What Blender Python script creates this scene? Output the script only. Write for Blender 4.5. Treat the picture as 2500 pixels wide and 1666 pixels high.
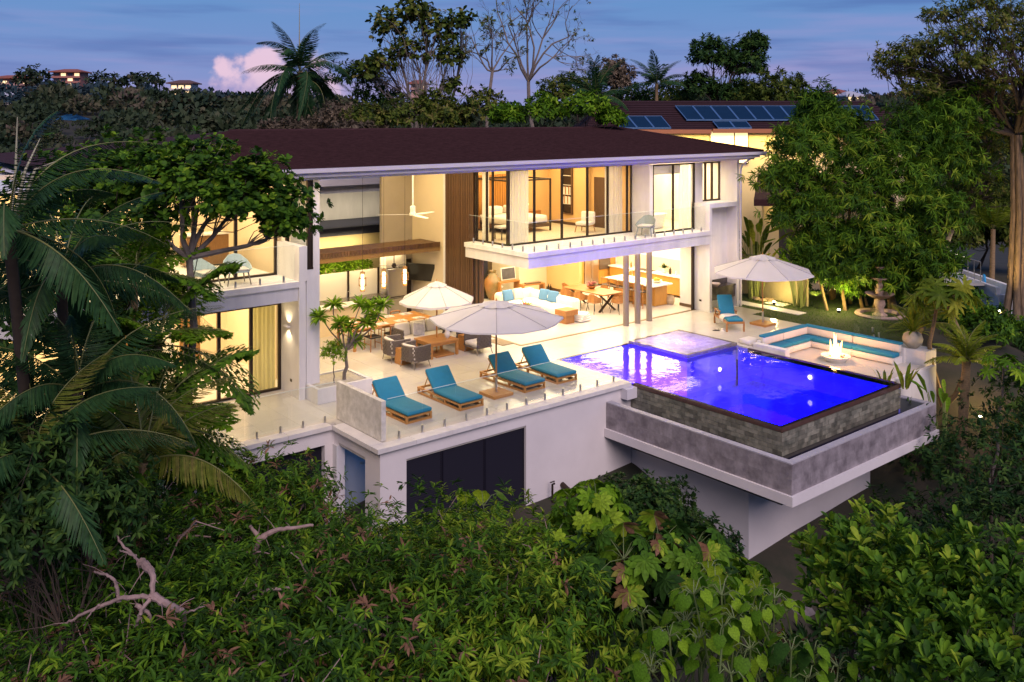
# Hillside villa at dusk, seen from a drone in front of the terrace.
import bpy, math, random
import numpy as np
from mathutils import Vector, Matrix
for _o in list(bpy.data.objects): bpy.data.objects.remove(_o)
SC = bpy.context.scene; COL = SC.collection
rad = math.radians
random.seed(7); RNG = np.random.default_rng(11)
# ---------------------------------------------------------------- camera
YAW = 0.689314; CAMZ = 7.8; FPX = 2211.5; HV = 291.8
cd = bpy.data.cameras.new('camera'); cam = bpy.data.objects.new('camera', cd); COL.objects.link(cam)
cam.location = (0, 0, CAMZ); cam.rotation_euler = (rad(90), 0, -YAW)
cd.sensor_width = 36; cd.sensor_fit = 'HORIZONTAL'; cd.lens = FPX/2500*36; cd.shift_y = -(833-HV)/2500
cd.clip_end = 6000; SC.camera = cam
# ---------------------------------------------------------------- sky
W = bpy.data.worlds.new('World'); SC.world = W; W.use_nodes = True
def sky():
    nt = W.node_tree; N = nt.nodes; L = nt.links; N.clear()
    def nd(t, **k):
        n = N.new(t)
        for a, b in k.items(): setattr(n, a, b)
        return n
    def ramp(src, stops, interp='EASE'):
        r = nd('ShaderNodeValToRGB'); r.color_ramp.interpolation = interp
        e = r.color_ramp.elements
        while len(e) < len(stops): e.new(0.5)
        for i, (p, c) in enumerate(stops): e[i].position = p; e[i].color = (*c, 1) if len(c) == 3 else c
        L.new(src, r.inputs[0]); return r.outputs[0]
    def math_(op, a, b=None):
        m = nd('ShaderNodeMath', operation=op)
        for i, x in enumerate((a, b)):
            if x is None: continue
            if isinstance(x, (int, float)): m.inputs[i].default_value = x
            else: L.new(x, m.inputs[i])
        return m.outputs[0]
    def mix(f, a, b, bt='MIX'):
        m = nd('ShaderNodeMix', data_type='RGBA', blend_type=bt)
        for i, x in ((0, f), (6, a), (7, b)):
            if isinstance(x, (int, float)): m.inputs[i].default_value = x
            elif isinstance(x, tuple): m.inputs[i].default_value = (*x, 1)
            else: L.new(x, m.inputs[i])
        return m.outputs[2]
    def grey(a): return (a, a, a)
    tc = nd('ShaderNodeTexCoord').outputs['Generated']
    sp = nd('ShaderNodeSeparateXYZ'); L.new(tc, sp.inputs[0]); z = sp.outputs[2]
    el = math_('MULTIPLY', z, 1.0)
    nish = nd('ShaderNodeTexSky', sky_type='NISHITA', sun_disc=False, sun_elevation=rad(1.0), sun_rotation=rad(200), altitude=60, dust_density=1.5)
    base = ramp(el, [(0.0, (.21,.235,.46)), (.035, (.185,.235,.48)), (.075, (.13,.225,.48)), (.14, (.085,.22,.47)), (.4, (.04,.12,.33)), (1, (.025,.07,.22))], 'LINEAR')
    col = mix(.012, base, nish.outputs[0], 'ADD')
    # long flat streaks of thin cloud
    mp = nd('ShaderNodeMapping'); L.new(tc, mp.inputs[0]); mp.inputs['Scale'].default_value = (2.2, 2.2, 26)
    mp.inputs['Location'].default_value = (1.3, .4, .2)
    n1 = nd('ShaderNodeTexNoise'); L.new(mp.outputs[0], n1.inputs[0]); n1.inputs['Scale'].default_value = 1.6; n1.inputs['Detail'].default_value = 6; n1.inputs['Roughness'].default_value = .55
    st = ramp(n1.outputs[0], [(.45, grey(0)), (.72, grey(1))])
    warm = ramp(el, [(0, (.42,.30,.46)), (.05, (.40,.29,.50)), (.12, (.23,.25,.50)), (.3, (.10,.17,.38))], 'LINEAR')
    col = mix(math_('MULTIPLY', st, .42), col, warm)
    n1b = nd('ShaderNodeTexNoise'); mpb = nd('ShaderNodeMapping'); L.new(tc, mpb.inputs[0]); mpb.inputs['Scale'].default_value = (2.6, 2.6, 30); mpb.inputs['Location'].default_value = (6.3, 2.4, 1.2)
    L.new(mpb.outputs[0], n1b.inputs[0]); n1b.inputs['Scale'].default_value = 1.5; n1b.inputs['Detail'].default_value = 5
    dk = ramp(n1b.outputs[0], [(.5, grey(0)), (.75, grey(1))])
    col = mix(math_('MULTIPLY', dk, .55), col, (.065, .115, .33))
    # pink cumulus low over the horizon: heaped shapes under a noise-broken top
    at = nd('ShaderNodeMath', operation='ARCTAN2'); L.new(sp.outputs[0], at.inputs[0]); L.new(sp.outputs[1], at.inputs[1])   # azimuth, 0 = +y
    cb = nd('ShaderNodeCombineXYZ'); L.new(math_('MULTIPLY', at.outputs[0], 13.0), cb.inputs[0]); L.new(math_('MULTIPLY', el, 13.0), cb.inputs[1])
    n2 = nd('ShaderNodeTexNoise'); L.new(cb.outputs[0], n2.inputs[0]); n2.inputs['Scale'].default_value = 1.9; n2.inputs['Detail'].default_value = 7; n2.inputs['Roughness'].default_value = .52
    n3 = nd('ShaderNodeTexVoronoi', feature='SMOOTH_F1'); L.new(cb.outputs[0], n3.inputs[0]); n3.inputs['Scale'].default_value = 3.2
    vis = None
    for az, wd, top in ((YAW-.300, .045, .070), (YAW-.262, .05, .088), (YAW-.215, .04, .080), (YAW-.365, .022, .045), (YAW-.235, .10, .05)):
        d = math_('DIVIDE', math_('SUBTRACT', at.outputs[0], az), wd)
        g = math_('SUBTRACT', 1.0, math_('MULTIPLY', d, d))
        h = math_('SUBTRACT', math_('MULTIPLY', g, top), el)
        h = math_('MULTIPLY', h, 26.0)
        vis = h if vis is None else math_('MAXIMUM', vis, h)
    vis = math_('ADD', vis, math_('MULTIPLY', math_('SUBTRACT', n2.outputs[0], .5), 3.2))
    vis = math_('SUBTRACT', vis, math_('MULTIPLY', n3.outputs[0], .55))
    cm = ramp(vis, [(.0, grey(0)), (.55, grey(1))])
    low = ramp(el, [(.012, grey(.25)), (.05, grey(1))])
    shade = ramp(n2.outputs[0], [(.35, (.40,.30,.49)), (.6, (.72,.50,.60))])
    col = mix(math_('MULTIPLY', math_('MULTIPLY', cm, low), .85), col, shade)
    # below the horizon the dome is dim land colour
    up = ramp(z, [(.497, grey(0)), (.5, grey(1))]) if False else None
    bg = nd('ShaderNodeBackground'); L.new(col, bg.inputs[0]); bg.inputs[1].default_value = SKY_STRENGTH
    out = nd('ShaderNodeOutputWorld'); L.new(bg.outputs[0], out.inputs[0])
SKY_STRENGTH = 1.25
sky()
# last afterglow of the set sun, behind the camera: broad and soft
sd = bpy.data.lights.new('afterglow_sun', 'SUN'); sun = bpy.data.objects.new('afterglow_sun', sd); COL.objects.link(sun)
sd.energy = 3.15; sd.color = (1.0, .80, .82); sd.angle = rad(40)
sun.rotation_euler = Vector((.34, .70, -.66)).to_track_quat('-Z', 'Y').to_euler()
VS = SC.view_settings; VS.view_transform = 'Standard'; VS.look = 'None'; VS.exposure = 0.0; VS.gamma = 1.0; VS.use_curve_mapping = False
SC.render.engine = 'CYCLES'; CY = SC.cycles
CY.use_denoising = True; CY.max_bounces = 7; CY.diffuse_bounces = 3; CY.glossy_bounces = 3; CY.transmission_bounces = 4; CY.transparent_max_bounces = 16
CY.caustics_reflective = False; CY.caustics_refractive = False; CY.sample_clamp_indirect = 6.0
# ---------------------------------------------------------------- helpers
def px(u, v, d):
    """world point that lies d metres in front of the camera plane, for a point read off the photograph (2500 px wide)"""
    a = (u-1250)/FPX*d; c, s = math.cos(YAW), math.sin(YAW)
    return Vector((a*c+d*s, -a*s+d*c, CAMZ-(v-HV)/FPX*d))
MATS = {}
def mat(name, col, rough=.6, metal=0., var=.0, vscale=4., bump=0., bscale=40., spec=.5, emit=None, estr=0., objvar=0., trans=0., col2=None, coat=0., attr=None, stretch=None):
    """procedural Principled material: noise-varied colour, optional bump, per-object variation, attribute-driven leaf hue"""
    if name in MATS: return MATS[name]
    m = bpy.data.materials.new(name); m.use_nodes = True; nt = m.node_tree; N = nt.nodes; L = nt.links
    b = N['Principled BSDF']; b.inputs['Roughness'].default_value = rough; b.inputs['Metallic'].default_value = metal
    b.inputs['Specular IOR Level'].default_value = spec; b.inputs['Coat Weight'].default_value = coat
    c2 = col2 or tuple(max(0, x*(1-var)) for x in col)
    src = None; tco = None
    if var or bump or col2:
        tco = N.new('ShaderNodeTexCoord').outputs['Object']
        if stretch:
            mp = N.new('ShaderNodeMapping'); mp.inputs['Scale'].default_value = stretch; L.new(tco, mp.inputs[0]); tco = mp.outputs[0]
    if attr:
        at = N.new('ShaderNodeAttribute'); at.attribute_name = attr; src = at.outputs['Fac']
    elif var or col2:
        n = N.new('ShaderNodeTexNoise'); n.inputs['Scale'].default_value = vscale; n.inputs['Detail'].default_value = 5; n.inputs['Roughness'].default_value = .62
        L.new(tco, n.inputs[0]); src = n.outputs[0]
    if src is not None:
        r = N.new('ShaderNodeValToRGB'); e = r.color_ramp.elements
        e[0].position, e[1].position = (.0, 1.) if attr else (.32, .68)
        e[0].color = (*c2, 1); e[1].color = (*col, 1)
        if attr and len(attr) and isinstance(emit, list):
            while len(e) < len(emit): e.new(.5)
            for i, (p, cc) in enumerate(emit): e[i].position = p; e[i].color = (*cc, 1)
        L.new(src, r.inputs[0]); cout = r.outputs[0]
    else:
        rgb = N.new('ShaderNodeRGB'); rgb.outputs[0].default_value = (*col, 1); cout = rgb.outputs[0]
    if objvar:
        oi = N.new('ShaderNodeObjectInfo'); h = N.new('ShaderNodeHueSaturation'); mr = N.new('ShaderNodeMapRange')
        mr.inputs[3].default_value = 1-objvar; mr.inputs[4].default_value = 1+objvar
        L.new(oi.outputs['Random'], mr.inputs[0]); L.new(mr.outputs[0], h.inputs['Value']); L.new(cout, h.inputs['Color']); cout = h.outputs[0]
    L.new(cout, b.inputs['Base Color'])
    if bump:
        n = N.new('ShaderNodeTexNoise'); n.inputs['Scale'].default_value = bscale; n.inputs['Detail'].default_value = 4; L.new(tco, n.inputs[0])
        bp = N.new('ShaderNodeBump'); bp.inputs['Strength'].default_value = bump; bp.inputs['Distance'].default_value = .02
        L.new(n.outputs[0], bp.inputs['Height']); L.new(bp.outputs[0], b.inputs['Normal'])
    if emit and not isinstance(emit, list):
        b.inputs['Emission Color'].default_value = (*emit, 1); b.inputs['Emission Strength'].default_value = estr
    if trans:
        t = N.new('ShaderNodeBsdfTranslucent'); L.new(cout, t.inputs[0]); mx = N.new('ShaderNodeMixShader'); mx.inputs[0].default_value = trans
        L.new(b.outputs[0], mx.inputs[1]); L.new(t.outputs[0], mx.inputs[2]); L.new(mx.outputs[0], N['Material Output'].inputs[0])
    MATS[name] = m; return m
def glass(name, tint=(1, 1, 1), refl=1.0):
    if name in MATS: return MATS[name]
    m = bpy.data.materials.new(name); m.use_nodes = True; nt = m.node_tree; N = nt.nodes; L = nt.links
    N.remove(N['Principled BSDF'])
    t = N.new('ShaderNodeBsdfTransparent'); t.inputs[0].default_value = (*tint, 1)
    g = N.new('ShaderNodeBsdfGlossy'); g.inputs['Roughness'].default_value = .02; g.inputs[0].default_value = (refl,)*3+(1,)
    lw = N.new('ShaderNodeLayerWeight'); lw.inputs[0].default_value = .5
    p = N.new('ShaderNodeMath'); p.operation = 'POWER'; p.inputs[1].default_value = 5; L.new(lw.outputs['Facing'], p.inputs[0])
    f = N.new('ShaderNodeMath'); f.operation = 'MULTIPLY_ADD'; f.inputs[1].default_value = .94; f.inputs[2].default_value = .04; L.new(p.outputs[0], f.inputs[0])
    mx = N.new('ShaderNodeMixShader'); L.new(f.outputs[0], mx.inputs[0]); L.new(t.outputs[0], mx.inputs[1]); L.new(g.outputs[0], mx.inputs[2])
    L.new(mx.outputs[0], N['Material Output'].inputs[0]); MATS[name] = m; return m
class MB:
    """collects boxes, tubes, lathes ... for ONE mesh object"""
    def __init__(s): s.v = []; s.f = []; s.mi = []; s.cur = 0
    def face(s, pts):
        i = len(s.v); s.v += [tuple(p) for p in pts]; s.f.append(tuple(range(i, i+len(pts)))); s.mi.append(s.cur); return s
    def add(s, v, f):
        i = len(s.v); s.v += [tuple(p) for p in v]; s.f += [tuple(k+i for k in q) for q in f]; s.mi += [s.cur]*len(f); return s
    def box(s, x0, y0, z0, x1, y1, z1, M=None):
        v = [(x0,y0,z0),(x1,y0,z0),(x1,y1,z0),(x0,y1,z0),(x0,y0,z1),(x1,y0,z1),(x1,y1,z1),(x0,y1,z1)]
        if M is not None: v = [M @ Vector(p) for p in v]
        return s.add(v, [(0,3,2,1),(4,5,6,7),(0,1,5,4),(1,2,6,5),(2,3,7,6),(3,0,4,7)])
    def cbox(s, c, sz, rz=0, rx=0, ry=0, bev=0):
        M = Matrix.Translation(c) @ Matrix.Rotation(rz, 4, 'Z') @ Matrix.Rotation(ry, 4, 'Y') @ Matrix.Rotation(rx, 4, 'X')
        a, b, h = (k/2 for k in sz)
        if not bev: return s.box(-a, -b, -h, a, b, h, M)
        return s.rbox(-a, -b, -h, a, b, h, bev, M)
    def rbox(s, x0, y0, z0, x1, y1, z1, r, M=None, n=3):
        """soft box: rounded in plan and with rounded top and bottom edges"""
        rings = []
        for k in range(-n, n+1):
            t = k/n*math.pi/2
            ins = r*(1-math.cos(t)); zz = (z0+r+r*math.sin(t)) if k < 0 else (z1-r+r*math.sin(t))
            if k == 0: rings.append((0, z0+r)); rings.append((0, z1-r)); continue
            rings.append((ins, zz))
        V = []; F = []; m = 4*(n+1)
        for ins, zz in rings:
            rr = max(r-ins, r*.15)
            for q, (cx, cy) in enumerate(((x1-r, y1-r), (x0+r, y1-r), (x0+r, y0+r), (x1-r, y0+r))):
                for k in range(n+1):
                    a = math.pi/2*(q+k/n)
                    V.append((cx+rr*math.cos(a), cy+rr*math.sin(a), zz))
        for i in range(len(rings)-1):
            for j in range(m): F.append((i*m+j, i*m+(j+1) % m, (i+1)*m+(j+1) % m, (i+1)*m+j))
        F.append(tuple(reversed(range(m)))); F.append(tuple(range((len(rings)-1)*m, len(rings)*m)))
        if M is not None: V = [M @ Vector(p) for p in V]
        return s.add(V, F)
    def tube(s, pts, r, n=8, caps=True):
        pts = [Vector(p) for p in pts]; rs = r if isinstance(r, (list, tuple)) else [r]*len(pts)
        V = []; F = []; ref = None
        for i, p in enumerate(pts):
            d = (pts[min(i+1, len(pts)-1)]-pts[max(i-1, 0)])
            d = d.normalized() if d.length > 1e-9 else Vector((0, 0, 1))
            if ref is None: ref = Vector((1, 0, 0)) if abs(d.x) < .8 else Vector((0, 1, 0))
            a = (ref-d*ref.dot(d)); a = a.normalized() if a.length > 1e-6 else d.orthogonal().normalized(); b = d.cross(a); ref = a
            for k in range(n):
                t = 2*math.pi*k/n; V.append(p+(a*math.cos(t)+b*math.sin(t))*rs[i])
        for i in range(len(pts)-1):
            for k in range(n): F.append((i*n+k, i*n+(k+1) % n, (i+1)*n+(k+1) % n, (i+1)*n+k))
        if caps: F.append(tuple(reversed(range(n)))); F.append(tuple(range((len(pts)-1)*n, len(pts)*n)))
        return s.add(V, F)
    def bar(s, a, b, w, h=None):
        """square bar from a to b"""
        a, b = Vector(a), Vector(b); d = b-a; L = d.length; q = d.to_track_quat('X', 'Z').to_matrix().to_4x4()
        M = Matrix.Translation(a) @ q; h = h or w
        return s.box(0, -w/2, -h/2, L, w/2, h/2, M)
    def lathe(s, prof, c=(0, 0, 0), n=16):
        V = []; F = []; m = len(prof)
        for r, z in prof:
            for k in range(n):
                t = 2*math.pi*k/n; V.append((c[0]+r*math.cos(t), c[1]+r*math.sin(t), c[2]+z))
        for i in range(m-1):
            for k in range(n): F.append((i*n+k, i*n+(k+1) % n, (i+1)*n+(k+1) % n, (i+1)*n+k))
        F.append(tuple(reversed(range(n)))); F.append(tuple(range((m-1)*n, m*n)))
        return s.add(V, F)
    def prism(s, poly, z0, z1):
        n = len(poly); V = [(x, y, z0) for x, y in poly]+[(x, y, z1) for x, y in poly]
        a = sum(poly[i][0]*poly[(i+1) % n][1]-poly[(i+1) % n][0]*poly[i][1] for i in range(n))
        F = [tuple(reversed(range(n))), tuple(range(n, 2*n))]+[(i, (i+1) % n, n+(i+1) % n, n+i) for i in range(n)]
        if a < 0: F = [tuple(reversed(f)) for f in F]
        return s.add(V, F)
OFF = {}
def link(o, parent=None):
    COL.objects.link(o)
    if parent is not None: o.parent = parent
    return o
def mesh_of(name, mb, m, off=None, smooth=False):
    me = bpy.data.meshes.new(name); v = mb.v
    if off is not None: v = [(p[0]-off[0], p[1]-off[1], p[2]-off[2]) for p in v]
    me.from_pydata(v, [], mb.f)
    for x in (m if isinstance(m, (list, tuple)) else [m]): me.materials.append(x)
    if any(mb.mi): me.polygons.foreach_set('material_index', mb.mi)
    if smooth: me.polygons.foreach_set('use_smooth', [True]*len(me.polygons)); 
    if smooth and smooth != 'all': me.set_sharp_from_angle(angle=rad(40))
    me.update(); return me
def part(name, mb, m, parent, world=True, smooth=False, label=None, kind=None):
    """one mesh under its thing; vertices in world space are moved into the thing's frame when the thing is unrotated"""
    off = OFF.get(parent.name) if world else None
    o = bpy.data.objects.new(name, mesh_of(name, mb, m, off, smooth)); link(o, parent)
    OFF[o.name] = OFF.get(parent.name)
    if label: o['label'] = label
    if kind: o['kind'] = kind
    return o
def thing(name, label, cat, loc=(0, 0, 0), rz=0, group=None):
    o = bpy.data.objects.new(name, None); o.empty_display_size = .2; link(o); o.location = loc; o.rotation_euler = (0, 0, rz)
    OFF[o.name] = tuple(loc); o['label'] = label; o['category'] = cat
    if group: o['group'] = group
    return o
def single(name, mb, m, label, cat, group=None, smooth=False, kind=None, loc=None):
    o = bpy.data.objects.new(name, mesh_of(name, mb, m, loc, smooth)); link(o)
    if loc is not None: o.location = loc
    if label: o['label'] = label
    if cat: o['category'] = cat
    if group: o['group'] = group
    if kind: o['kind'] = kind
    OFF[o.name] = tuple(loc) if loc is not None else (0, 0, 0)
    return o
def struct(name, mb, m, smooth=False): return single(name, mb, m, None, None, kind='structure', smooth=smooth)
def dup(root, loc, rz=None, label=None, group=None, scale=None):
    r = root.copy(); COL.objects.link(r); r.location = loc
    if rz is not None: r.rotation_euler = (0, 0, rz)
    if scale: r.scale = (scale,)*3
    if label: r['label'] = label
    if group: r['group'] = group
    for ch in list(root.children):
        c = ch.copy(); COL.objects.link(c); c.parent = r
        for g in list(ch.children):
            d = g.copy(); COL.objects.link(d); d.parent = c
    return r
def area(name, loc, sx, sy, watts, col=(1, .76, .42), rot=(0, 0, 0), spread=None):
    d = bpy.data.lights.new(name, 'AREA'); d.shape = 'RECTANGLE'; d.size = sx; d.size_y = sy; d.energy = watts; d.color = col
    if spread: d.spread = rad(spread)
    o = bpy.data.objects.new(name, d); COL.objects.link(o); o.location = loc; o.rotation_euler = rot; return o
def point(name, loc, watts, col=(1, .72, .36), r=.06):
    d = bpy.data.lights.new(name, 'POINT'); d.energy = watts; d.color = col; d.shadow_soft_size = r
    o = bpy.data.objects.new(name, d); COL.objects.link(o); o.location = loc; return o
def spot(name, loc, tgt, watts, ang=80, col=(1, .78, .45), r=.05):
    d = bpy.data.lights.new(name, 'SPOT'); d.energy = watts; d.color = col; d.spot_size = rad(ang); d.spot_blend = .7; d.shadow_soft_size = r
    o = bpy.data.objects.new(name, d); COL.objects.link(o); o.location = loc
    o.rotation_euler = (Vector(tgt)-Vector(loc)).to_track_quat('-Z', 'Y').to_euler(); return o
# ---------------------------------------------------------------- materials
WHITE = mat('white_stucco', (.74,.72,.70), .75, var=.19, vscale=1.1, bump=.25, bscale=60, stretch=(1.6, 1.6, .45))
CREAM = mat('cream_interior_wall', (.72,.60,.42), .7, var=.05, vscale=1.2)
OCHRE = mat('ochre_interior_wall', (.62,.40,.17), .7, var=.05, vscale=1.2)
CEIL = mat('ceiling_white', (.78,.75,.70), .8)
TILE = mat('pale_stone_floor', (.55,.515,.45), .22, var=.10, vscale=.9, bump=.03, bscale=12)
COPE = mat('pale_coping_stone', (.66,.63,.60), .5, var=.14, vscale=3, objvar=.04)
ROOFM = mat('dark_shingle', (.058,.026,.028), .92, spec=.15, var=.45, vscale=9, bump=.5, bscale=45, stretch=(.5, 3, 3))
BRONZE = mat('dark_bronze_frame', (.035,.022,.014), .38, .4)
STEEL = mat('brushed_steel', (.55,.54,.52), .28, 1.)
TEAK = mat('teak_wood', (.50,.225,.055), .42, var=.32, vscale=3, stretch=(1, 9, 9))
WALNUT = mat('warm_brown_wood', (.40,.17,.045), .45, var=.3, vscale=3, stretch=(9, 1, 1))
DARKWOOD = mat('dark_brown_slat_wood', (.115,.058,.026), .45, var=.3, vscale=4, stretch=(6, 6, .6), objvar=.18)
BLUE = mat('teal_cushion_fabric', (.008,.185,.30), .75, var=.12, vscale=5, bump=.15, bscale=260)
GREYB = mat('woven_grey_rope', (.13,.105,.085), .8, var=.3, vscale=30)
CUSH = mat('pale_linen', (.62,.58,.52), .85, var=.06, vscale=6, bump=.15, bscale=180)
CANVAS = mat('white_canvas', (.64,.62,.60), .8, var=.05, vscale=2, trans=.22)
BLACK = mat('black_metal', (.02,.02,.022), .4, .3)
DARKPANEL = mat('dark_louvre_metal', (.010,.009,.017), .6, spec=.2)
LEATHER = mat('dark_leather', (.05,.028,.016), .5)
CURT = mat('sheer_curtain', (.76,.75,.71), .9, trans=.5)
GLASS = glass('clear_glass', (.97,.99,.985))
GLASSF = glass('balustrade_glass', (.965,.985,.98), 1.0)
# ================================================================ ground
def ground_z(x, y):
    z = -3.75+.06*(x-20)+.33*(y-14.4)
    if x < 14: z -= .12*(14-x)
    if x > 27: z += .42*(min(x, 32)-27)
    z = min(z, -.06)
    if x > 36: z -= .24*min(x-36, 12)
    if y < 8: z -= .12*(8-y)
    return max(z, -9)
def far_z(x, y):
    """hills beyond the house"""
    d = math.hypot(x, y); az = math.atan2(x, y)-YAW
    t = max(0, min(1, (d-70)/330)); t = t*t*(3-2*t)
    hill = 10*math.exp(-((az+.47)/.17)**2)+5*math.exp(-((az+.22)/.12)**2)+5*math.exp(-((az-.20)/.10)**2)+6*math.exp(-((az-.42)/.2)**2)+3
    dip = -9*math.exp(-((d-150)/70)**2)
    return dip+hill*t*max(0, 1-abs(d-430)/900)
def ground():
    mb = MB(); n = 84; 
    xs = [-1500, -900, -500, -300, -180, -110, -70, -45]+[ -30+2.0*i for i in range(45)]+[62, 70, 82, 100, 130, 170, 230, 320, 450, 700, 1000, 1500]
    ys = [-300, -100, -40, -15]+[-4+1.6*i for i in range(40)]+[62, 70, 82, 100, 130, 170, 210, 260, 320, 390, 460, 560, 700, 900, 1300, 2000]
    for y in ys:
        for x in xs:
            inpool = 19.5 < x < 26.5 and 12.4 < y < 30
            z = ground_z(x, y)
            if math.hypot(x, y) > 62: z = far_z(x, y) if y > 0 else -9
            if 3 < x < 34 and 22.4 < y < 45: z = min(z, -.35)
            if 17.9 < x < 29.9 and 17.5 < y <= 22.4: z = min(z, -2.2)
            if 25 < x < 31 and 13 < y < 17.6: z = min(z, -1.3)
            mb.v.append((x, y, z+random.uniform(-.03, .03)))
    m = len(xs)
    for j in range(len(ys)-1):
        for i in range(m-1): mb.f.append((j*m+i, j*m+i+1, (j+1)*m+i+1, (j+1)*m+i)); mb.mi.append(0)
    struct('hillside_ground', mb, mat('earth_and_leaf_litter', (.045,.036,.024), .95, col2=(.014,.020,.009), vscale=.9, bump=.8, bscale=3), smooth=True)
ground()
# ================================================================ terrace deck
ZD = -.16
def terrace():
    t = MB()
    t.prism([(7.65,20.86),(11.28,20.86),(11.28,18.62),(19.84,18.62),(19.84,21.80),(23.15,21.80),(25.92,21.80),(25.92,18.72),(30.45,18.72),(30.45,21.87),(31.3,21.87),(31.3,23.9),(20.05,23.9),(20.05,33),(7.65,33)], -.5, 0)
    o = struct('terrace_floor', t, TILE)
    # coping stones, each its own piece
    def run(a, b, depth, inward, length=1.08):
        a, b = Vector((*a, 0)), Vector((*b, 0)); L = (b-a).length; n = max(1, round(L/length)); d = (b-a)/n; nrm = Vector((*inward, 0))
        for i in range(n):
            p, q = a+d*i+d.normalized()*.004, a+d*(i+1)-d.normalized()*.004
            mb = MB(); mb.prism([(p.x, p.y), (q.x, q.y), (q.x+nrm.x*depth, q.y+nrm.y*depth), (p.x+nrm.x*depth, p.y+nrm.y*depth)], -.105, .006+random.uniform(-.001, .001))
            part('coping_stone', mb, COPE, o)
    run((7.55,20.71), (11.13,20.71), .34, (0, 1)); run((11.13,20.70), (11.13,18.82), .34, (1, 0)); run((11.13,18.47), (19.82,18.47), .34, (0, 1))
    FT = mat('polished_floor_tile', (.56,.525,.46), .20, var=.07, vscale=1.3, objvar=.022)
    for x0, y0, x1, y1 in ((7.7,21.06,11.45,23.9), (11.5,18.83,19.82,22.42), (13.38,22.43,19.82,23.82), (19.83,21.84,25.9,23.82), (25.95,18.76,30.43,23.15), (12.1,23.92,20.03,29.0)):
        nx, ny = max(1, round((x1-x0)/.9)), max(1, round((y1-y0)/.9))
        for i in range(nx):
            for j in range(ny):
                a, b = x0+(x1-x0)*i/nx, y0+(y1-y0)*j/ny; part('floor_tile', MB().box(a+.003, b+.003, -.01, a+(x1-x0)/nx-.003, b+(y1-y0)/ny-.003, .003), FT, o)
    return o
DECK = terrace()
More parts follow.
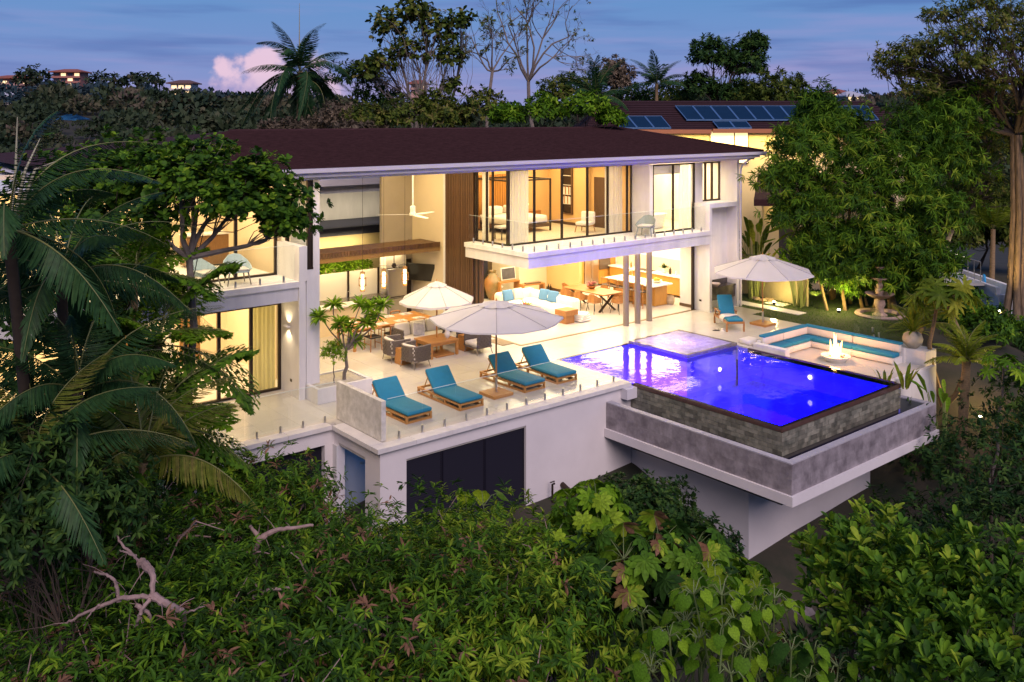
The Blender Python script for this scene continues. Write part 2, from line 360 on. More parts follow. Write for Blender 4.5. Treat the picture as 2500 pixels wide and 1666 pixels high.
# ================================================================ the villa
VILLA = thing('villa', 'two storey white modern villa with dark shingle roof and brightly lit rooms', 'house', (20, 27, 0))
def vp(name, mb, m, **k): return part(name, mb, m, VILLA, **k)
def vbox(name, m, *b, **k): return vp(name, MB().box(*b), m, **k)
Z2 = 3.30; ZB = 2.76; ZC = 6.02; GY = 24.9
def villa_shell():
    # --- ground floor, right block
    vp('floor', MB().prism([(20.17,23.97),(29.43,23.97),(29.43,24.0),(31.3,24.0),(31.3,33),(20.17,33)], -.3, .006), mat('white_interior_floor', (.60,.565,.50), .2, var=.06, vscale=1.1))
    track = mat('bronze_door_track', (.16,.105,.045), .45, .3)
    vp('door_track', MB().box(20.05, 23.84, -.02, 29.43, 23.965, .012).box(20.05, 23.965, -.02, 20.168, 26.7, .012), track)
    # fin walls, niche block at the right end
    vp('wall', MB().box(29.43, 23.16, -.3, 29.585, 24.1, 4.38).box(31.25, 23.16, -.3, 31.4, 25.2, 6.3).box(29.585, 23.70, -.3, 31.25, 24.1, 4.38)
       .box(29.585, 23.165, 4.2, 31.25, 23.70, 4.38).box(29.585, 23.2, -.3, 31.25, 23.70, .012), WHITE, label='white end wall with a tall barbecue niche')
    vp('wall', MB().box(29.57, 24.1, .006, 31.3, 24.82, ZB), WHITE)
    vbox('skirting', DARKWOOD, 29.555, 24.1, .006, 29.572, 24.83, .13)
    vp('wall', MB().box(31.3, 25.2, -.3, 31.42, 33.2, 6.3), WHITE)
    vp('interior_wall', MB().box(26.0, 31.05, 0, 27.65, 31.2, ZB).box(26.0, 31.2, 0, 26.12, 33, ZB), CREAM)
    vp('interior_wall', MB().box(27.65, 28.9, 0, 27.8, 31.2, ZB), OCHRE)
    vbox('skirting', DARKWOOD, 27.632, 28.92, .006, 27.652, 31.04, .14)
    vp('interior_wall', MB().box(20.17, 33, -.3, 31.4, 33.15, 6.1), mat('dark_stair_wall', (.10,.065,.03), .6, var=.2))
    vp('interior_wall', MB().box(20.3, 26.75, 0, 20.42, 33, 6.2), CREAM)
    vp('interior_wall', MB().box(27.8, 30.9, 0, 31.3, 31.05, ZB), CREAM)
    # floor slab of the upper storey = balcony, with a lip
    vp('balcony_slab', MB().prism([(19.81,23.16),(29.43,23.16),(29.43,33),(20.43,33),(20.43,26.72),(19.81,26.72)], ZB, 3.14).prism([(19.75,23.10),(29.43,23.10),(29.43,33),(20.43,33),(20.43,26.72),(19.75,26.72)], 3.14, Z2), WHITE)
    vp('floor', MB().prism([(20.4,25.0),(26.75,25.0),(26.75,24.0),(31.25,24.0),(31.25,32.9),(20.4,32.9)], Z2-.05, Z2+.012), mat('warm_bedroom_floor', (.66,.58,.45), .35, var=.05))
    for x in (25.11, 25.75, 26.41):
        vp('column', MB().tube([(x, 23.69, 0), (x, 23.69, ZB-.003)], .115, 20), mat('taupe_column_paint', (.21,.165,.135), .5), smooth=True)
    # --- upper storey
    vp('wall', MB().box(26.70, 23.93, Z2, 26.9, 24.95, ZC), WHITE)
    vp('wall', MB().box(29.43, 23.94, 4.38, 29.98, 24.12, ZC).box(29.43, 23.93, Z2, 29.5, 24.1, 4.38), WHITE)
    vp('interior_wall', MB().box(20.42, 29.5, Z2, 31.3, 29.65, ZC), OCHRE)
    vp('interior_wall', MB().box(26.4, 27.2, Z2, 26.55, 29.5, ZC).box(26.55, 27.2, Z2, 26.9, 27.3, ZC).box(26.72, 25.0, Z2, 26.88, 27.2, ZC), OCHRE)
    vbox('skirting', DARKWOOD, 26.385, 27.2, Z2+.01, 26.402, 29.5, Z2+.13)
    vbox('interior_door', DARKWOOD, 26.69, 26.2, Z2+.01, 26.722, 27.0, Z2+2.1)
    vp('ceiling', MB().box(20.31, 24.95, ZC, 31.25, 33, ZC+.06), CEIL)
    # --- pier between courtyard and left wing
    vp('pier', MB().box(11.66, 23.16, -.3, 12.06, 24.40, 3.6).box(11.86, 23.16, 3.6, 12.06, 24.40, 6.25).box(11.96, 24.40, -.3, 12.06, 33, 6.25).box(11.48, 23.2, 0, 11.66, 24.40, 3.3), WHITE)
    vp('parapet', MB().box(11.42, 23.13, 0, 11.60, 23.2, 3.3).box(11.42, 23.13, Z2, 11.66, 24.55, 4.27), WHITE)
    # --- left wing
    vp('balcony_slab', MB().box(3.5, 23.2, ZB, 11.48, 33, 3.14).box(3.5, 23.14, 3.14, 11.42, 33, Z2), WHITE)
    vp('floor', MB().box(3.5, 24.5, -.3, 11.9, 33, .006), mat('white_interior_floor', (.72,.69,.63)))
    vp('wall', MB().box(3.5, 29.2, 0, 11.9, 29.35, 6.2), CREAM)
    vp('wall', MB().box(3.4, 24.45, -.3, 3.55, 33, 6.2).box(11.8, 25.45, 0, 11.96, 33, 6.2), CREAM)
    for x0, x1 in ((8.2, 9.15), (10.25, 10.9)): vbox('interior_door', mat('brown_door', (.20,.095,.025), .45, var=.2, stretch=(8,8,1)), x0, 29.16, 0, x1, 29.2, 2.15)
    vp('wall', MB().box(3.5, 24.40, 2.52, 11.48, 24.52, ZB), WHITE)
    vp('ceiling', MB().box(3.5, 24.5, ZC, 11.95, 33, ZC+.06), CEIL)
    # --- courtyard
    vp('wall', MB().box(18.85, 31.0, -.3, 20.3, 31.15, 6.2), mat('grey_beige_render', (.36,.31,.25), .8, var=.14, vscale=.8))
    vbox('door', BRONZE, 19.72, 30.965, 0, 20.22, 31.0, 2.15)
    vp('ceiling', MB().box(12.06, 22.9, ZC+.14, 20.3, 33, ZC+.2), CEIL)
    vp('slat_backing', MB().box(20.26, 26.75, .01, 20.3, 28.55, 6.1), BRONZE)
    sl = None
    for i in range(16):
        y = 26.80+i*.111
        if sl is None: sl = vp('slat', MB().box(20.205, y, .01, 20.262, y+.085, 6.1), DARKWOOD)
        else:
            c = sl.copy(); COL.objects.link(c); c.location = (0, i*.111, 0)
    vp('edge_trim', MB().box(20.19, 28.55, .01, 20.3, 28.68, 6.12), WHITE)
villa_shell()
def roof():
    # stepped shingle courses on the front slope, back slope and gable ends plain
    mb = MB(); y0, z0, y1, z1 = 22.5, 6.46, 30.0, 7.40; n = 44
    def xl(t): return 5.6+6.6*t
    def xr(t): return 32.15-.85*t
    for i in range(n):
        a, b = i/n, (i+1)/n; ya, yb = y0+(y1-y0)*a, y0+(y1-y0)*b; za, zb = z0+(z1-z0)*a, z0+(z1-z0)*b
        mb.face([(xl(a), ya, za+.034), (xr(a), ya, za+.034), (xr(b), yb, zb+.004), (xl(b), yb, zb+.004)])
        mb.face([(xl(a), ya, za-.002), (xr(a), ya, za-.002), (xr(a), ya, za+.034), (xl(a), ya, za+.034)])
    mb.face([(xl(1), y1, z1), (xr(1), y1, z1), (32.15, 37, 6.5), (5.6, 37, 6.5)])
    mb.face([(xr(0), y0, z0), (32.15, 37, 6.5), (xr(1), y1, z1)]); mb.face([(xl(0), y0, z0), (xl(1), y1, z1), (5.6, 37, 6.5)])
    r = vp('roof', mb, ROOFM)
    cap = MB().tube([(12.2, 30, 7.41), (31.3, 30, 7.41)], .06, 6).tube([(31.3, 30, 7.41), (32.15, 22.5, 6.50)], .05, 6)
    part('ridge_cap', cap, ROOFM, r)
    f = MB().box(5.6, 22.46, 6.22, 31.85, 22.62, 6.455).box(31.85, 22.42, 6.30, 32.25, 22.62, 6.455).box(5.6, 22.62, 6.22, 31.7, 36.5, 6.28)
    vp('fascia', f, mat('pale_fascia_paint', (.62,.585,.60), .6, var=.06))
    g = MB()
    for a, b in (((5.6, 22.40, 6.40), (32.3, 22.40, 6.40)),):
        g.bar(a, b, .12, .11)
    vp('gutter', g, mat('pale_fascia_paint', (.62,.585,.60)))
    vp('soffit', MB().box(5.7, 22.62, 6.14, 31.7, 24.85, 6.219), mat('soffit_white', (.72,.69,.66), .7))
    pipe = MB().tube([(31.55, 22.6, 6.3), (31.55, 22.75, 6.15), (31.45, 23.05, 5.9), (31.44, 23.12, 5.7), (31.44, 23.12, 0)], .045, 8)
    vp('downpipe', pipe, mat('pale_fascia_paint', (.62,.585,.60)), smooth=True)
roof()
def glazing(name, pts, z0, z1, mull, fw=.055, label=None, pane_mat=None, rail=True):
    """framed glass wall from pts[0] to pts[1]; mull = fractions of the length where mullions stand; each pane its own mesh"""
    a, b = Vector((*pts[0], 0)), Vector((*pts[1], 0)); d = b-a
    fr = MB(); up = Vector((0, 0, 1)); q = d.normalized()
    def post(t, w): 
        p = a+d*t; fr.bar(p+up*z0, p+up*z1, .09, w) if abs(q.x) < .5 else fr.bar(p+up*z0, p+up*z1, w, .09)
    ts = [0]+list(mull)+[1]
    for i, t in enumerate(ts): post(t, fw)
    fr.bar(a+up*(z0+.03), b+up*(z0+.03), .10, .06); fr.bar(a+up*(z1-.03), b+up*(z1-.03), .08, .06)
    w = vp(name, fr, BRONZE, label=label)
    for i in range(len(ts)-1):
        p, r = a+d*ts[i]+q*.03, a+d*ts[i+1]-q*.03; nn = Vector((q.y, -q.x, 0))*.006
        mb = MB(); mb.face([p+up*(z0+.06), r+up*(z0+.06), r+up*(z1-.06), p+up*(z1-.06)])
        part('pane', mb, pane_mat or GLASS, w)
    return w
def fr(vals, a, b): return [(v-a)/(b-a) for v in vals]
glazing('window_wall', ((20.36, GY), (26.70, GY)), Z2, ZC, fr((21.57, 22.93, 24.25, 25.35, 26.45), 20.36, 26.70))
glazing('window_wall', ((20.33, 26.70), (20.33, GY+.02)), Z2, ZC, fr((26.1, 25.75), 26.70, GY))
glazing('window_wall', ((26.92, 23.96), (29.42, 23.96)), Z2, ZC, (.48,))
glazing('window', ((29.98, 24.08), (31.25, 24.08)), 4.385, ZC, (.26, .60), fw=.07)
glazing('window_wall', ((3.6, 24.46), (11.46, 24.46)), .012, 2.52, fr((5.0, 6.3, 7.6, 8.74, 9.66, 10.59), 3.6, 11.46), fw=.085)
glazing('window_wall', ((3.6, 24.6), (11.40, 24.6)), Z2, ZC, fr((5.5, 7.95, 9.0, 10.2), 3.6, 11.40), fw=.07)
glazing('window', ((11.74, 24.55), (11.74, 23.2)), 3.6, 6.14, (), fw=.1)
glazing('window', ((11.74, 23.2), (11.86, 23.2)), 3.6, 6.14, (), fw=.05)
# stacked sliding doors at the left of the open living room, jamb at its right
for i, y in enumerate((26.05, 26.2, 26.35, 26.5)):
    w = vp('sliding_door', MB().bar((20.10+.03*i, y, .02), (20.10+.03*i, y, ZB), .05, .06).bar((20.10+.03*i, y+.14, .02), (20.10+.03*i, y+.14, ZB), .05, .06), BRONZE if i % 2 else DARKWOOD)
for i, x in enumerate((29.21, 29.29, 29.37)):
    vp('sliding_door', MB().box(x, 23.87+.03*i, .012, x+.06, 23.93+.03*i, ZB), BRONZE)
for xx in (19.0,): pass
# basement below the deck
def basement():
    m = mat('lilac_grey_render', (.66,.62,.61), .8, var=.10, vscale=.7, bump=.2, bscale=40)
    w = MB().box(11.25, 18.57, -5.5, 11.99, 18.8, -.105).box(11.99, 18.57, -.44, 15.80, 18.8, -.105).box(15.80, 18.57, -5.5, 19.9, 18.8, -.105)
    w.box(11.25, 18.8, -5.5, 11.45, 19.26, -.106).box(11.25, 19.26, -.42, 11.45, 20.85, -.106).box(11.25, 20.62, -5.5, 11.45, 20.85, -.42)
    vp('basement_wall', w, m)
    w = MB().box(7.7, 20.81, -.49, 11.25, 21.05, -.106).box(10.98, 20.81, -5.5, 11.249, 21.05, -.49).box(7.55, 20.81, -6, 7.7, 33, -.106)
    vp('basement_wall', w, m)
    for i, (a, b) in enumerate(((12.0, 13.09), (13.11, 14.44), (14.46, 15.79))):
        p = vp('louvre_door', MB().box(a, 18.70, -4.5, b, 18.72, -.445).box(a, 18.64, -4.5, a+.03, 18.70, -.445).box(b-.03, 18.64, -4.5, b, 18.70, -.445), DARKPANEL)
        s = MB(); z = -.47
        while z > -3.4:
            s.face([(a+.03, 18.645, z-.055), (b-.03, 18.645, z-.055), (b-.03, 18.69, z), (a+.03, 18.69, z)]); z -= .055
        part('louvre_slats', s, DARKPANEL, p, kind='stuff')
    p = vp('louvre_door', MB().box(7.7, 20.98, -4.5, 10.98, 21.0, -.49), DARKPANEL)
    # pump room behind the notch, lit blue
    b = mat('pump_room_paint', (.30,.34,.40), .6)
    vp('pump_room', MB().box(11.45, 18.85, -4.6, 13.4, 18.9, -.5).box(13.35, 18.85, -4.6, 13.4, 21.0, -.5).box(11.45, 20.95, -4.6, 13.4, 21.05, -.5).box(11.25, 18.9, -4.7, 13.4, 21, -4.6), b)
    vp('blue_side_wall', MB().box(11.2, 20.60, -4, 11.249, 20.855, -.5), WHITE)
basement()
# ================================================================ glass balustrades
def spig():
    return MB().lathe([(.045, 0), (.045, .01), (.034, .012), (.030, .16), (.026, .17)], n=10).box(-.012, -.03, .09, .012, .03, .185)
SPIG = mesh_of('spigot', spig(), STEEL, smooth=True)
def balustrade(label, pts, z, spacing=.69, h=1.0, gap=.02, panel=1.4, zb=.07):
    t = thing('glass_balustrade', label, 'glass railing', (*pts[0], z))
    for (a, b) in zip(pts[:-1], pts[1:]):
        a, b = Vector((*a, z)), Vector((*b, z)); L = (b-a).length; q = (b-a).normalized(); n = max(1, round(L/panel)); s = L/n
        nn = Vector((q.y, -q.x, 0))*.006
        for i in range(n):
            p, r = a+q*(s*i+gap/2), a+q*(s*(i+1)-gap/2)
            mb = MB(); c = [p-nn, r-nn, r+nn, p+nn]
            mb.prism([(k.x, k.y) for k in c], z+zb, z+h); g = part('glass_panel', mb, GLASSF, t); part('edge_highlight', MB().bar(p+Vector((0, 0, h+.004)), r+Vector((0, 0, h+.004)), .013, .008), mat('pale_edge_highlight', (.62,.72,.68), .15), g)  # pale strip added on top paints the glass edge highlight
        m = max(1, round(L/spacing))
        for i in range(m):
            p = a+q*(L*(i+.5)/m); o = bpy.data.objects.new('spigot', SPIG); link(o, t); o.location = p-Vector(OFF[t.name]); o.rotation_euler = (0, 0, math.atan2(q.y, q.x))
    return t
balustrade('frameless glass railing along the edge of the sun lounger terrace', [(11.62, 18.86), (19.80, 18.86)], 0, .69, 1.02, panel=1.03)
balustrade('frameless glass railing in front of the left wing terrace', [(7.72, 21.02), (11.40, 21.02)], 0, .62, 1.0, panel=1.15)
balustrade('glass railing with steel spigots round the bedroom balcony', [(19.88, 26.6), (19.88, 23.26), (29.3, 23.26)], Z2, .55, 1.0, panel=1.6)
balustrade('glass railing of the left wing balcony behind the tree', [(3.8, 23.3), (11.38, 23.3)], Z2, .66, 1.0, panel=1.4)
single('privacy_wall', MB().rbox(11.47, 18.87, .012, 11.60, 21.12, .985, .012), mat('worn_white_wall', (.66,.63,.57), .7, col2=(.44,.42,.36), vscale=5, bump=.3, bscale=50), 'low weathered white screen wall beside the first sun lounger', 'screen wall', loc=(11.5, 20, 0))
single('end_post', MB().box(7.55, 20.75, .006, 7.68, 21.12, 1.0), WHITE, 'short white wall post ending the left wing terrace edge', 'wall post', loc=(7.6, 21, 0))
# ================================================================ swimming pool
X0, X1, Y0, Y1 = 19.88, 25.85, 13.36, 21.75; WZ = -.02
def pool():
    P = thing('swimming_pool', 'infinity pool glowing deep blue with slate tiled walls and overflow trough', 'pool', (22.8, 16, 0))
    basin = mat('pool_basin_tile', (.16,.16,.75), .7, var=.12, vscale=3)
    b = MB().box(X0+.12, Y0+.12, -1.6, X1, Y1, -1.5).box(X1-.02, Y0, -1.6, X1+.02, 19.1, -.03)
    b.box(X0+.1, Y0+.1, -1.5, X0+.14, Y1, -.10).box(X0+.14, Y0+.1, -1.5, X1-.02, Y0+.14, -.10).box(X0+.14, Y1-.02, -1.5, X1, Y1+.03, -.03)
    part('basin', b, basin, P)
    # shelf with the spa standing on it
    rim = mat('wet_dark_rim_stone', (.10,.055,.045), .18, var=.3, vscale=6)
    r = MB().box(X0, Y0, -.14, X0+.14, 18.46, WZ-.006).box(X0+.14, Y0, -.14, X1+.08, Y0+.14, WZ-.006).box(X1-.02, Y0+.14, -.14, X1+.08, 18.72, -.004).box(X0-.04, 18.62, -.14, X0+.0, Y1, .003).box(X0-.04, Y1, -.14, 23.15, Y1+.05, .003)
    part('rim', r, rim, P)
    core = mat('pool_core', (.06,.055,.05), .8)
    part('core_wall', MB().box(X0+.03, Y0+.03, -2.0, X0+.1, Y1, -.145).box(X0+.1, Y0+.03, -2.0, X1+.05, Y0+.1, -.145).box(X1+.02, Y0+.1, -2.0, X1+.05, 18.6, -.145), core, P)
    slate = mat('green_grey_slate', (.25,.235,.18), .42, col2=(.10,.105,.08), vscale=5, bump=.6, bscale=22, objvar=.4)
    rows = 5; hh = .118
    def course(n_len, place):
        for k in range(rows):
            z = -.15-hh*(k+1); u = -(.14 if k % 2 else 0)
            while u < n_len:
                w = .285; a, b = max(0, u), min(n_len, u+w-.008); u += w
                if b-a > .03: place(a, b, z, z+hh-.008)
    def left(a, b, z0, z1):
        e = random.uniform(0, .012); part('tile', MB().box(X0-.002-e, Y0+a, z0, X0+.03, Y0+b, z1), slate, P)
    def front(a, b, z0, z1):
        e = random.uniform(0, .012); part('tile', MB().box(X0+a, Y0-.002-e, z0, X0+b, Y0+.03, z1), slate, P)
    course(5.2, left); course(5.97+.05, front)
    # overflow trough
    tx0, tx1, ty0, ty1 = 18.84, 26.08, 12.40, 18.55; tz = -.40; zb = -1.16; w = .2
    conc = mat('mottled_stone_tile', (.33,.295,.305), .5, col2=(.15,.13,.138), vscale=3.4, bump=.25, bscale=20, objvar=.10)
    T = part('trough', MB().box(tx0+.02, ty0+.02, zb, tx0+w, ty1, tz-.032).box(tx0+w, ty0+.02, zb, tx1-.02, ty0+w, tz-.032).box(tx1-w, ty0+w, zb, tx1-.02, 14.6, tz-.032).box(tx0+w, ty0+w, zb, tx1-w, 18.5, zb+.1), mat('trough_lining', (.12,.13,.13), .4), P)
    cap = mat('pale_trough_coping', (.42,.40,.42), .5, var=.12, vscale=4, objvar=.06)
    def caps(x0, y0, x1, y1, along):
        L = (y1-y0) if along else (x1-x0); n = round(L/.8)
        for i in range(n):
            a, b = i/n*L+.003, (i+1)/n*L-.003
            mb = MB().box(x0, y0+a, tz-.03, x1, y0+b, tz) if along else MB().box(x0+a, y0, tz-.03, x0+b, y1, tz)
            part('coping_stone', mb, cap, T)
    caps(tx0, ty0+w, tx0+w, ty1, True); caps(tx0, ty0, tx1, ty0+w, False); caps(tx1-w, ty0+w, tx1, 14.6, True)
    def cladding(L, f):
        n = round(L/.41); hs = ((zb+.003, zb+.36), (zb+.364, tz-.034))
        for i in range(n):
            for z0, z1 in hs: part('tile', f(i/n*L+.0015, (i+1)/n*L-.0015, z0, z1, random.uniform(0, .003)), conc, T)
    cladding(ty1-ty0, lambda a, b, z0, z1, e: MB().box(tx0-e, ty0+a, z0, tx0+.02, ty0+b, z1))
    cladding(tx1-tx0, lambda a, b, z0, z1, e: MB().box(tx0+a, ty0-e-.001, z0, tx0+b, ty0+.02, z1))
    part('slab', MB().box(tx0-.07, ty0-.07, -1.40, tx1+.06, 18.56, zb), mat('lilac_grey_render', (.66,.62,.61)), P)
    part('support_wall', MB().box(19.92, 14.4, -6, 26.05, 18.58, -1.40), mat('lilac_grey_render', (.66,.62,.61)), P)
    part('drip_beam', MB().box(19.2, 13.0, -1.52, 19.9, 18.55, -1.402), mat('pool_core', (.06,.055,.05)), P)
    part('end_wall', MB().box(19.45, 18.30, -.42, 19.87, 18.565, -.11), mat('small_white_tile', (.6,.58,.6), .3), P)
    # underwater lamps
    lampm = mat('pool_lamp_lens', (.8,.8,1), .3, emit=(.62,.55,1.0), estr=9)
    for x, y, z in ((24.6, 18.95, -.55), (X0+.155, 20.4, -.4), (25.80, 16.3, -.45)):
        n = Vector((0, -1, 0)) if y > 18.8 and x > 21 else (Vector((1, 0, 0)) if x < 21 else Vector((-1, 0, 0)))
        c = Vector((x, y, z)); part('pool_lamp', MB().tube([c, c+n*.03], .07, 12), lampm, P)
    # water: fresnel mix of clear tinted body and mirror, finely rippled
    m = bpy.data.materials.new('pool_water'); m.use_nodes = True; nt = m.node_tree; N = nt.nodes; L = nt.links; N.remove(N['Principled BSDF'])
    t = N.new('ShaderNodeBsdfTransparent'); t.inputs[0].default_value = (.62,.60,1,1)
    g = N.new('ShaderNodeBsdfGlossy'); g.inputs['Roughness'].default_value = .03
    f = N.new('ShaderNodeFresnel'); f.inputs[0].default_value = 1.30
    tc = N.new('ShaderNodeTexCoord'); no = N.new('ShaderNodeTexNoise'); no.inputs['Scale'].default_value = 2.2; no.inputs['Detail'].default_value = 3; L.new(tc.outputs['Object'], no.inputs[0])
    bp = N.new('ShaderNodeBump'); bp.inputs['Strength'].default_value = .17; bp.inputs['Distance'].default_value = .05; L.new(no.outputs[0], bp.inputs['Height'])
    L.new(bp.outputs[0], g.inputs['Normal']); L.new(bp.outputs[0], f.inputs['Normal'])
    mx = N.new('ShaderNodeMixShader'); L.new(f.outputs[0], mx.inputs[0]); L.new(t.outputs[0], mx.inputs[1]); L.new(g.outputs[0], mx.inputs[2]); L.new(mx.outputs[0], N['Material Output'].inputs[0])
    MATS['pool_water'] = m
    wtr = MB(); wtr.face([(X0+.03, Y0+.03, WZ), (X1, Y0+.03, WZ), (X1, 19.17, WZ), (23.2, 19.17, WZ), (23.2, Y1, WZ), (X0, Y1, WZ), (X0, 18.5, WZ), (X0+.03, 18.45, WZ)])
    single('pool_water', wtr, m, None, None, kind='structure')
    wt = MB(); wt.face([(tx0+w, ty0+w, -.86), (tx1-w, ty0+w, -.86), (tx1-w, 18.5, -.86), (tx0+w, 18.5, -.86)])
    single('trough_water', wt, m, None, None, kind='structure')
    # spa
    S = thing('spa_tub', 'square spa tub with bubbling water at the back of the pool', 'hot tub', (24.5, 20.4, 0))
    sx0, sx1, sy0, sy1 = 23.2, 25.86, 19.17, 21.76; sr = .10; rt = .10
    part('rim', MB().box(sx0, sy0, -.0, sx1, sy0+sr, rt).box(sx0, sy1-sr, -.0, sx1, sy1, rt).box(sx0, sy0+sr, 0, sx0+sr, sy1-sr, rt).box(sx1-sr, sy0+sr, 0, sx1, sy1-sr, rt), mat('wet_stone_spa_rim', (.24,.20,.16), .12, var=.45, vscale=7), S)
    part('tub_wall', MB().box(sx0+.04, sy0+.04, -1.5, sx1, sy0+.12, -.001).box(sx0+.04, sy0+.12, -1.5, sx0+.12, sy1, -.001).box(sx0+.12, sy0+.12, -.9, sx1, sy1, -.8), mat('spa_wall_tile', (.30,.27,.42), .3, var=.1), S)
    part('tub_wall', MB().box(sx1-.06, sy0+.12, -.9, sx1+.02, sy1, 0), mat('spa_wall_tile', (.30,.27,.42)), S)
    n = 70; mb = MB()
    ax, bx, ay, by = sx0+sr, sx1-sr, sy0+sr, sy1-sr
    for j in range(n+1):
        for i in range(n+1):
            x, y = ax+(bx-ax)*i/n, ay+(by-ay)*j/n; cx, cy = (x-24.55)/.8, (y-20.4)/.8
            e = math.exp(-(cx*cx+cy*cy)); z = .085+e*random.uniform(-.012, .03)+.004*math.sin(9*x+4*y)*math.sin(7*y)
            mb.v.append((x, y, z))
    for j in range(n):
        for i in range(n): k = j*(n+1)+i; mb.f.append((k, k+1, k+n+2, k+n+1)); mb.mi.append(0)
    sm = mat('foaming_spa_water', (.62,.58,.72), .16, col2=(.40,.35,.55), vscale=5, bump=.5, bscale=14, trans=.35)
    single('spa_water', mb, sm, None, None, kind='structure', smooth='all')
pool()
# pool light: strong blue from the lamps, violet towards the shallow end
area('pool_light', (23.2, 16.2, -.12), 3.6, 4.0, 2300, (.01, .0, 1.0), rot=(0, 0, 0))
area('pool_light', (21.2, 20.2, -.12), 2.0, 2.2, 700, (.36, .04, 1.0), rot=(0, 0, 0))
point('spa_light', (24.5, 20.4, -.35), 90, (.42, .25, 1.0), .2)
# ================================================================ sunken fire pit seat
def firepit():
    F = thing('fire_pit_seating', 'sunken corner bench with teal and cream cushions round a fire bowl', 'outdoor bench', (27.5, 17, -.3))
    fz = -.3
    part('floor', MB().box(25.94, 14.1, fz-.4, 29.3, 18.72, fz), TILE, F)
    part('wall', MB().box(26.15, 17.45, fz, 26.40, 18.72, .12).box(26.40, 18.60, fz, 29.35, 18.74, .18).box(29.2, 14.95, fz-1.6, 29.36, 18.60, .18).box(26.0, 13.95, fz-1.6, 29.36, 14.1, fz+.1), WHITE, F)
    part('seat_base', MB().box(26.42, 18.10, fz, 29.19, 18.59, -.08).box(28.68, 15.0, fz, 29.19, 18.10, -.08), WHITE, F)
    for x0, x1 in ((26.43, 27.5), (27.51, 28.6)):
        part('seat_cushion', MB().rbox(x0, 18.06, -.078, x1, 18.50, .05, .04), BLUE, F, smooth=True); part('front_cushion', MB().rbox(x0, 18.02, fz+.03, x1, 18.095, -.085, .03), CUSH, F, smooth=True)
    for y0, y1 in ((15.02, 16.5), (16.51, 18.05)):
        part('seat_cushion', MB().rbox(28.64, y0, -.078, 29.08, y1, .05, .04), BLUE, F, smooth=True); part('front_cushion', MB().rbox(28.60, y0, fz+.03, 28.675, y1, -.085, .03), CUSH, F, smooth=True)
    part('seat_cushion', MB().rbox(28.64, 18.06, -.078, 29.08, 18.50, .05, .04), BLUE, F, smooth=True)
    for x0, x1 in ((26.42, 27.55), (27.57, 29.05)):
        b = part('back_cushion', MB().rbox(x0, 18.45, .05, x1, 18.60, .34, .05), CUSH, F, smooth=True); part('piping', MB().rbox(x0-.01, 18.44, .30, x1+.01, 18.69, .375, .035), BLUE, b, smooth=True)
    for y0, y1 in ((15.0, 16.7), (16.72, 18.6)):
        b = part('back_cushion', MB().rbox(29.03, y0, .05, 29.17, y1, .34, .05), CUSH, F, smooth=True); part('piping', MB().rbox(29.02, y0-.01, .30, 29.27, y1+.01, .375, .035), BLUE, b, smooth=True)
    B = thing('fire_bowl', 'round white fire bowl with open flames beside the corner bench', 'fire bowl', (27.66, 16.52, fz))
    part('bowl', MB().lathe([(.30, 0), (.36, .08), (.47, .17), (.48, .20), (.40, .20), (.34, .17), (.0, .16)], (27.66, 16.52, fz), 28), mat('white_cast_stone', (.72,.68,.62), .6), B, smooth=True)
    fl = mat('fire', (1,.5,.1), .5, emit=(1.0,.42,.08), estr=13)
    for i in range(15):
        a = random.uniform(0, 6.28); r = random.uniform(0, .16); h = random.uniform(.34, .80)*(1.25-r*3); c = Vector((27.66+r*math.cos(a), 16.52+r*math.sin(a), fz+.16)); l = Vector((random.uniform(-.06, .06), random.uniform(-.06, .06), 0))
        part('flame', MB().tube([c, c+Vector((0, 0, h*.3)), c+l+Vector((0, 0, h*.65)), c+l*1.6+Vector((0, 0, h))], [.05, .06, .03, .004], 7), fl, B, smooth=True)
    for i in range(14):
        a = random.uniform(0, 6.28); r = random.uniform(.05, .33); part('lava_stone', MB().lathe([(.02, -.02), (.045, 0), (.03, .03)], (27.66+r*math.cos(a), 16.52+r*math.sin(a), fz+.19), 6), mat('lava_stone', (.25,.2,.17), .9), B)
    point('fire_light', (27.66, 16.52, fz+.7), 150, (1.0, .46, .16), .15)
    for i, b in enumerate(((26.0, 18.80, 0.004, 26.5, 19.25, .17), (26.05, 18.30, -.1, 26.14, 18.7, .10))):
        pass
    single('step_block', MB().rbox(26.15, 18.85, .004, 26.75, 19.35, .17, .05), CUSH, 'small pale padded block on the deck beside the spa corner', 'step block', smooth=True, loc=(26.4, 19.1, 0))
    single('planter_block', MB().box(29.37, 14.3, -2.2, 30.1, 15.35, .16), WHITE, 'white masonry block carrying the round pot beside the bench', 'plinth', loc=(29.7, 14.8, 0))
firepit()
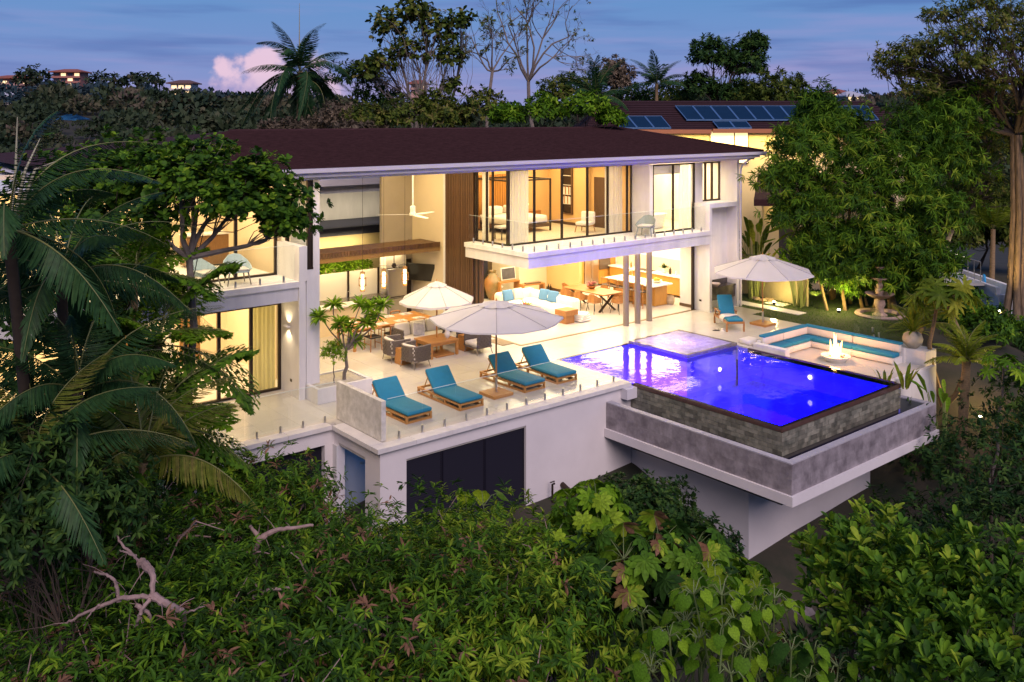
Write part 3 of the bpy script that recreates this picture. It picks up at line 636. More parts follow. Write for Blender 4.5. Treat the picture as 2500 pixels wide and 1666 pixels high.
# ================================================================ terrace furniture
def lounger(loc, label, rz=0, ang=49, off=0):
    t = thing('sun_lounger', label, 'sun lounger', loc, rz, 'teak sun loungers in a row by the glass railing')
    w, l, h = .80, 2.08, .165
    f = MB()
    for z in (.03, h):
        for x in (.03, w-.03): f.bar((x, 0, z), (x, l, z), .055, .05)
        f.bar((.06, .03, z), (w-.06, .03, z), .05, .05); f.bar((.06, l-.03, z), (w-.06, l-.03, z), .05, .05)
    for i in range(7): f.bar((.06, .2+i*.2, h), (w-.06, .2+i*.2, h), .07, .025)
    part('frame', f, TEAK, t, world=False)
    leg = mesh_of('leg', MB().bar((0, 0, .056), (0, 0, h-.026), .055, .055), TEAK)
    for x in (.03, w-.03):
        for y in (.03, .72, 1.4, l-.03): o = bpy.data.objects.new('leg', leg); link(o, t); o.location = (x, y, 0)
    seat = MB().rbox(.01+off, -.02, h+.03, w-.01+off, 1.27, h+.135, .05)
    part('seat_cushion', seat, BLUE, t, world=False, smooth=True)
    M = Matrix.Translation((0, 1.25, h+.04)) @ Matrix.Rotation(rad(ang), 4, 'X')
    part('back_cushion', MB().rbox(.01+off, 0, 0, w-.01+off, .70, .11, .05, M), BLUE, t, world=False, smooth=True)
    p = MB().bar(M @ Vector((.05, .02, -.02)), M @ Vector((.05, .64, -.02)), .05, .03).bar(M @ Vector((w-.05, .02, -.02)), M @ Vector((w-.05, .64, -.02)), .05, .03).bar(M @ Vector((.05, .5, -.03)), (.05, 1.83, h), .02).bar(M @ Vector((w-.05, .5, -.03)), (w-.05, 1.83, h), .02)
    part('back_support', p, TEAK, t, world=False)
    return t
for p, r, lab, ang, off in (((12.63, 19.56, 0), 1, 'teal cushioned teak sun lounger closest to the weathered screen wall', 46, .01), ((14.30, 19.54, 0), -.5, 'teal sun lounger just left of the big umbrella base', 48, -.012), ((16.67, 19.66, 0), .6, 'teal sun lounger just right of the big umbrella base', 46, .008), ((17.95, 19.70, 0), -1.5, 'teal sun lounger closest to the pool edge', 47, -.006)):
    lounger(p, lab, rad(r), ang, off)
def umbrella(loc, R, top, rim, label, pole_mat, base, sides=8, sag=.05, rz=.2, poletop=None, valance=0.0, vent=True):
    t = thing('patio_umbrella', label, 'umbrella', loc, 0)
    poles = MB().tube([(0, 0, .06), (0, 0, top+.02)], .026, 10); part('pole', poles, pole_mat, t, world=False, smooth=True)
    if base == 'teak':
        part('base', MB().cbox((0, 0, .045), (.70, .70, .09), bev=.012), TEAK, t, world=False); part('pole_sleeve', MB().tube([(0, 0, .09), (0, 0, .5)], .034, 10), STEEL, t, world=False, smooth=True)
    part('finial', MB().lathe([(.018, 0), (.03, .03), (.012, .09), (.002, .12)], (0, 0, top+.01), 8), pole_mat, t, world=False)
    n = 6; V = []; F = []; m = sides*6
    def zat(f, k): 
        s = abs(((k/6) % 1)-.5)*2      # 1 at a rib, 0 between ribs
        return top-(top-rim)*(f**1.12)-(1-s)*sag*f
    for i in range(n+1):
        f = .03+.97*i/n
        for k in range(m):
            a = 2*math.pi*k/m+rz; s = abs(((k/6) % 1)-.5)*2; c = math.cos(math.pi/sides)
            rr = R*f*(c/math.cos(((k/6) % 1-.5)*2*math.pi/sides))
            V.append((rr*math.cos(a), rr*math.sin(a), zat(f, k)))
    for i in range(n):
        for k in range(m): F.append((i*m+k, (i+1)*m+k, (i+1)*m+(k+1) % m, i*m+(k+1) % m))
    b = len(V)
    for k in range(m):
        x, y, z = V[n*m+k]; V.append((x*1.005, y*1.005, z-.045-valance))
    for k in range(m): F.append((n*m+k, b+k, b+(k+1) % m, n*m+(k+1) % m))
    cb = MB().add(V, F); c = part('canopy', cb, CANVAS, t, world=False, smooth=True)
    if vent:
        V = []; F = []
        for i, (f, dz) in enumerate(((.02, .055), (.27, .05))):
            for k in range(m):
                a = 2*math.pi*k/m+rz; cc = math.cos(math.pi/sides)/math.cos(((k/6) % 1-.5)*2*math.pi/sides); V.append((R*f*cc*math.cos(a), R*f*cc*math.sin(a), zat(f, k)+dz-(.02 if i and k % 6 else 0)))
        for k in range(m): F.append((k, m+k, m+(k+1) % m, (k+1) % m))
        part('vent_cap', MB().add(V, F), CANVAS, c, world=False, smooth=True)
    sm = MB()
    for k in range(sides):
        a = 2*math.pi*k/sides+rz; sm.tube([(R*f*math.cos(a), R*f*math.sin(a), zat(f, 0)+.004) for f in (.05, .3, .6, .8, .995)], .011, 5)
    part('seam', sm, mat('grey_seam_shading', (.36,.34,.34), .8), c, world=False)  # seam lines along the ribs; their shading is painted as grey strips
    for k in range(sides):
        a = 2*math.pi*k/sides+rz
        part('rib', MB().bar((.04*math.cos(a), .04*math.sin(a), top-.05), (R*.97*math.cos(a), R*.97*math.sin(a), rim-.03), .022), pole_mat, t, world=False)
    return t
umbrella((15.97, 20.08, 0), 1.90, 2.62, 2.19, 'large white umbrella with teak base among the sun loungers', TEAK, 'teak', rz=.12)
umbrella((29.24, 20.50, 0), 1.92, 2.62, 2.03, 'large white umbrella with teak base beside the lawn', TEAK, 'teak', rz=.3)
umbrella((17.27, 24.90, 0), 1.27, 2.36, 1.80, 'smaller white umbrella standing through the orange terrace coffee table', TEAK, 'none', rz=.42, valance=.03, vent=True)
def coffee():
    t = thing('coffee_table', 'square orange teak coffee table pierced by the smaller umbrella', 'table', (17.2, 24.82, 0))
    part('table_top', MB().cbox((0, 0, .50), (1.12, 1.0, .06), bev=.01), TEAK, t, world=False)
    for x in (-.51, .51):
        for y in (-.45, .45): part('leg', MB().cbox((x, y, .235), (.08, .08, .47)), TEAK, t, world=False)
    part('apron', MB().cbox((0, -.45, .43), (.93, .03, .07)).cbox((0, .45, .43), (.93, .03, .07)).cbox((-.51, 0, .43), (.03, .81, .07)).cbox((.51, 0, .43), (.03, .81, .07)), TEAK, t, world=False)
    single('umbrella_base_plate', MB().cbox((17.27, 24.74, .03), (.72, .72, .06), bev=.012), TEAK, 'square wooden foot plate under the orange coffee table', 'umbrella base', loc=(17.27, 24.74, 0))
    v = thing('flower_vase', 'white vase with folded cloth on the orange terrace coffee table', 'vase', (17.5, 24.62, .53))
    part('vase', MB().lathe([(.05, 0), (.09, .06), (.10, .16), (.07, .24), (.085, .29)], (0, 0, 0), 14), mat('white_cast_stone', (.72,.68,.62)), v, world=False, smooth=True)
coffee()
def weave_panel(mb, pts, z0, z1, th=.03):
    """woven wall following a plan polyline: small rope pads standing proud of each other"""
    P = [Vector((*p, 0)) for p in pts]
    rows = max(3, round((z1-z0)/.07)); L = sum((P[i+1]-P[i]).length for i in range(len(P)-1)); n = max(4, round(L/.075))
    def at(s):
        s *= L
        for i in range(len(P)-1):
            d = (P[i+1]-P[i]).length
            if s <= d+1e-6: q = (P[i+1]-P[i]).normalized(); return P[i]+q*s, q
            s -= d
        return P[-1], (P[-1]-P[-2]).normalized()
    for j in range(rows):
        for i in range(n):
            p, q = at((i+.5)/n); a = math.atan2(q.y, q.x); zz = z0+(z1-z0)*(j+.5)/rows
            o = .012 if (i+j) % 2 else -.006
            nn = Vector((q.y, -q.x, 0))
            mb.cbox(p+nn*o+Vector((0, 0, zz)), (L/n*1.08, th, (z1-z0)/rows*1.05), a)
def armchair(loc, rz, label):
    t = thing('rope_armchair', label, 'armchair', loc, rz, 'woven rope armchairs round the coffee table')
    arc = [(.33, -.36), (.0, -.38), (-.25, -.34), (-.36, -.18), (-.38, 0), (-.36, .18), (-.25, .34), (0, .38), (.33, .36)]
    w = MB(); weave_panel(w, arc, .24, .70); part('woven_back', w, GREYB, t, world=False)
    part('top_rail', MB().tube([(x, y, .71) for x, y in arc], .02, 6), mat('taupe_metal', (.20,.17,.14), .5), t, world=False, smooth=True)
    part('seat_frame', MB().rbox(-.33, -.35, .22, .34, .35, .27, .05), mat('taupe_metal', (.20,.17,.14)), t, world=False)
    part('seat_cushion', MB().rbox(-.30, -.32, .27, .35, .32, .41, .05), CUSH, t, world=False, smooth=True)
    part('back_pillow', MB().rbox(-.32, -.30, .40, -.20, .30, .74, .05), CUSH, t, world=False, smooth=True)
    for x, y in ((.28, .30), (.28, -.30), (-.28, .28), (-.28, -.28)):
        part('leg', MB().tube([(x, y, .24), (x*1.18, y*1.18, 0)], [.018, .012], 6), mat('taupe_metal', (.20,.17,.14)), t, world=False)
    return t
ac = armchair((15.82, 24.0, 0), rad(8), 'grey rope armchair nearest the lounger row')
dup(ac, (15.78, 25.05, 0), rad(-6), 'grey rope armchair in front of the slim dining chairs')
dup(ac, (18.40, 24.08, 0), rad(180), 'grey rope armchair with pale seat turned towards the camera')
dup(ac, (18.42, 25.35, 0), rad(186), 'grey rope armchair partly hidden under the large umbrella canopy')
def outdoor_sofa():
    t = thing('rope_sofa', 'grey rope sofa with pale cushions behind the orange coffee table', 'sofa', (17.42, 26.0, 0))
    w = MB(); weave_panel(w, [(-.98, -.36), (-.98, .34), (.98, .34), (.98, -.36)], .22, .72); part('woven_back', w, GREYB, t, world=False)
    part('top_rail', MB().tube([(-.98, -.36, .73), (-.98, .34, .73), (.98, .34, .73), (.98, -.36, .73)], .02, 6), mat('taupe_metal', (.20,.17,.14)), t, world=False)
    part('seat_cushion', MB().rbox(-.93, -.36, .24, .93, .30, .42, .06), CUSH, t, world=False, smooth=True)
    for i in range(3):
        M = Matrix.Translation((-.62+.62*i, .14, .42)) @ Matrix.Rotation(rad(-14), 4, 'X'); part('back_cushion', MB().rbox(-.29, 0, 0, .29, .16, .46, .07, M), CUSH, t, world=False, smooth=True)
    for x in (-.9, .9):
        for y in (-.3, .28): part('leg', MB().tube([(x, y, .24), (x, y, 0)], .016, 6), mat('taupe_metal', (.20,.17,.14)), t, world=False)
    M = Matrix.Translation((17.22, 25.82, .44)) @ Matrix.Rotation(rad(12), 4, 'Y') @ Matrix.Rotation(rad(-24), 4, 'X')
    single('scatter_cushion', MB().rbox(-.24, 0, 0, .24, .14, .46, .065, M), mat('printed_cushion', (.70,.67,.63), .85, col2=(.45,.43,.45), vscale=7), 'white patterned scatter cushion leaning on the rope sofa', 'cushion', smooth=True, loc=(17.22, 25.82, .44))
outdoor_sofa()
for p, lab in (((15.73, 24.56), 'orange wooden side table between the two left rope armchairs'), ((18.30, 24.66), 'orange wooden side table between the two right rope armchairs')):
    t = thing('side_table', lab, 'side table', (*p, 0), 0, 'orange wooden side tables')
    part('table_top', MB().cbox((0, 0, .49), (.38, .40, .03)), TEAK, t, world=False)
    part('side_panel', MB().cbox((-.175, 0, .235), (.03, .40, .47)), TEAK, t, world=False); part('side_panel', MB().cbox((.175, 0, .235), (.03, .40, .47)), TEAK, t, world=False)
    part('front_panel', MB().cbox((0, -.185, .235), (.32, .03, .47)), TEAK, t, world=False)
def slim_chair(loc, rz, label, group, seat=BLACK, wood=WALNUT, hgt=.46):
    t = thing('dining_chair', label, 'chair', loc, rz, group)
    part('seat', MB().rbox(-.22, -.22, hgt-.03, .22, .22, hgt+.02, .02), seat, t, world=False)
    for x, y in ((-.2, -.2), (-.2, .2), (.2, -.2), (.2, .2)):
        part('leg', MB().tube([(x*1.1, y*1.1, 0), (x, y, hgt-.03)] if x > 0 else [(x*1.12, y*1.1, 0), (x, y, hgt), (x*1.08, y, hgt+.30)], .017, 6), wood, t, world=False)
    part('backrest', MB().tube([(-.17, -.21, hgt+.30), (-.235, -.12, hgt+.31), (-.25, 0, hgt+.315), (-.235, .12, hgt+.31), (-.17, .21, hgt+.30)], .03, 6), wood, t, world=False, smooth=True)
    part('stretcher', MB().bar((-.2, -.2, hgt*.5), (.2, -.2, hgt*.5), .02).bar((-.2, .2, hgt*.5), (.2, .2, hgt*.5), .02), wood, t, world=False)
    return t
def outdoor_dining():
    t = thing('dining_table', 'long orange teak dining table laid for dinner in the courtyard', 'table', (16.75, 27.35, 0))
    for i in range(7): part('plank', MB().cbox((0, -.575+i*.19, .735), (3.3, .184, .04)), TEAK, t, world=False)
    for x in (-1.5, 1.5):
        for y in (-.55, .55): part('leg', MB().cbox((x, y, .357), (.08, .08, .715)), TEAK, t, world=False)
    part('apron', MB().cbox((0, -.55, .67), (2.9, .03, .08)).cbox((0, .55, .67), (2.9, .03, .08)), TEAK, t, world=False)
    gl = glass('wine_glass', (.98, .98, .98))
    k = 0
    for i, x in enumerate((-1.1, -.35, .4, 1.15)):
        for j, y in enumerate((-.42, .42)):
            pos = ['first', 'second', 'third', 'fourth'][i]; side = 'near' if j == 0 else 'far'
            s = thing('place_setting', f'place setting on the {side} side of the courtyard table, {pos} from its left end', 'place setting', (16.75+x, 27.35+y, .757), 0, 'place settings on the courtyard table')
            part('place_mat', MB().cbox((0, 0, .004), (.42, .30, .008)), CUSH, s, world=False); part('plate', MB().lathe([(.07, .009), (.13, .02), (.125, .024), (.06, .014)], n=16), mat('white_cast_stone', (.72,.68,.62)), s, world=False, smooth=True)
            part('napkin', MB().cbox((0, 0, .032), (.08, .16, .012), .3), CANVAS, s, world=False)
            part('wine_glass', MB().lathe([(.03, .009), (.005, .014), (.005, .10), (.035, .14), (.032, .2)], (.2, .08*(1-2*j), 0), 10), gl, s, world=False, smooth=True)
    ch = None
    for i, x in enumerate((15.85, 16.62, 17.35, 18.05)):
        lab = ['dark seated dining chair at the left end of the near table side', 'dark seated dining chair second along the near table side', 'dining chair of the near table side behind the rope sofa', 'dining chair nearest the slatted wall on the near table side'][i]
        if ch is None: ch = slim_chair((x, 26.62, 0), rad(90), lab, 'slim dining chairs at the courtyard table')
        else: dup(ch, (x, 26.62, 0), rad(90), lab)
    for i, x in enumerate((15.9, 16.9, 17.8)):
        dup(ch, (x, 28.12, 0), rad(-90), ['dining chair on the far table side by the plumeria', 'middle dining chair on the far table side', 'dining chair on the far table side nearest the fridge'][i])
outdoor_dining()
def outdoor_kitchen():
    panel = mat('pale_kitchen_panel', (.70,.64,.52), .5)
    k = thing('outdoor_kitchen', 'pale outdoor kitchen wall with dark stone counter under the canopy', 'kitchen', (16, 31, 0))
    for i in range(5):
        x = 12.1+i*1.36; part('wall_panel', MB().box(x, 31.35, 0, x+1.33, 31.42, 1.85), panel, k); part('post', MB().box(x+1.325, 31.30, .2, x+1.395, 31.35, 1.9), BRONZE, k)
    part('counter_top', MB().box(14.4, 30.2, .88, 18.7, 31.0, .94), mat('dark_granite', (.06,.05,.04), .2, var=.4, vscale=12), k)
    part('cabinet', MB().box(14.45, 30.25, 0, 18.65, 30.98, .878), panel, k)
    part('sink_tap', MB().tube([(17.2, 30.8, .94), (17.2, 30.8, 1.2), (17.2, 30.6, 1.24), (17.2, 30.55, 1.15)], .015, 6), STEEL, k, smooth=True)
    b = thing('bar_counter', 'bright stone breakfast bar in front of the outdoor kitchen', 'bar', (15.5, 29.4, 0))
    part('bar_top', MB().box(12.6, 29.1, 1.0, 17.0, 29.75, 1.05), mat('white_quartz', (.78,.75,.68), .2), b); part('bar_front', MB().box(12.7, 29.3, 0, 16.9, 29.7, .998), mat('onyx_bar_front', (.72,.58,.34), .4), b)
    f = thing('fridge', 'stainless steel fridge in the outdoor kitchen', 'fridge', (19.3, 31, 0))
    part('body', MB().box(18.82, 30.55, 0, 19.72, 30.99, 1.92), STEEL, f); part('door', MB().rbox(18.83, 30.49, .75, 19.71, 30.545, 1.91, .02), STEEL, f); part('drawer', MB().rbox(18.83, 30.49, .05, 19.71, 30.545, .73, .02), STEEL, f)
    part('handle', MB().tube([(18.95, 30.46, .8), (19.6, 30.46, .8)], .014, 6), BRONZE, f); part('cupboard', MB().box(18.80, 30.6, 1.94, 19.74, 30.99, 2.6), panel, f)
    c = thing('canopy', 'brown slatted canopy over the outdoor kitchen', 'canopy', (16, 30, 2.9))
    n = 50
    for i in range(n):
        x = 12.1+i*.163; part('slat', MB().box(x, 29.0, 2.98, x+.145, 30.3, 3.02), DARKWOOD, c)
    part('fascia', MB().prism([(12.08, 28.93), (20.22, 28.93), (20.22, 28.99), (12.08, 28.99)], 2.70, 2.86), mat('woven_bamboo', (.30,.18,.06), .7, col2=(.16,.09,.03), vscale=60), c)
    for i in range(64): part('slat', MB().box(12.1+i*.127, 28.90, 2.87, 12.1+i*.127+.11, 28.926, 3.05), DARKWOOD, c)
    part('beam', MB().box(12.08, 30.3, 2.84, 20.22, 30.4, 2.97).box(12.08, 29.0, 2.90, 20.22, 29.08, 2.975), BRONZE, c)
    for x in (12.3, 20.1): part('bracket', MB().box(x, 29.1, 2.86, x+.06, 31.3, 2.93), BRONZE, c)
    # planting on top of the kitchen wall
    # pendants
    em = mat('pendant_glow', (1,.8,.5), .5, emit=(1.0,.74,.36), estr=7); br = mat('rattan_cage', (.30,.15,.04), .6)
    proto = None
    for (x, lab) in ((15.84, 'glowing rattan pendant lamp nearest the white pier'), (16.69, 'middle glowing rattan pendant lamp over the courtyard table'), (17.56, 'glowing rattan pendant lamp nearest the ceiling fan')):
        z = 1.90
        if proto is None:
            t = thing('pendant_lamp', lab, 'pendant lamp', (x, 27.3, z), 0, 'rattan pendant lamps over the courtyard table')
            part('glow_tube', MB().tube([(0, 0, .06), (0, 0, .56)], .055, 12), em, t, world=False, smooth=True)
            cg = MB()
            for kk in range(12):
                a = kk/12*6.283; cg.tube([(.075*math.cos(a), .075*math.sin(a), 0), (.075*math.cos(a), .075*math.sin(a), .16), (.125*math.cos(a), .125*math.sin(a), .19), (.125*math.cos(a), .125*math.sin(a), .44), (.075*math.cos(a), .075*math.sin(a), .48), (.075*math.cos(a), .075*math.sin(a), .64)], .0065, 4)
            part('cage', cg, br, t, world=False, kind='stuff')
            for zz, r in ((0, .075), (.19, .125), (.44, .125), (.64, .075)):
                part('ring', MB().tube([(r*math.cos(a/16*6.283), r*math.sin(a/16*6.283), zz) for a in range(17)], .013, 5), br, t, world=False)
            part('cap', MB().tube([(0, 0, .63), (0, 0, .66)], .07, 12), br, t, world=False); part('cord', MB().tube([(0, 0, .66), (0, 0, 4.25)], .006, 5), BRONZE, t, world=False)
            proto = t
        else: dup(proto, (x, 27.3, z), 0, lab)
        point('pendant_light', (x, 27.3, z-.1), 14, (1, .70, .34), .08)
    # ceiling fan
    fm = mat('white_fan_plastic', (.75,.73,.68), .4); t = thing('ceiling_fan', 'white ceiling fan on a long rod in the tall courtyard', 'ceiling fan', (17.7, 27, 4.4))
    part('rod', MB().tube([(0, 0, .3), (0, 0, 1.75)], .03, 8), fm, t, world=False); part('motor', MB().lathe([(.08, -.02), (.12, 0), (.12, .08), (.10, .10), (.10, .32), (.06, .34)], n=16), fm, t, world=False, smooth=True)
    for i in range(3):
        a = rad(20+120*i); M = Matrix.Rotation(a, 4, 'Z') @ Matrix.Rotation(rad(7), 4, 'X'); part('blade', MB().add([M @ Vector(p) for p in ((.10, -.06, .03), (.5, -.11, .03), (1.25, -.06, .02), (1.28, 0, .02), (1.25, .06, .02), (.5, .08, .03), (.10, .06, .03), (.10, -.06, .018), (.5, -.11, .018), (1.25, -.06, .008), (1.28, 0, .008), (1.25, .06, .008), (.5, .08, .018), (.10, .06, .018))], [tuple(range(7)), tuple(range(13, 6, -1))]+[(i_, 7+i_, 7+(i_+1) % 7, (i_+1) % 7) for i_ in range(7)]), fm, t, world=False)
    t = thing('small_fan', 'dark wall fan below the canopy next to the pendant lamps', 'fan', (18.55, 29.6, 2.2))
    part('rod', MB().tube([(0, 0, .1), (0, 0, .7)], .02, 6), BRONZE, t, world=False); part('motor', MB().lathe([(.05, -.08), (.10, 0), (.06, .1)], n=12), BRONZE, t, world=False, smooth=True)
    for i in range(3): part('blade', MB().cbox((.33*math.cos(2.1*i+.3), .33*math.sin(2.1*i+.3), 0), (.5, .10, .012), 2.1*i+.3), BRONZE, t, world=False)
    # tv on the yellow wall
    t = thing('wall_television', 'black television on a tilted arm on the courtyard wall', 'television', (20.1, 30.0, 1.75), rad(0))
    M = Matrix.Rotation(rad(28), 4, 'Z') @ Matrix.Rotation(rad(-12), 4, 'Y')
    part('screen', MB().rbox(-.06, -.62, -.36, -.02, .62, .36, .012, M), mat('black_screen', (.02,.018,.015), .12), t, world=False); part('arm', MB().bar((0, 0, .1), (.2, -.1, .1), .04).bar((0, 0, -.1), (.2, -.1, -.1), .04).cbox((.185, -.1, 0), (.02, .2, .34)), BLACK, t, world=False)
outdoor_kitchen()
def planter():
    t = thing('planter_box', 'low white planter box filled with sand at the foot of the pier', 'planter', (12.4, 22.9, 0))
    part('box', MB().box(11.63, 22.45, .004, 13.35, 22.55, .42).box(13.25, 22.55, .004, 13.35, 23.9, .42).box(11.63, 22.55, .004, 11.73, 23.15, .42).box(12.07, 23.8, .004, 13.25, 23.9, .42), WHITE, t)
    part('soil', MB().box(11.73, 22.55, .004, 12.065, 23.15, .38).box(12.065, 22.55, .004, 13.25, 23.8, .38), mat('pale_sand', (.50,.46,.38), .95, var=.3, vscale=14, bump=.6, bscale=30), t)
planter()
single('door_mat', MB().box(9.02, 23.72, .004, 9.86, 24.15, .022), mat('olive_mat', (.14,.12,.05), .9, var=.2, vscale=30), 'dark olive doormat outside the left wing glass doors', 'doormat', loc=(9.4, 23.9, 0))
single('door_mat', MB().box(19.58, 24.25, .004, 20.04, 25.15, .022), mat('beige_mat', (.28,.21,.13), .9, var=.2, vscale=30), 'beige doormat beside the open living room corner', 'doormat', loc=(19.8, 24.7, 0))
def chaise():
    t = thing('garden_chaise', 'wooden chaise with armrests, blue cushion and white towel near the lawn', 'chaise longue', (27.46, 20.42, 0), rad(-34.6))
    w = MB()
    for x in (-.32, .32): w.bar((x, 0, .33), (x, 1.55, .33), .04, .07)
    w.bar((-.30, .02, .33), (.30, .02, .33), .04, .07).bar((-.30, 1.53, .33), (.30, 1.53, .33), .04, .07)
    part('frame', w, WALNUT, t, world=False)
    for x in (-.32, .32):
        for y in (.03, 1.5): part('leg', MB().cbox((x, y, .148), (.055, .055, .295)), WALNUT, t, world=False)
        part('armrest', MB().rbox(x-.04, .85, .56, x+.04, 1.45, .60, .015).cbox((x, .92, .455), (.045, .05, .20)).cbox((x, 1.38, .455), (.045, .05, .20)), WALNUT, t, world=False)
    part('seat_cushion', MB().rbox(-.29, .0, .37, .29, 1.02, .47, .04), BLUE, t, world=False, smooth=True)
    M = Matrix.Translation((0, 1.0, .40)) @ Matrix.Rotation(rad(62), 4, 'X'); part('back_cushion', MB().rbox(-.29, 0, 0, .29, .78, .10, .04, M), BLUE, t, world=False, smooth=True)
    mb = MB(); n = 10
    R = Matrix.Translation((27.46, 20.42, 0)) @ Matrix.Rotation(rad(-34.6), 4, 'Z')
    for i in range(n+1):
        for j in range(5):
            s = i/n-.5; x = s*.86; z = .487 if abs(x) < .30 else .487-(abs(x)-.30)*1.5; y = .45+.09*j+.06*math.sin(5*s+j*.7)
            mb.v.append(tuple(R @ Vector((x if abs(x) < .32 else math.copysign(.335, x), y, z+.012*math.sin(9*s+2*j)))))
    for i in range(n):
        for j in range(4): k = i*5+j; mb.f.append((k, k+1, k+6, k+5)); mb.mi.append(0)
    o = single('towel', mb, CUSH, 'white towel thrown over the blue garden chaise', 'towel', smooth='all', loc=(27.46, 20.42, .4))
    md = o.modifiers.new('thick', 'SOLIDIFY'); md.thickness = .012
    for i, dx in enumerate((0, .14)):
        s = thing('sandal', ['dark sandal beside the chaise, nearer the house', 'dark sandal beside the chaise, nearer the spa'][i], 'sandal', (27.05+dx, 21.0-.05*i, .004), rad(40), 'pair of sandals on the deck')
        part('sole', MB().rbox(-.045, -.12, 0, .045, .12, .02, .01), BLACK, s, world=False); part('strap', MB().tube([(-.045, .02, .02), (0, .03, .06), (.045, .02, .02)], .01, 5), BLACK, s, world=False)
    single('folded_cap', MB().lathe([(.13, 0), (.12, .015), (.07, .02), (.065, .07), (.02, .09)], (27.28, 20.86, .004), 14), CUSH, 'pale sun hat lying on the deck by the chaise', 'hat', smooth=True, loc=(27.28, 20.86, 0))
chaise()
def niche():
    t = thing('barbecue_counter', 'black marble barbecue counter inside the white niche', 'counter', (30.4, 23.5, 0))
    mb_ = mat('black_marble', (.025,.022,.024), .15, col2=(.10,.085,.08), vscale=3)
    part('counter_top', MB().box(29.60, 23.22, .90, 31.24, 23.69, .95), mb_, t); part('front_panel', MB().box(29.60, 23.26, .42, 31.24, 23.30, .898), mb_, t); part('back_splash', MB().box(29.60, 23.66, .952, 31.24, 23.692, 1.15), mb_, t)
    s = thing('sink_bowl', 'cream basin with tap on the black marble counter', 'sink', (30.1, 23.42, .953)); part('bowl', MB().lathe([(.12, 0), (.22, .09), (.23, .12), (.19, .11), (.08, .03)], (30.1, 23.42, .953), 18), mat('cream_ceramic', (.6,.5,.42), .3), s, smooth=True); part('tap', MB().tube([(29.82, 23.55, .953), (29.82, 23.55, 1.2), (29.95, 23.5, 1.24), (30.0, 23.48, 1.18)], .014, 6), STEEL, s)
    l = thing('wall_lantern', 'pierced brass lantern glowing on the niche wall', 'wall lamp', (29.78, 23.60, 2.35))
    br = mat('pierced_brass', (.35,.16,.04), .4, .7); part('dome', MB().lathe([(.10, .22), (.11, .26), (.06, .36), (.015, .44), (.004, .5)], n=12), br, l, world=False, smooth=True); part('globe', MB().lathe([(.03, 0), (.085, .06), (.10, .14), (.09, .21)], n=14), mat('lantern_glow', (1,.8,.6), .5, emit=(1,.74,.45), estr=14), l, world=False, smooth=True); part('bracket', MB().bar((0, 0, .46), (0, .10, .46), .015), br, l, world=False)
    point('lantern_light', (29.78, 23.45, 2.25), 9, (1, .62, .34), .1)
niche()
# sconce on the yellow wall of the left wing
s = thing('wall_sconce', 'up and down wall light beside the left wing glass doors', 'wall lamp', (11.40, 23.9, 1.9)); part('body', MB().rbox(-.05, -.14, 0, .07, .14, .05, .02), WHITE, s, world=False)
spot('sconce_light', (11.36, 23.9, 1.98), (11.45, 23.9, 3), 22, 120); spot('sconce_light', (11.36, 23.9, 1.86), (11.45, 23.9, 0), 22, 120)
def outlet(x, y, z, lab): single('power_outlet', MB().cbox((x, y, z), (.012, .11, .075)), BRONZE, lab, 'power outlet', loc=(x, y, z))
outlet(11.472, 23.75, .42, 'dark power outlet low on the yellow lit pier wall'); outlet(29.42, 23.62, .42, 'small power outlet on the white wall right of the living room opening')
def tank():
    t = thing('filter_tank', 'blue lit water filter tank with pipe in the pump alcove', 'filter tank', (11.9, 19.9, -4.5))
    m = mat('filter_plastic', (.10,.16,.22), .4); part('tank', MB().lathe([(.25, 0), (.28, .3), (.28, 1.3), (.22, 1.55), (.1, 1.65), (.08, 1.9)], n=16), m, t, world=False, smooth=True); part('pipe', MB().tube([(0, 0, 1.9), (0, 0, 3.6), (-.4, 0, 3.7)], .035, 8).tube([(.1, 0, 1.6), (.5, 0, 2.0), (.9, .4, 2.05)], .03, 8), m, t, world=False, smooth=True)
    single('drain_pipe', MB().tube([(17.1, 18.56, -2.35), (17.1, 18.1, -2.5)], .075, 12), BRONZE, 'grey waste pipe poking from the lilac basement wall', 'pipe', smooth=True, loc=(17.1, 18.3, -2.4))
    g = thing('wall_tap', 'dark garden tap standing by the basement wall', 'tap', (16.55, 18.35, -2.9)); part('pipe', MB().tube([(0, 0, -1.5), (0, 0, .75), (0, -.08, .8)], .03, 8), BRONZE, g, world=False); part('handle', MB().bar((-.08, 0, .82), (.08, 0, .82), .025), BRONZE, g, world=False)
tank()
# ================================================================ plants
def leafmat(name, stops, rough=.55, trans=.28, spec=.10):
    m = mat(name, (1, 1, 1), rough, attr='hue', emit=[(p, c) for p, c in stops], trans=trans, spec=spec); nt = m.node_tree; N = nt.nodes; L = nt.links
    r = [n for n in N if n.type == 'VALTORGB'][0]; tc = N.new('ShaderNodeTexCoord'); no = N.new('ShaderNodeTexNoise'); no.inputs['Scale'].default_value = 9; no.inputs['Detail'].default_value = 3; L.new(tc.outputs['Object'], no.inputs[0])
    mr = N.new('ShaderNodeMapRange'); mr.inputs[1].default_value = .3; mr.inputs[2].default_value = .7; mr.inputs[3].default_value = .62; mr.inputs[4].default_value = 1.25; L.new(no.outputs[0], mr.inputs[0])
    h = N.new('ShaderNodeHueSaturation'); L.new(mr.outputs[0], h.inputs['Value']); L.new(r.outputs[0], h.inputs['Color'])
    for l in list(r.outputs[0].links):
        if l.to_node != h: L.new(h.outputs[0], l.to_socket)
    return m
GREEN = leafmat('leaf_mid_green', [(0, (.022,.060,.012)), (.45, (.062,.155,.013)), (.85, (.155,.29,.017)), (.93, (.27,.36,.03)), (.95, (.20,.10,.055)), (1, (.30,.17,.11))])
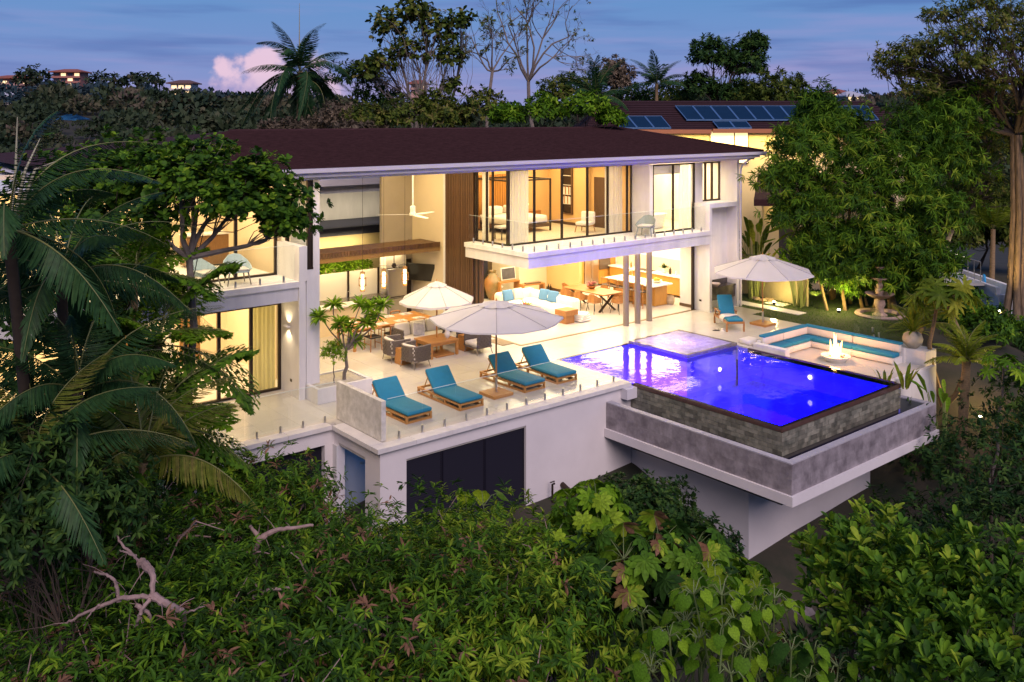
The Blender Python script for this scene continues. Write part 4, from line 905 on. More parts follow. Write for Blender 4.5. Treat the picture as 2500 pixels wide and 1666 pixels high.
DARKG = leafmat('leaf_dark_green', [(0, (.012,.036,.012)), (.6, (.034,.085,.018)), (1, (.085,.15,.024))])
BRIGHT = leafmat('leaf_bright_green', [(0, (.06,.15,.010)), (.55, (.15,.30,.014)), (1, (.29,.43,.03))], trans=.35)
OLIVE = leafmat('leaf_olive_green', [(0, (.03,.056,.010)), (.5, (.085,.125,.016)), (.8, (.165,.19,.03)), (1, (.21,.16,.06))])
YELG = leafmat('leaf_yellow_green', [(0, (.07,.12,.010)), (.6, (.17,.24,.02)), (1, (.30,.31,.03))], trans=.35)
PALMG = leafmat('leaf_palm_green', [(0, (.012,.040,.020)), (.6, (.034,.090,.028)), (1, (.10,.15,.03))], rough=.4)
DRY = leafmat('leaf_dry', [(0, (.10,.08,.055)), (.6, (.19,.15,.10)), (1, (.28,.21,.15))])
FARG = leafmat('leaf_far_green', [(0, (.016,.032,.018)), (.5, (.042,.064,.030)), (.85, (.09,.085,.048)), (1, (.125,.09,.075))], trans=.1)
BLUEG = leafmat('leaf_haze_blue_green', [(0, (.014,.034,.046)), (.5, (.026,.052,.066)), (1, (.045,.07,.08))], trans=.1)  # distance haze is put into this bluish leaf colour
BARK = mat('grey_bark', (.20,.165,.14), .9, var=.35, vscale=6, bump=.6, bscale=20)
BARKP = mat('pinkish_pruned_bark', (.34,.235,.21), .85, var=.35, vscale=9, bump=.5, bscale=25)
BARKD = mat('dark_bark', (.07,.05,.035), .9, var=.3, vscale=6)
PTRUNK = mat('palm_trunk', (.30,.20,.10), .85, var=.4, vscale=9, stretch=(1, 1, 5), bump=.6, bscale=20)
LT = {  # leaf templates: (along, across, up) points and faces
 'diamond': ([(0,0,0),(.5,-.5,.04),(1,0,-.10),(.5,.5,.04)], [(0,1,2),(0,2,3)]),
 'lance': ([(0,0,0),(.35,-.5,.03),(.35,.5,.03),(.75,-.36,-.04),(.75,.36,-.04),(1,0,-.18),(.4,0,-.03)], [(0,1,6),(0,6,2),(1,3,5,6),(6,5,4,2)]),
 'round': ([(0,0,0),(.22,-.24,.02),(.22,.24,.02),(.62,-.5,.05),(.62,.5,.05),(.92,-.32,.0),(.92,.32,.0),(1,0,-.05),(.55,0,-.03)], [(0,1,8),(0,8,2),(1,3,8),(2,8,4),(3,5,7,8),(8,7,6,4)]),
 'heart': ([(0,0,0),(-.14,-.22,-.02),(-.14,.22,-.02),(.15,-.5,-.06),(.15,.5,-.06),(.55,-.40,-.10),(.55,.40,-.10),(1,0,-.28),(.4,0,.02)], [(0,1,3,8),(0,8,4,2),(3,5,8),(4,8,6),(5,7,8),(6,8,7)]),
 'strap': ([(0,-.25,0),(0,.25,0),(.4,-.5,.03),(.4,.5,.03),(.8,-.4,-.04),(.8,.4,-.04),(1,0,-.12)], [(0,2,3,1),(2,4,5,3),(4,6,5)]),
 'fish': ([(0,0,0),(.55,-.28,0),(1,-.5,-.06),(.86,-.18,-.04),(1,.05,-.08),(.82,.22,-.04),(.9,.5,-.05),(.5,.26,0)], [(0,1,3),(1,2,3),(0,3,5,7),(3,4,5),(5,6,7)]),
}
def unit(a): return a/np.maximum(np.linalg.norm(a, axis=1, keepdims=True), 1e-9)
def leaves(P, D, U, L, Wd, hue, tpl='lance'):
    """arrays -> (verts, faces, hue per face); D = leaf direction, U = rough up side"""
    tv, tf = LT[tpl]; tv = np.array(tv, float); D = unit(D); S = unit(np.cross(D, U)); Nn = np.cross(S, D); n = len(P); k = len(tv)
    V = P[:, None]+D[:, None]*(tv[None, :, 0:1]*L[:, None, None])+S[:, None]*(tv[None, :, 1:2]*Wd[:, None, None])+Nn[:, None]*(tv[None, :, 2:3]*L[:, None, None])
    return V.reshape(-1, 3), [np.array(f) for f in tf], n, k, hue
def leaf_obj(name, sets, m, parent=None, off=(0, 0, 0), kind=None, woody=None):
    """one mesh from several leaves() results (built with foreach_set, fast); woody = (MB, material) joined in"""
    vs = []; loops = []; tot = []; hue = []; base = 0; mi = []
    for V, tf, n, k, h in sets:
        vs.append(V); st = base+np.arange(n)*k
        for f in tf:
            loops.append((st[:, None]+f[None]).reshape(-1)); tot.append(np.full(n, len(f))); hue.append(h); mi.append(np.zeros(n, int))
        base += n*k
    if woody:
        mb, wm = woody; vs.append(np.array(mb.v, float))
        for f in mb.f: loops.append(np.array(f)+base); tot.append(np.array([len(f)])); hue.append(np.array([.5])); mi.append(np.array([1]))
    V = np.concatenate(vs)-np.array(off); loops = np.concatenate(loops); tot = np.concatenate(tot); hue = np.concatenate(hue); mi = np.concatenate(mi)
    me = bpy.data.meshes.new(name); me.vertices.add(len(V)); me.vertices.foreach_set('co', V.astype(np.float32).ravel())
    me.loops.add(len(loops)); me.loops.foreach_set('vertex_index', loops.astype(np.int32))
    me.polygons.add(len(tot)); st = np.zeros(len(tot), np.int32); st[1:] = np.cumsum(tot)[:-1]
    me.polygons.foreach_set('loop_start', st); me.polygons.foreach_set('material_index', mi.astype(np.int32))
    a = me.attributes.new('hue', 'FLOAT', 'FACE'); a.data.foreach_set('value', np.clip(hue, 0, 1).astype(np.float32))
    me.materials.append(m)
    if woody: me.materials.append(woody[1])
    me.update(calc_edges=True); me.validate()
    o = bpy.data.objects.new(name, me); link(o, parent)
    if kind: o['kind'] = kind
    return o
def rnd(n, a=0, b=1): return RNG.uniform(a, b, n)
def sphere_dirs(n, up=-.35):
    z = rnd(n, up, 1); a = rnd(n, 0, 2*np.pi); r = np.sqrt(1-z*z); return np.stack([r*np.cos(a), r*np.sin(a), z], 1)
def clumps(c, R, n, up=-.35, rough=.25, shell=.55):
    """positions of twig ends in a lumpy ellipsoid and their outward directions"""
    d = sphere_dirs(n, up); ph = RNG.uniform(0, 6.28, 6)
    lump = 1+rough*(np.sin(4*d[:, 0]*2+ph[0])*np.sin(5*d[:, 1]*2+ph[1])+.7*np.sin(9*d[:, 0]+7*d[:, 2]+ph[2])*np.sin(8*d[:, 1]+ph[3]))
    t = rnd(n, shell**3, 1)**(1/3)
    return np.array(c)+d*np.array(R)*(lump*t)[:, None], unit(d/np.array(R)), t
def rosettes(P, O, t, m, L, W, droop=.35, spread=1.0, tpl='lance', hue0=.45, hvar=.3, dead=.0, upbias=.35):
    """m leaves round every twig end"""
    n = len(P); a = rnd(n*m, 0, 2*np.pi); ax = unit(O+np.array([0, 0, upbias])); ax = np.repeat(ax, m, 0); PP = np.repeat(P, m, 0)
    r = unit(np.cross(ax, RNG.normal(size=(n*m, 3)))); r2 = np.cross(ax, r)
    rad_ = r*np.cos(a)[:, None]+r2*np.sin(a)[:, None]; k = rnd(n*m, .15, 1.0)[:, None]
    D = ax*(1.05-k*spread)+rad_*(.35+k)+np.array([0, 0, -1])*droop*rnd(n*m)[:, None]
    U = ax+np.array([0, 0, .6])+RNG.normal(size=(n*m, 3))*.15
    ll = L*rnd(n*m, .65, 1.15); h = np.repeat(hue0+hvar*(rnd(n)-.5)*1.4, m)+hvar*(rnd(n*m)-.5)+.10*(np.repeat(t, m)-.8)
    if dead:
        q = np.repeat(rnd(n) < dead, m); h = np.where(q, rnd(n*m, .95, 1), np.minimum(h, .92))
    else: h = np.minimum(h, .92)
    return leaves(PP+ax*rnd(n*m, -.3, .15)[:, None]*L, D, U, ll, W*rnd(n*m, .8, 1.2)*ll/L, h, tpl)
def limb(mb, a, b, r0, r1, bend=.15, n=5, sides=6):
    a, b = Vector(a), Vector(b); L = (b-a).length; j = Vector(RNG.normal(size=3))*bend*L; pts = []
    for i in range(n+1):
        t = i/n; pts.append(a.lerp(b, t)+j*math.sin(math.pi*t)+Vector(RNG.normal(size=3))*.015*L*(0 < i < n))
    mb.tube(pts, [r0+(r1-r0)*i/n for i in range(n+1)], sides); return pts
def grounded(b):
    if math.hypot(b[0], b[1]) < 40: return tuple(b)
    g = (far_z(b[0], b[1]) if math.hypot(b[0], b[1]) > 62 else ground_z(b[0], b[1]))-.2
    return (b[0], b[1], min(b[2], g))
def tree(name, label, cat, base, blobs, m, leaf, bark=BARK, r0=.16, group=None, dens=1., twig=True, trunk_top=None):
    """blobs: (centre, radii, number of twig ends); leaf: dict for rosettes"""
    base = grounded(base); t = thing(name, label, cat, tuple(base), 0, group); off = tuple(base)
    tr = MB(); cs = [Vector(b[0]) for b in blobs]; mid = sum(cs, Vector())/len(cs); fork = Vector(trunk_top) if trunk_top else Vector(base).lerp(mid, .55)
    limb(tr, base, fork, r0, r0*.7, .05)
    part('trunk', tr, bark, t, smooth=True)
    br = MB(); sets = []
    for c, R, n in blobs:
        n = int(n*dens); pts = limb(br, fork, c, r0*.6, r0*.2, .12)
        P, O, tt = clumps(c, R, n, leaf.get('up', -.35), leaf.get('rough', .25), leaf.get('shell', .55))
        if twig:
            for i in range(min(n, 26)): limb(br, pts[2+i % 4], P[i], r0*.14, r0*.04, .12, 4, 4)
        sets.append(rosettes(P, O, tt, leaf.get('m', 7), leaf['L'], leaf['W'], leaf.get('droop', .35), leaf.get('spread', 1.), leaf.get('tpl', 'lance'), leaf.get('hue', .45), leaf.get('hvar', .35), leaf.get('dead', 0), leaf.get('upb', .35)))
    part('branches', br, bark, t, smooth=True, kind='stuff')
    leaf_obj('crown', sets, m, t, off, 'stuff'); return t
def frond_mesh(name, L, n, ll, droop, m, stiff=.5, width=.045, hang=.5, tpl='strap', vee=.35, hue=.5, rr=.022, ph=0):
    """one feather frond along +x from the origin, rising then arching down"""
    mb = MB(); s = np.linspace(0, 1, 14); xs = L*(s*(1-.18*droop*s)); zs = L*(stiff*s-droop*s**2.1)
    mb.tube([(x, 0, z) for x, z in zip(xs, zs)], [rr*(1-.85*q) for q in s], 5)
    q = np.repeat(np.linspace(.10, .99, n), 2); sd = np.tile([-1., 1.], n)
    x = np.interp(q, s, xs); z = np.interp(q, s, zs); dx = np.gradient(xs, s); dz = np.gradient(zs, s); T = unit(np.stack([np.interp(q, s, dx), 0*q, np.interp(q, s, dz)], 1))
    P = np.stack([x, 0*q, z], 1); side = np.stack([0*q, sd, 0*q], 1); upv = np.cross(T, np.array([0, 1., 0]))*-1
    D = T*(.35+.65*q[:, None])+side*(1.05-.55*q[:, None])+upv*vee+np.array([0, 0, -1.])*hang*rnd(2*n, .6, 1.2)[:, None]+RNG.normal(size=(2*n, 3))*.07
    l = ll*np.sin(np.pi*np.clip(q*.86+.12, 0, 1))**.7*rnd(2*n, .85, 1.12)
    h = hue+.35*(rnd(2*n)-.5)
    me = leaf_obj(name, [leaves(P, D, upv+np.array([0, 0, .3]), l, np.full(2*n, width), h, tpl)], m, None, woody=(mb, mat('frond_stalk', (.16,.17,.05), .5)))
    data = me.data; bpy.data.objects.remove(me); return data
def palm(label, base, top, meshes, nf, elev=(5, 75), trunk_r=.12, cat='palm tree', group=None, spear=0, scale=1., lean=None, az0=None, azs=None, bark=PTRUNK, flabel=None, name='palm_tree'):
    base = grounded(base); t = thing(name, label, cat, tuple(base), 0, group); b, tp = Vector(base), Vector(top)
    tr = MB(); n = 9; pts = [b.lerp(tp, i/n)+Vector((lean or (0, 0, 0)))*math.sin(math.pi*i/n) for i in range(n+1)]
    tr.tube(pts, [trunk_r*(1.15-.3*i/n)*(1+.05*(i % 2)) for i in range(n+1)], 9); part('trunk', tr, bark, t, smooth=True)
    for i in range(nf):
        o = bpy.data.objects.new('frond', meshes[i % len(meshes)]); link(o, t); o.location = tp-b+Vector((0, 0, .02*i/nf))
        az = (az0 or 0)+i*2.39996+random.uniform(-.15, .15) if azs is None else rad(azs[i % len(azs)])
        f = i/max(1, nf-1); el = elev[0]+(elev[1]-elev[0])*f+random.uniform(-6, 6)
        o.rotation_euler = (random.uniform(-.2, .2), -rad(el), az); o.scale = (scale*random.uniform(.85, 1.08),)*3
    for i in range(spear):
        part('spear_leaf', MB().tube([tp-Vector((0, 0, .2)), tp+Vector((.1+.12*i, .05, 1.1*scale)), tp+Vector((.12+.3*i, .05+.1*i, 2.1*scale-.3*i))], [.03, .022, .006], 5), mat('pale_spear', (.28,.27,.17), .6), t)
    return t
def PX(u, v, d): return tuple(px(u, v, d))
def G(u, v, d): p = px(u, v, d); return (p.x, p.y, max(-9, ground_z(p.x, p.y)-.1))
def gbase(p): return (p[0], p[1], ground_z(p[0], p[1])-.15)
MANGO = dict(L=.165, W=.040, m=9, droop=.75, spread=1.0, hue=.42, hvar=.55, dead=.07, shell=.64, up=-.2, rough=.50)
def mango(label, cs, n, dens=1, hue=.42, m=None, **k):
    blobs = [(PX(*c[:3]), c[3], int(c[4]*2.0)) for c in cs]; b = gbase(blobs[0][0]); lf = dict(MANGO, hue=hue-.07, **k)
    return tree('mango_tree', label, 'mango tree', b, blobs, m or GREEN, lf, BARKP, .15, 'mango trees on the slope below the house')
mango('mango tree with bare pruned branches in the lower left corner', [(250, 1500, 14.3, (2.3, 1.9, 1.5), 650), (60, 1400, 15.5, (1.6, 1.6, 1.4), 320), (520, 1520, 14.2, (1.6, 1.6, 1.3), 330)], 0, hue=.36)
mango('mango tree whose tip stands before the dark left basement door', [(715, 1290, 17.0, (.95, 1.2, 1.15), 330), (560, 1360, 17.2, (1.6, 1.5, 1.1), 330), (830, 1420, 16.4, (1.4, 1.4, 1.0), 320)], 0, hue=.50)
mango('low mango tree with brown dead leaf tufts at bottom centre', [(1010, 1560, 13.6, (1.9, 1.7, 1.5), 560), (780, 1560, 13.8, (1.5, 1.5, 1.3), 330)], 0, hue=.44, **{})
mango('bright mango tree between the white basement pillar and the dark louvres', [(1130, 1440, 16.0, (1.9, 1.6, 1.15), 560), (1000, 1420, 16.6, (1.2, 1.2, .9), 230), (1330, 1460, 15.4, (1.3, 1.3, 1.2), 300)], 0, hue=.76, dead=.02)  # light falling on this crown is put into its brighter leaf hue
mango('mango tree filling the bottom edge left of centre', [(560, 1690, 12.2, (1.8, 1.5, 1.2), 460), (250, 1740, 11.8, (1.7, 1.5, 1.1), 330)], 0, hue=.40)
mango('yellow green mango tree at the bottom edge beside the heart leaved shrub', [(1310, 1640, 13.0, (1.2, 1.2, 1.25), 380), (1130, 1720, 12.3, (1.3, 1.2, 1.1), 260)], 0, hue=.74, dead=.02)
mango('mango sapling below the palm fronds at the left edge', [(300, 1300, 16.5, (1.8, 1.5, 1.1), 380), (80, 1270, 16.5, (1.4, 1.4, 1.1), 220)], 0, hue=.38)
tree('leafy_shrub', 'dark broad bush hiding the palm trunks at the lower left edge', 'shrub', gbase(PX(90, 1230, 13)), [(PX(40, 1190, 12.4), (1.0, .9, 1.0), 330), (PX(190, 1260, 12.8), (1.1, 1.0, .9), 330), (PX(30, 1320, 12.2), (1.0, .9, .9), 260)], DARKG, dict(L=.15, W=.045, m=9, hue=.5, hvar=.6, droop=.7), BARKD, .06)
# pruned bare branches standing out of the left mango

def bare2(label, paths, d):
    t = thing('pruned_branch', label, 'branch', PX(paths[0][0][0][0], paths[0][0][0][1], d))
    for pts, r in paths:
        C = [Vector(PX(u, v, d+dd)) for u, v, dd in pts]; P = []; n = 6*(len(C)-1)
        for i in range(n+1):
            f = i/n*(len(C)-1); k = min(int(f), len(C)-2); q = f-k; a, b, c, e = C[max(k-1, 0)], C[k], C[k+1], C[min(k+2, len(C)-1)]
            P.append(.5*((2*b)+(c-a)*q+(2*a-5*b+4*c-e)*q*q+(3*b-a-3*c+e)*q**3)+Vector(RNG.normal(size=3))*.006)
        part('limb', MB().tube(P, [r*(1-.6*i/n)*random.uniform(.86, 1.14) for i in range(n+1)], 8), BARKP, t, smooth=True)
        for i in range(3, n, 5):
            e = P[i]+Vector(RNG.normal(size=3))*.16; part('twig', MB().tube([P[i], P[i].lerp(e, .5)+Vector((0, 0, .02)), e], [r*.18, r*.1, .003], 5), BARKP, t)
bare2('bare pinkish pruned branch spreading over the lower left mango leaves', [([(345,1375,.5),(372,1400,.1),(372,1455,0)], .062), ([(372,1455,0),(420,1482,0),(448,1500,.1),(445,1545,.4)], .055), ([(372,1455,0),(320,1458,0),(270,1470,.1),(200,1500,.2),(160,1525,.3)], .034), ([(290,1470,.1),(285,1430,.1),(265,1405,.1),(230,1398,.2)], .028), ([(370,1458,0),(345,1490,-.1),(335,1525,0),(340,1545,.2)], .03), ([(330,1478,0),(360,1495,0),(372,1530,.1)], .03), ([(330,1360,.5),(300,1330,.4),(280,1300,.6)], .024), ([(345,1375,.5),(320,1355,.4),(292,1345,.3)], .02), ([(240,1478,.1),(215,1505,.1),(205,1530,.2)], .016), ([(448,1500,.1),(470,1490,0),(500,1480,.2)], .016)], 11.9)
bare2('pale forked dead branch stub above the middle mango', [([(620,1400,.3),(622,1350,.1),(632,1318,0),(610,1285,0)], .06), ([(632,1318,0),(665,1298,0),(700,1290,0),(765,1282,.1)], .05), ([(618,1350,0),(590,1343,.1)], .02), ([(622,1345,0),(660,1353,.1)], .018)], 14.6)
bare2('broken dead branch low in the middle mango', [([(620,1460,.2),(660,1440,0),(715,1435,.1)], .035), ([(640,1450,.1),(622,1425,.1)], .022)], 13.0)
bare2('thin dead branch in the mango below the dark basement door', [([(370,1325,.3),(405,1318,.1),(440,1308,0),(515,1310,.2)], .03), ([(440,1308,0),(470,1290,.1),(540,1275,.2)], .018), ([(405,1318,0),(420,1300,.1)], .02)], 15.2)
# --- shrubs of the lower right slope
tree('round_hedge_bush', 'dense dark rounded bush against the basement wall under the pool', 'bush', gbase(PX(1580, 1280, 18.5)), [(PX(1550, 1300, 17.9), (1.5, 1.1, .95), 1800), (PX(1690, 1370, 17.2), (.8, .9, .8), 650)], DARKG, dict(L=.11, W=.055, m=8, hue=.5, hvar=.5, droop=.1, tpl='lance', shell=.75), BARKD, .08)
def big_leaf_plant(name, label, cat, base, heads, m, mesh_fn, r0=.024, group=None, stemmat=None):
    """heads: (tip point, number of leaves, leaf length); every leaf is a part on its own stalk"""
    t = thing(name, label, cat, tuple(base), 0, group); st = MB(); b = Vector(base)
    meshes = mesh_fn(m)
    for tip, n, L in heads:
        tip = Vector(tip); limb(st, b, tip, r0, r0*.5, .08)
        for i in range(n):
            a = i*2.4+random.uniform(-.3, .3); el = random.uniform(-.1, 1.0)*(1-i/n*.4); s = L*random.uniform(.75, 1.1)
            e = tip+Vector((math.cos(a)*math.cos(el), math.sin(a)*math.cos(el), math.sin(el)))*s*1.0
            st.tube([tip, tip.lerp(e, .6)+Vector((0, 0, .06)), e], [.009, .007, .005], 4)
            o = bpy.data.objects.new('leaf', meshes[i % len(meshes)]); link(o, t); o.location = e-b; o.scale = (s,)*3
            o.rotation_euler = (random.uniform(-.45, .45), random.uniform(.25, 1.25), a)
    part('stems', st, stemmat or mat('green_stem', (.10,.14,.04), .6), t, smooth=True, kind='stuff'); return t
def heart_leaf(m):
    out = []
    for h in (.15, .45, .7, .95):
        o = leaf_obj('leaf', [leaves(np.zeros((1, 3)), np.array([[1., 0, 0]]), np.array([[0, 0, 1.]]), np.array([1.]), np.array([.95]), np.array([h]), 'heart')], m); out.append(o.data); bpy.data.objects.remove(o)
    return out
def palmate_leaf(m, lobes=9, w=.26):
    out = []
    for h in (.1, .35, .6, .9):
        a = np.linspace(-2.5, 2.5, lobes); D = np.stack([np.cos(a), np.sin(a), -.22+0*a], 1); Lh = .62*(1-.12*np.abs(a)/2.5)
        o = leaf_obj('leaf', [leaves(np.zeros((lobes, 3)), D, np.tile([[0, 0, 1.]], (lobes, 1)), Lh, np.full(lobes, w), np.full(lobes, h)+rnd(lobes, -.1, .1), 'lance')], m); out.append(o.data); bpy.data.objects.remove(o)
    return out
def spread_heads(n, u0, u1, v0, v1, d0, d1, nl, L):
    return [(PX(random.uniform(u0, u1), random.uniform(v0, v1), random.uniform(d0, d1)), nl, L*random.uniform(.85, 1.15)) for _ in range(n)]
big_leaf_plant('heart_leaf_shrub', 'bright heart leaved shrub at the bottom edge right of centre', 'shrub', gbase(PX(1760, 1640, 12.5)), spread_heads(34, 1560, 1980, 1440, 1650, 11.2, 13.0, 7, .215)+spread_heads(9, 1600, 1860, 1400, 1450, 12.0, 13.0, 6, .21), BRIGHT, heart_leaf)
big_leaf_plant('heart_leaf_shrub', 'shorter heart leaved shrub under the dark slope at the bottom right', 'shrub', gbase(PX(2010, 1650, 11.8)), spread_heads(18, 1900, 2080, 1560, 1680, 11.0, 12.4, 7, .20), GREEN, heart_leaf)
big_leaf_plant('heart_leaf_vine', 'few broad pale leaves of a vine before the dark louvre doors', 'vine', gbase(PX(1150, 1300, 18.2)), [(PX(1140, 1245, 18), 5, .36), (PX(1180, 1235, 18), 4, .36), (PX(1090, 1270, 17.8), 4, .34)], BRIGHT, heart_leaf)
big_leaf_plant('palmate_tree', 'small tree with star shaped leaves before the pool support wall', 'tree', gbase(PX(1420, 1300, 17)), spread_heads(7, 1340, 1480, 1215, 1330, 15.6, 16.8, 9, .46), BRIGHT, palmate_leaf)
big_leaf_plant('palmate_tree', 'darker tree with large star shaped leaves right of the bright one', 'tree', gbase(PX(1640, 1420, 15.5)), spread_heads(10, 1500, 1720, 1325, 1430, 14.2, 15.6, 9, .50), GREEN, palmate_leaf)
big_leaf_plant('palmate_tree', 'leafy papaya seedling reaching toward the pool support corner', 'tree', gbase(PX(1800, 1420, 16)), spread_heads(7, 1730, 1840, 1390, 1445, 15.0, 16.0, 9, .40), BRIGHT, lambda m: palmate_leaf(m, 11, .16))
tree('undergrowth_shrub', 'dark undergrowth below the star leaved trees', 'shrub', gbase(PX(1500, 1480, 15.5)), [(PX(1480, 1500, 15.2), (1.2, 1.2, 1.2), 330), (PX(1660, 1500, 15), (1.2, 1.2, 1.0), 300)], DARKG, dict(L=.2, W=.07, m=7, hue=.5, droop=.5), BARKD, .06)
CL = dict(L=.20, W=.075, m=9, droop=-.25, spread=.62, hue=.45, hvar=.5, tpl='round', upb=1.1, shell=.6, up=-.1, rough=.3)
for lab, c, R, n, h in (('glossy upright leaved shrub at the right edge of the picture', (2420, 1560, 12.6), (1.25, 1.2, 1.25), 330, .50), ('glossy upright leaved shrub left of the one at the right edge', (2190, 1520, 12.8), (1.15, 1.1, 1.2), 330, .60), ('tall tip of glossy shrub nearest the rocky slope', (2110, 1400, 14.6), (.95, .9, .85), 210, .68), ('glossy shrub at the bottom right corner', (2300, 1690, 11.2), (1.2, 1.0, .9), 220, .46)):
    tree('clusia_shrub', lab, 'shrub', gbase(PX(*c)), [(PX(*c), R, n)], GREEN, dict(CL, hue=h), BARKD, .07, 'glossy shrubs on the right slope')
for lab, c, R, n in (('dark shrub on the slope right of the pool trough', (2420, 1130, 25), (2.2, 2, 1.5), 380), ('dark shrub below the pool trough corner', (2250, 1110, 29), (1.6, 1.6, 1.3), 300), ('dark shrub at the right edge above the rocky slope', (2540, 1000, 27), (1.8, 1.8, 1.6), 300), ('dim shrub behind the glossy shrubs', (2480, 1330, 21), (2.2, 2.0, 1.2), 330), ('dim shrub under the pool support wall on the right', (2230, 1290, 23), (1.6, 1.4, .8), 200)):
    tree('slope_shrub', lab, 'shrub', gbase(PX(*c)), [(PX(*c), R, n)], DARKG, dict(L=.19, W=.065, m=8, hue=.42, hvar=.6, droop=.4), BARKD, .06)
def rocks():
    for i in range(44):
        u, v = random.uniform(1900, 2260), random.uniform(1240, 1420); d = random.uniform(18.5, 22.5); p = px(u, v, d); z = ground_z(p.x, p.y); s = random.uniform(.06, .26); mb = MB()
        mb.lathe([(s*.5, -s*.4), (s*random.uniform(.8, 1.1), -.1*s), (s*random.uniform(.6, .95), s*.35), (s*.3, s*.6)], (p.x, p.y, z), 7)
        mb.v = [(x+random.uniform(-.15, .15)*s, y+random.uniform(-.15, .15)*s, zz+random.uniform(-.1, .1)*s) for x, y, zz in mb.v]
        single('rock', mb, mat('slope_rock', (.15,.13,.13), .85, var=.4, vscale=6, bump=.5), 'rough grey rock on the bare slope beside the pool support wall', 'rock', 'rocks on the bare slope', loc=(p.x, p.y, z))
rocks()
# --- palms at the left edge
PF = [frond_mesh('frond', 3.4, 74, .60, dr, PALMG, st, .034, hg) for dr, st, hg in ((.55, .30, .95), (.75, .45, 1.1), (.42, .22, .8))]
PFY = [frond_mesh('frond', 2.6, 52, .55, dr, OLIVE, st, .040, hg, hue=.75) for dr, st, hg in ((.5, .35, .7), (.65, .4, .9))]
palm('tall coconut palm with two pale spear leaves at the left edge', G(150, 1050, 17.5), PX(20, 560, 12.2), PF, 16, (-30, 60), .09, spear=3, az0=.4, bark=BARKD, scale=.72)
palm('coconut palm with long fronds reaching over the left balcony', G(200, 900, 17), PX(150, 690, 14.0), PF, 17, (-25, 65), .09, az0=1.1, scale=.74, bark=BARKD)
palm('lower coconut palm with drooping fronds beside the left wing terrace', G(260, 1200, 17), PX(190, 960, 13.8), PF, 17, (-20, 70), .09, az0=2.2, scale=.72, bark=BARKD)
palm('lowest palm with lit yellowish fronds above the mango trees', G(110, 1300, 16), PX(80, 1130, 12.8), PF+PFY, 15, (-15, 70), .09, az0=.1, scale=.68, bark=BARKD)
palm('bushy palm with yellowish fronds reaching under the left terrace', G(330, 1250, 16.0), PX(350, 1130, 15.8), PFY, 11, (0, 70), .09, az0=3.0, scale=.9)
def fish_frond(L, m, n=16):
    mb = MB(); P = []; D = []; Ls = []
    s = np.linspace(0, 1, 10); xs = L*s*(1-.15*s); zs = L*(.30*s-.62*s**2); mb.tube([(x, 0, z) for x, z in zip(xs, zs)], [.02*(1-.8*q) for q in s], 5)
    for i in range(n):
        q = .18+.8*i/(n-1); x, z = np.interp(q, s, xs), np.interp(q, s, zs)
        for sd in (-1, 1):
            l2 = L*.34*math.sin(math.pi*(q*.8+.12)); e = np.array([.45+.5*q, sd*(1-.4*q), -.28]); e /= np.linalg.norm(e)
            mb.tube([(x, 0, z), tuple(np.array([x, 0, z])+e*l2)], [.007, .003], 3)
            for k in range(9):
                t = (k+1)/9; P.append(np.array([x, 0, z])+e*l2*t+np.array([0, 0, -.05*t*t])); a = (-1)**k
                c = np.cross(e, [0, 0, 1]); D.append(e*.8+c*a*.8*(1-t*.6)+np.array([0, 0, -.45])+RNG.normal(size=3)*.15); Ls.append(.17*random.uniform(.8, 1.2))
    P = np.array(P); D = np.array(D); Ls = np.array(Ls)
    o = leaf_obj('frond', [leaves(P, D, np.tile([[0, 0, 1.]], (len(P), 1)), Ls, Ls*.75, .5+.5*(rnd(len(P))-.5), 'fish')], m, woody=(mb, mat('frond_stalk', (.16,.17,.05)))); d = o.data; bpy.data.objects.remove(o); return d
FF = [fish_frond(2.2, GREEN), fish_frond(1.9, BRIGHT)]
palm('fishtail palm with ragged wedge leaflets before the left wing glass doors', G(330, 1000, 19.4), PX(385, 845, 18.9), FF, 9, (-10, 60), .08, name='fishtail_palm', az0=-.7)
palm('fishtail palm with fronds hanging over the left terrace edge', G(300, 1100, 18.2), PX(370, 1050, 17.6), FF, 9, (-8, 60), .07, name='fishtail_palm', az0=-.5)
palm('fishtail palm under the round leaved tree by the left balcony', G(300, 900, 19.5), PX(330, 690, 19.0), FF, 9, (-5, 70), .08, name='fishtail_palm', az0=.6)
# --- round leaved trees in front of the left wing
SA = dict(L=.155, W=.112, m=9, droop=.35, spread=.95, hue=.45, hvar=.5, tpl='round', upb=.6, shell=.42, up=-.6, rough=.5)
tree('sea_almond_tree', 'round leaved tree spreading over the left wing balcony', 'tree', G(430, 900, 19.5), [(PX(600, 480, 19.6), (1.25, 1.0, .85), 430), (PX(690, 540, 19.9), (.55, .55, .50), 140), (PX(450, 440, 19.4), (1.2, 1.0, .7), 330), (PX(500, 365, 20.0), (.8, .7, .30), 60), (PX(380, 540, 19.2), (.7, .6, .5), 70), (PX(640, 420, 19.8), (.55, .5, .4), 60)], GREEN, dict(SA, hue=.46), BARK, .11, trunk_top=PX(462, 630, 19.5))  # warm house light is put into this brighter leaf green
tree('sea_almond_tree', 'darker round leaved tree between the palms and the villa roof', 'tree', G(300, 900, 21), [(PX(300, 450, 20.5), (1.6, 1.2, 1.0), 420), (PX(170, 500, 20), (1.4, 1.2, 1.1), 360), (PX(420, 390, 21), (1.2, 1, .55), 130), (PX(260, 620, 20), (1.3, 1.0, .9), 190)], GREEN, dict(SA, hue=.42), BARKD, .15)
tree('leafy_shrub', 'lit leafy shrub between the left balcony and the fishtail palms', 'shrub', G(420, 800, 20), [(PX(400, 730, 19.9), (.55, .6, .7), 150), (PX(345, 640, 19.6), (.6, .6, .7), 130), (PX(290, 860, 19.2), (1.0, .9, 1.0), 260)], GREEN, dict(L=.16, W=.07, m=7, hue=.62, hvar=.5, droop=.35), BARKD, .06)
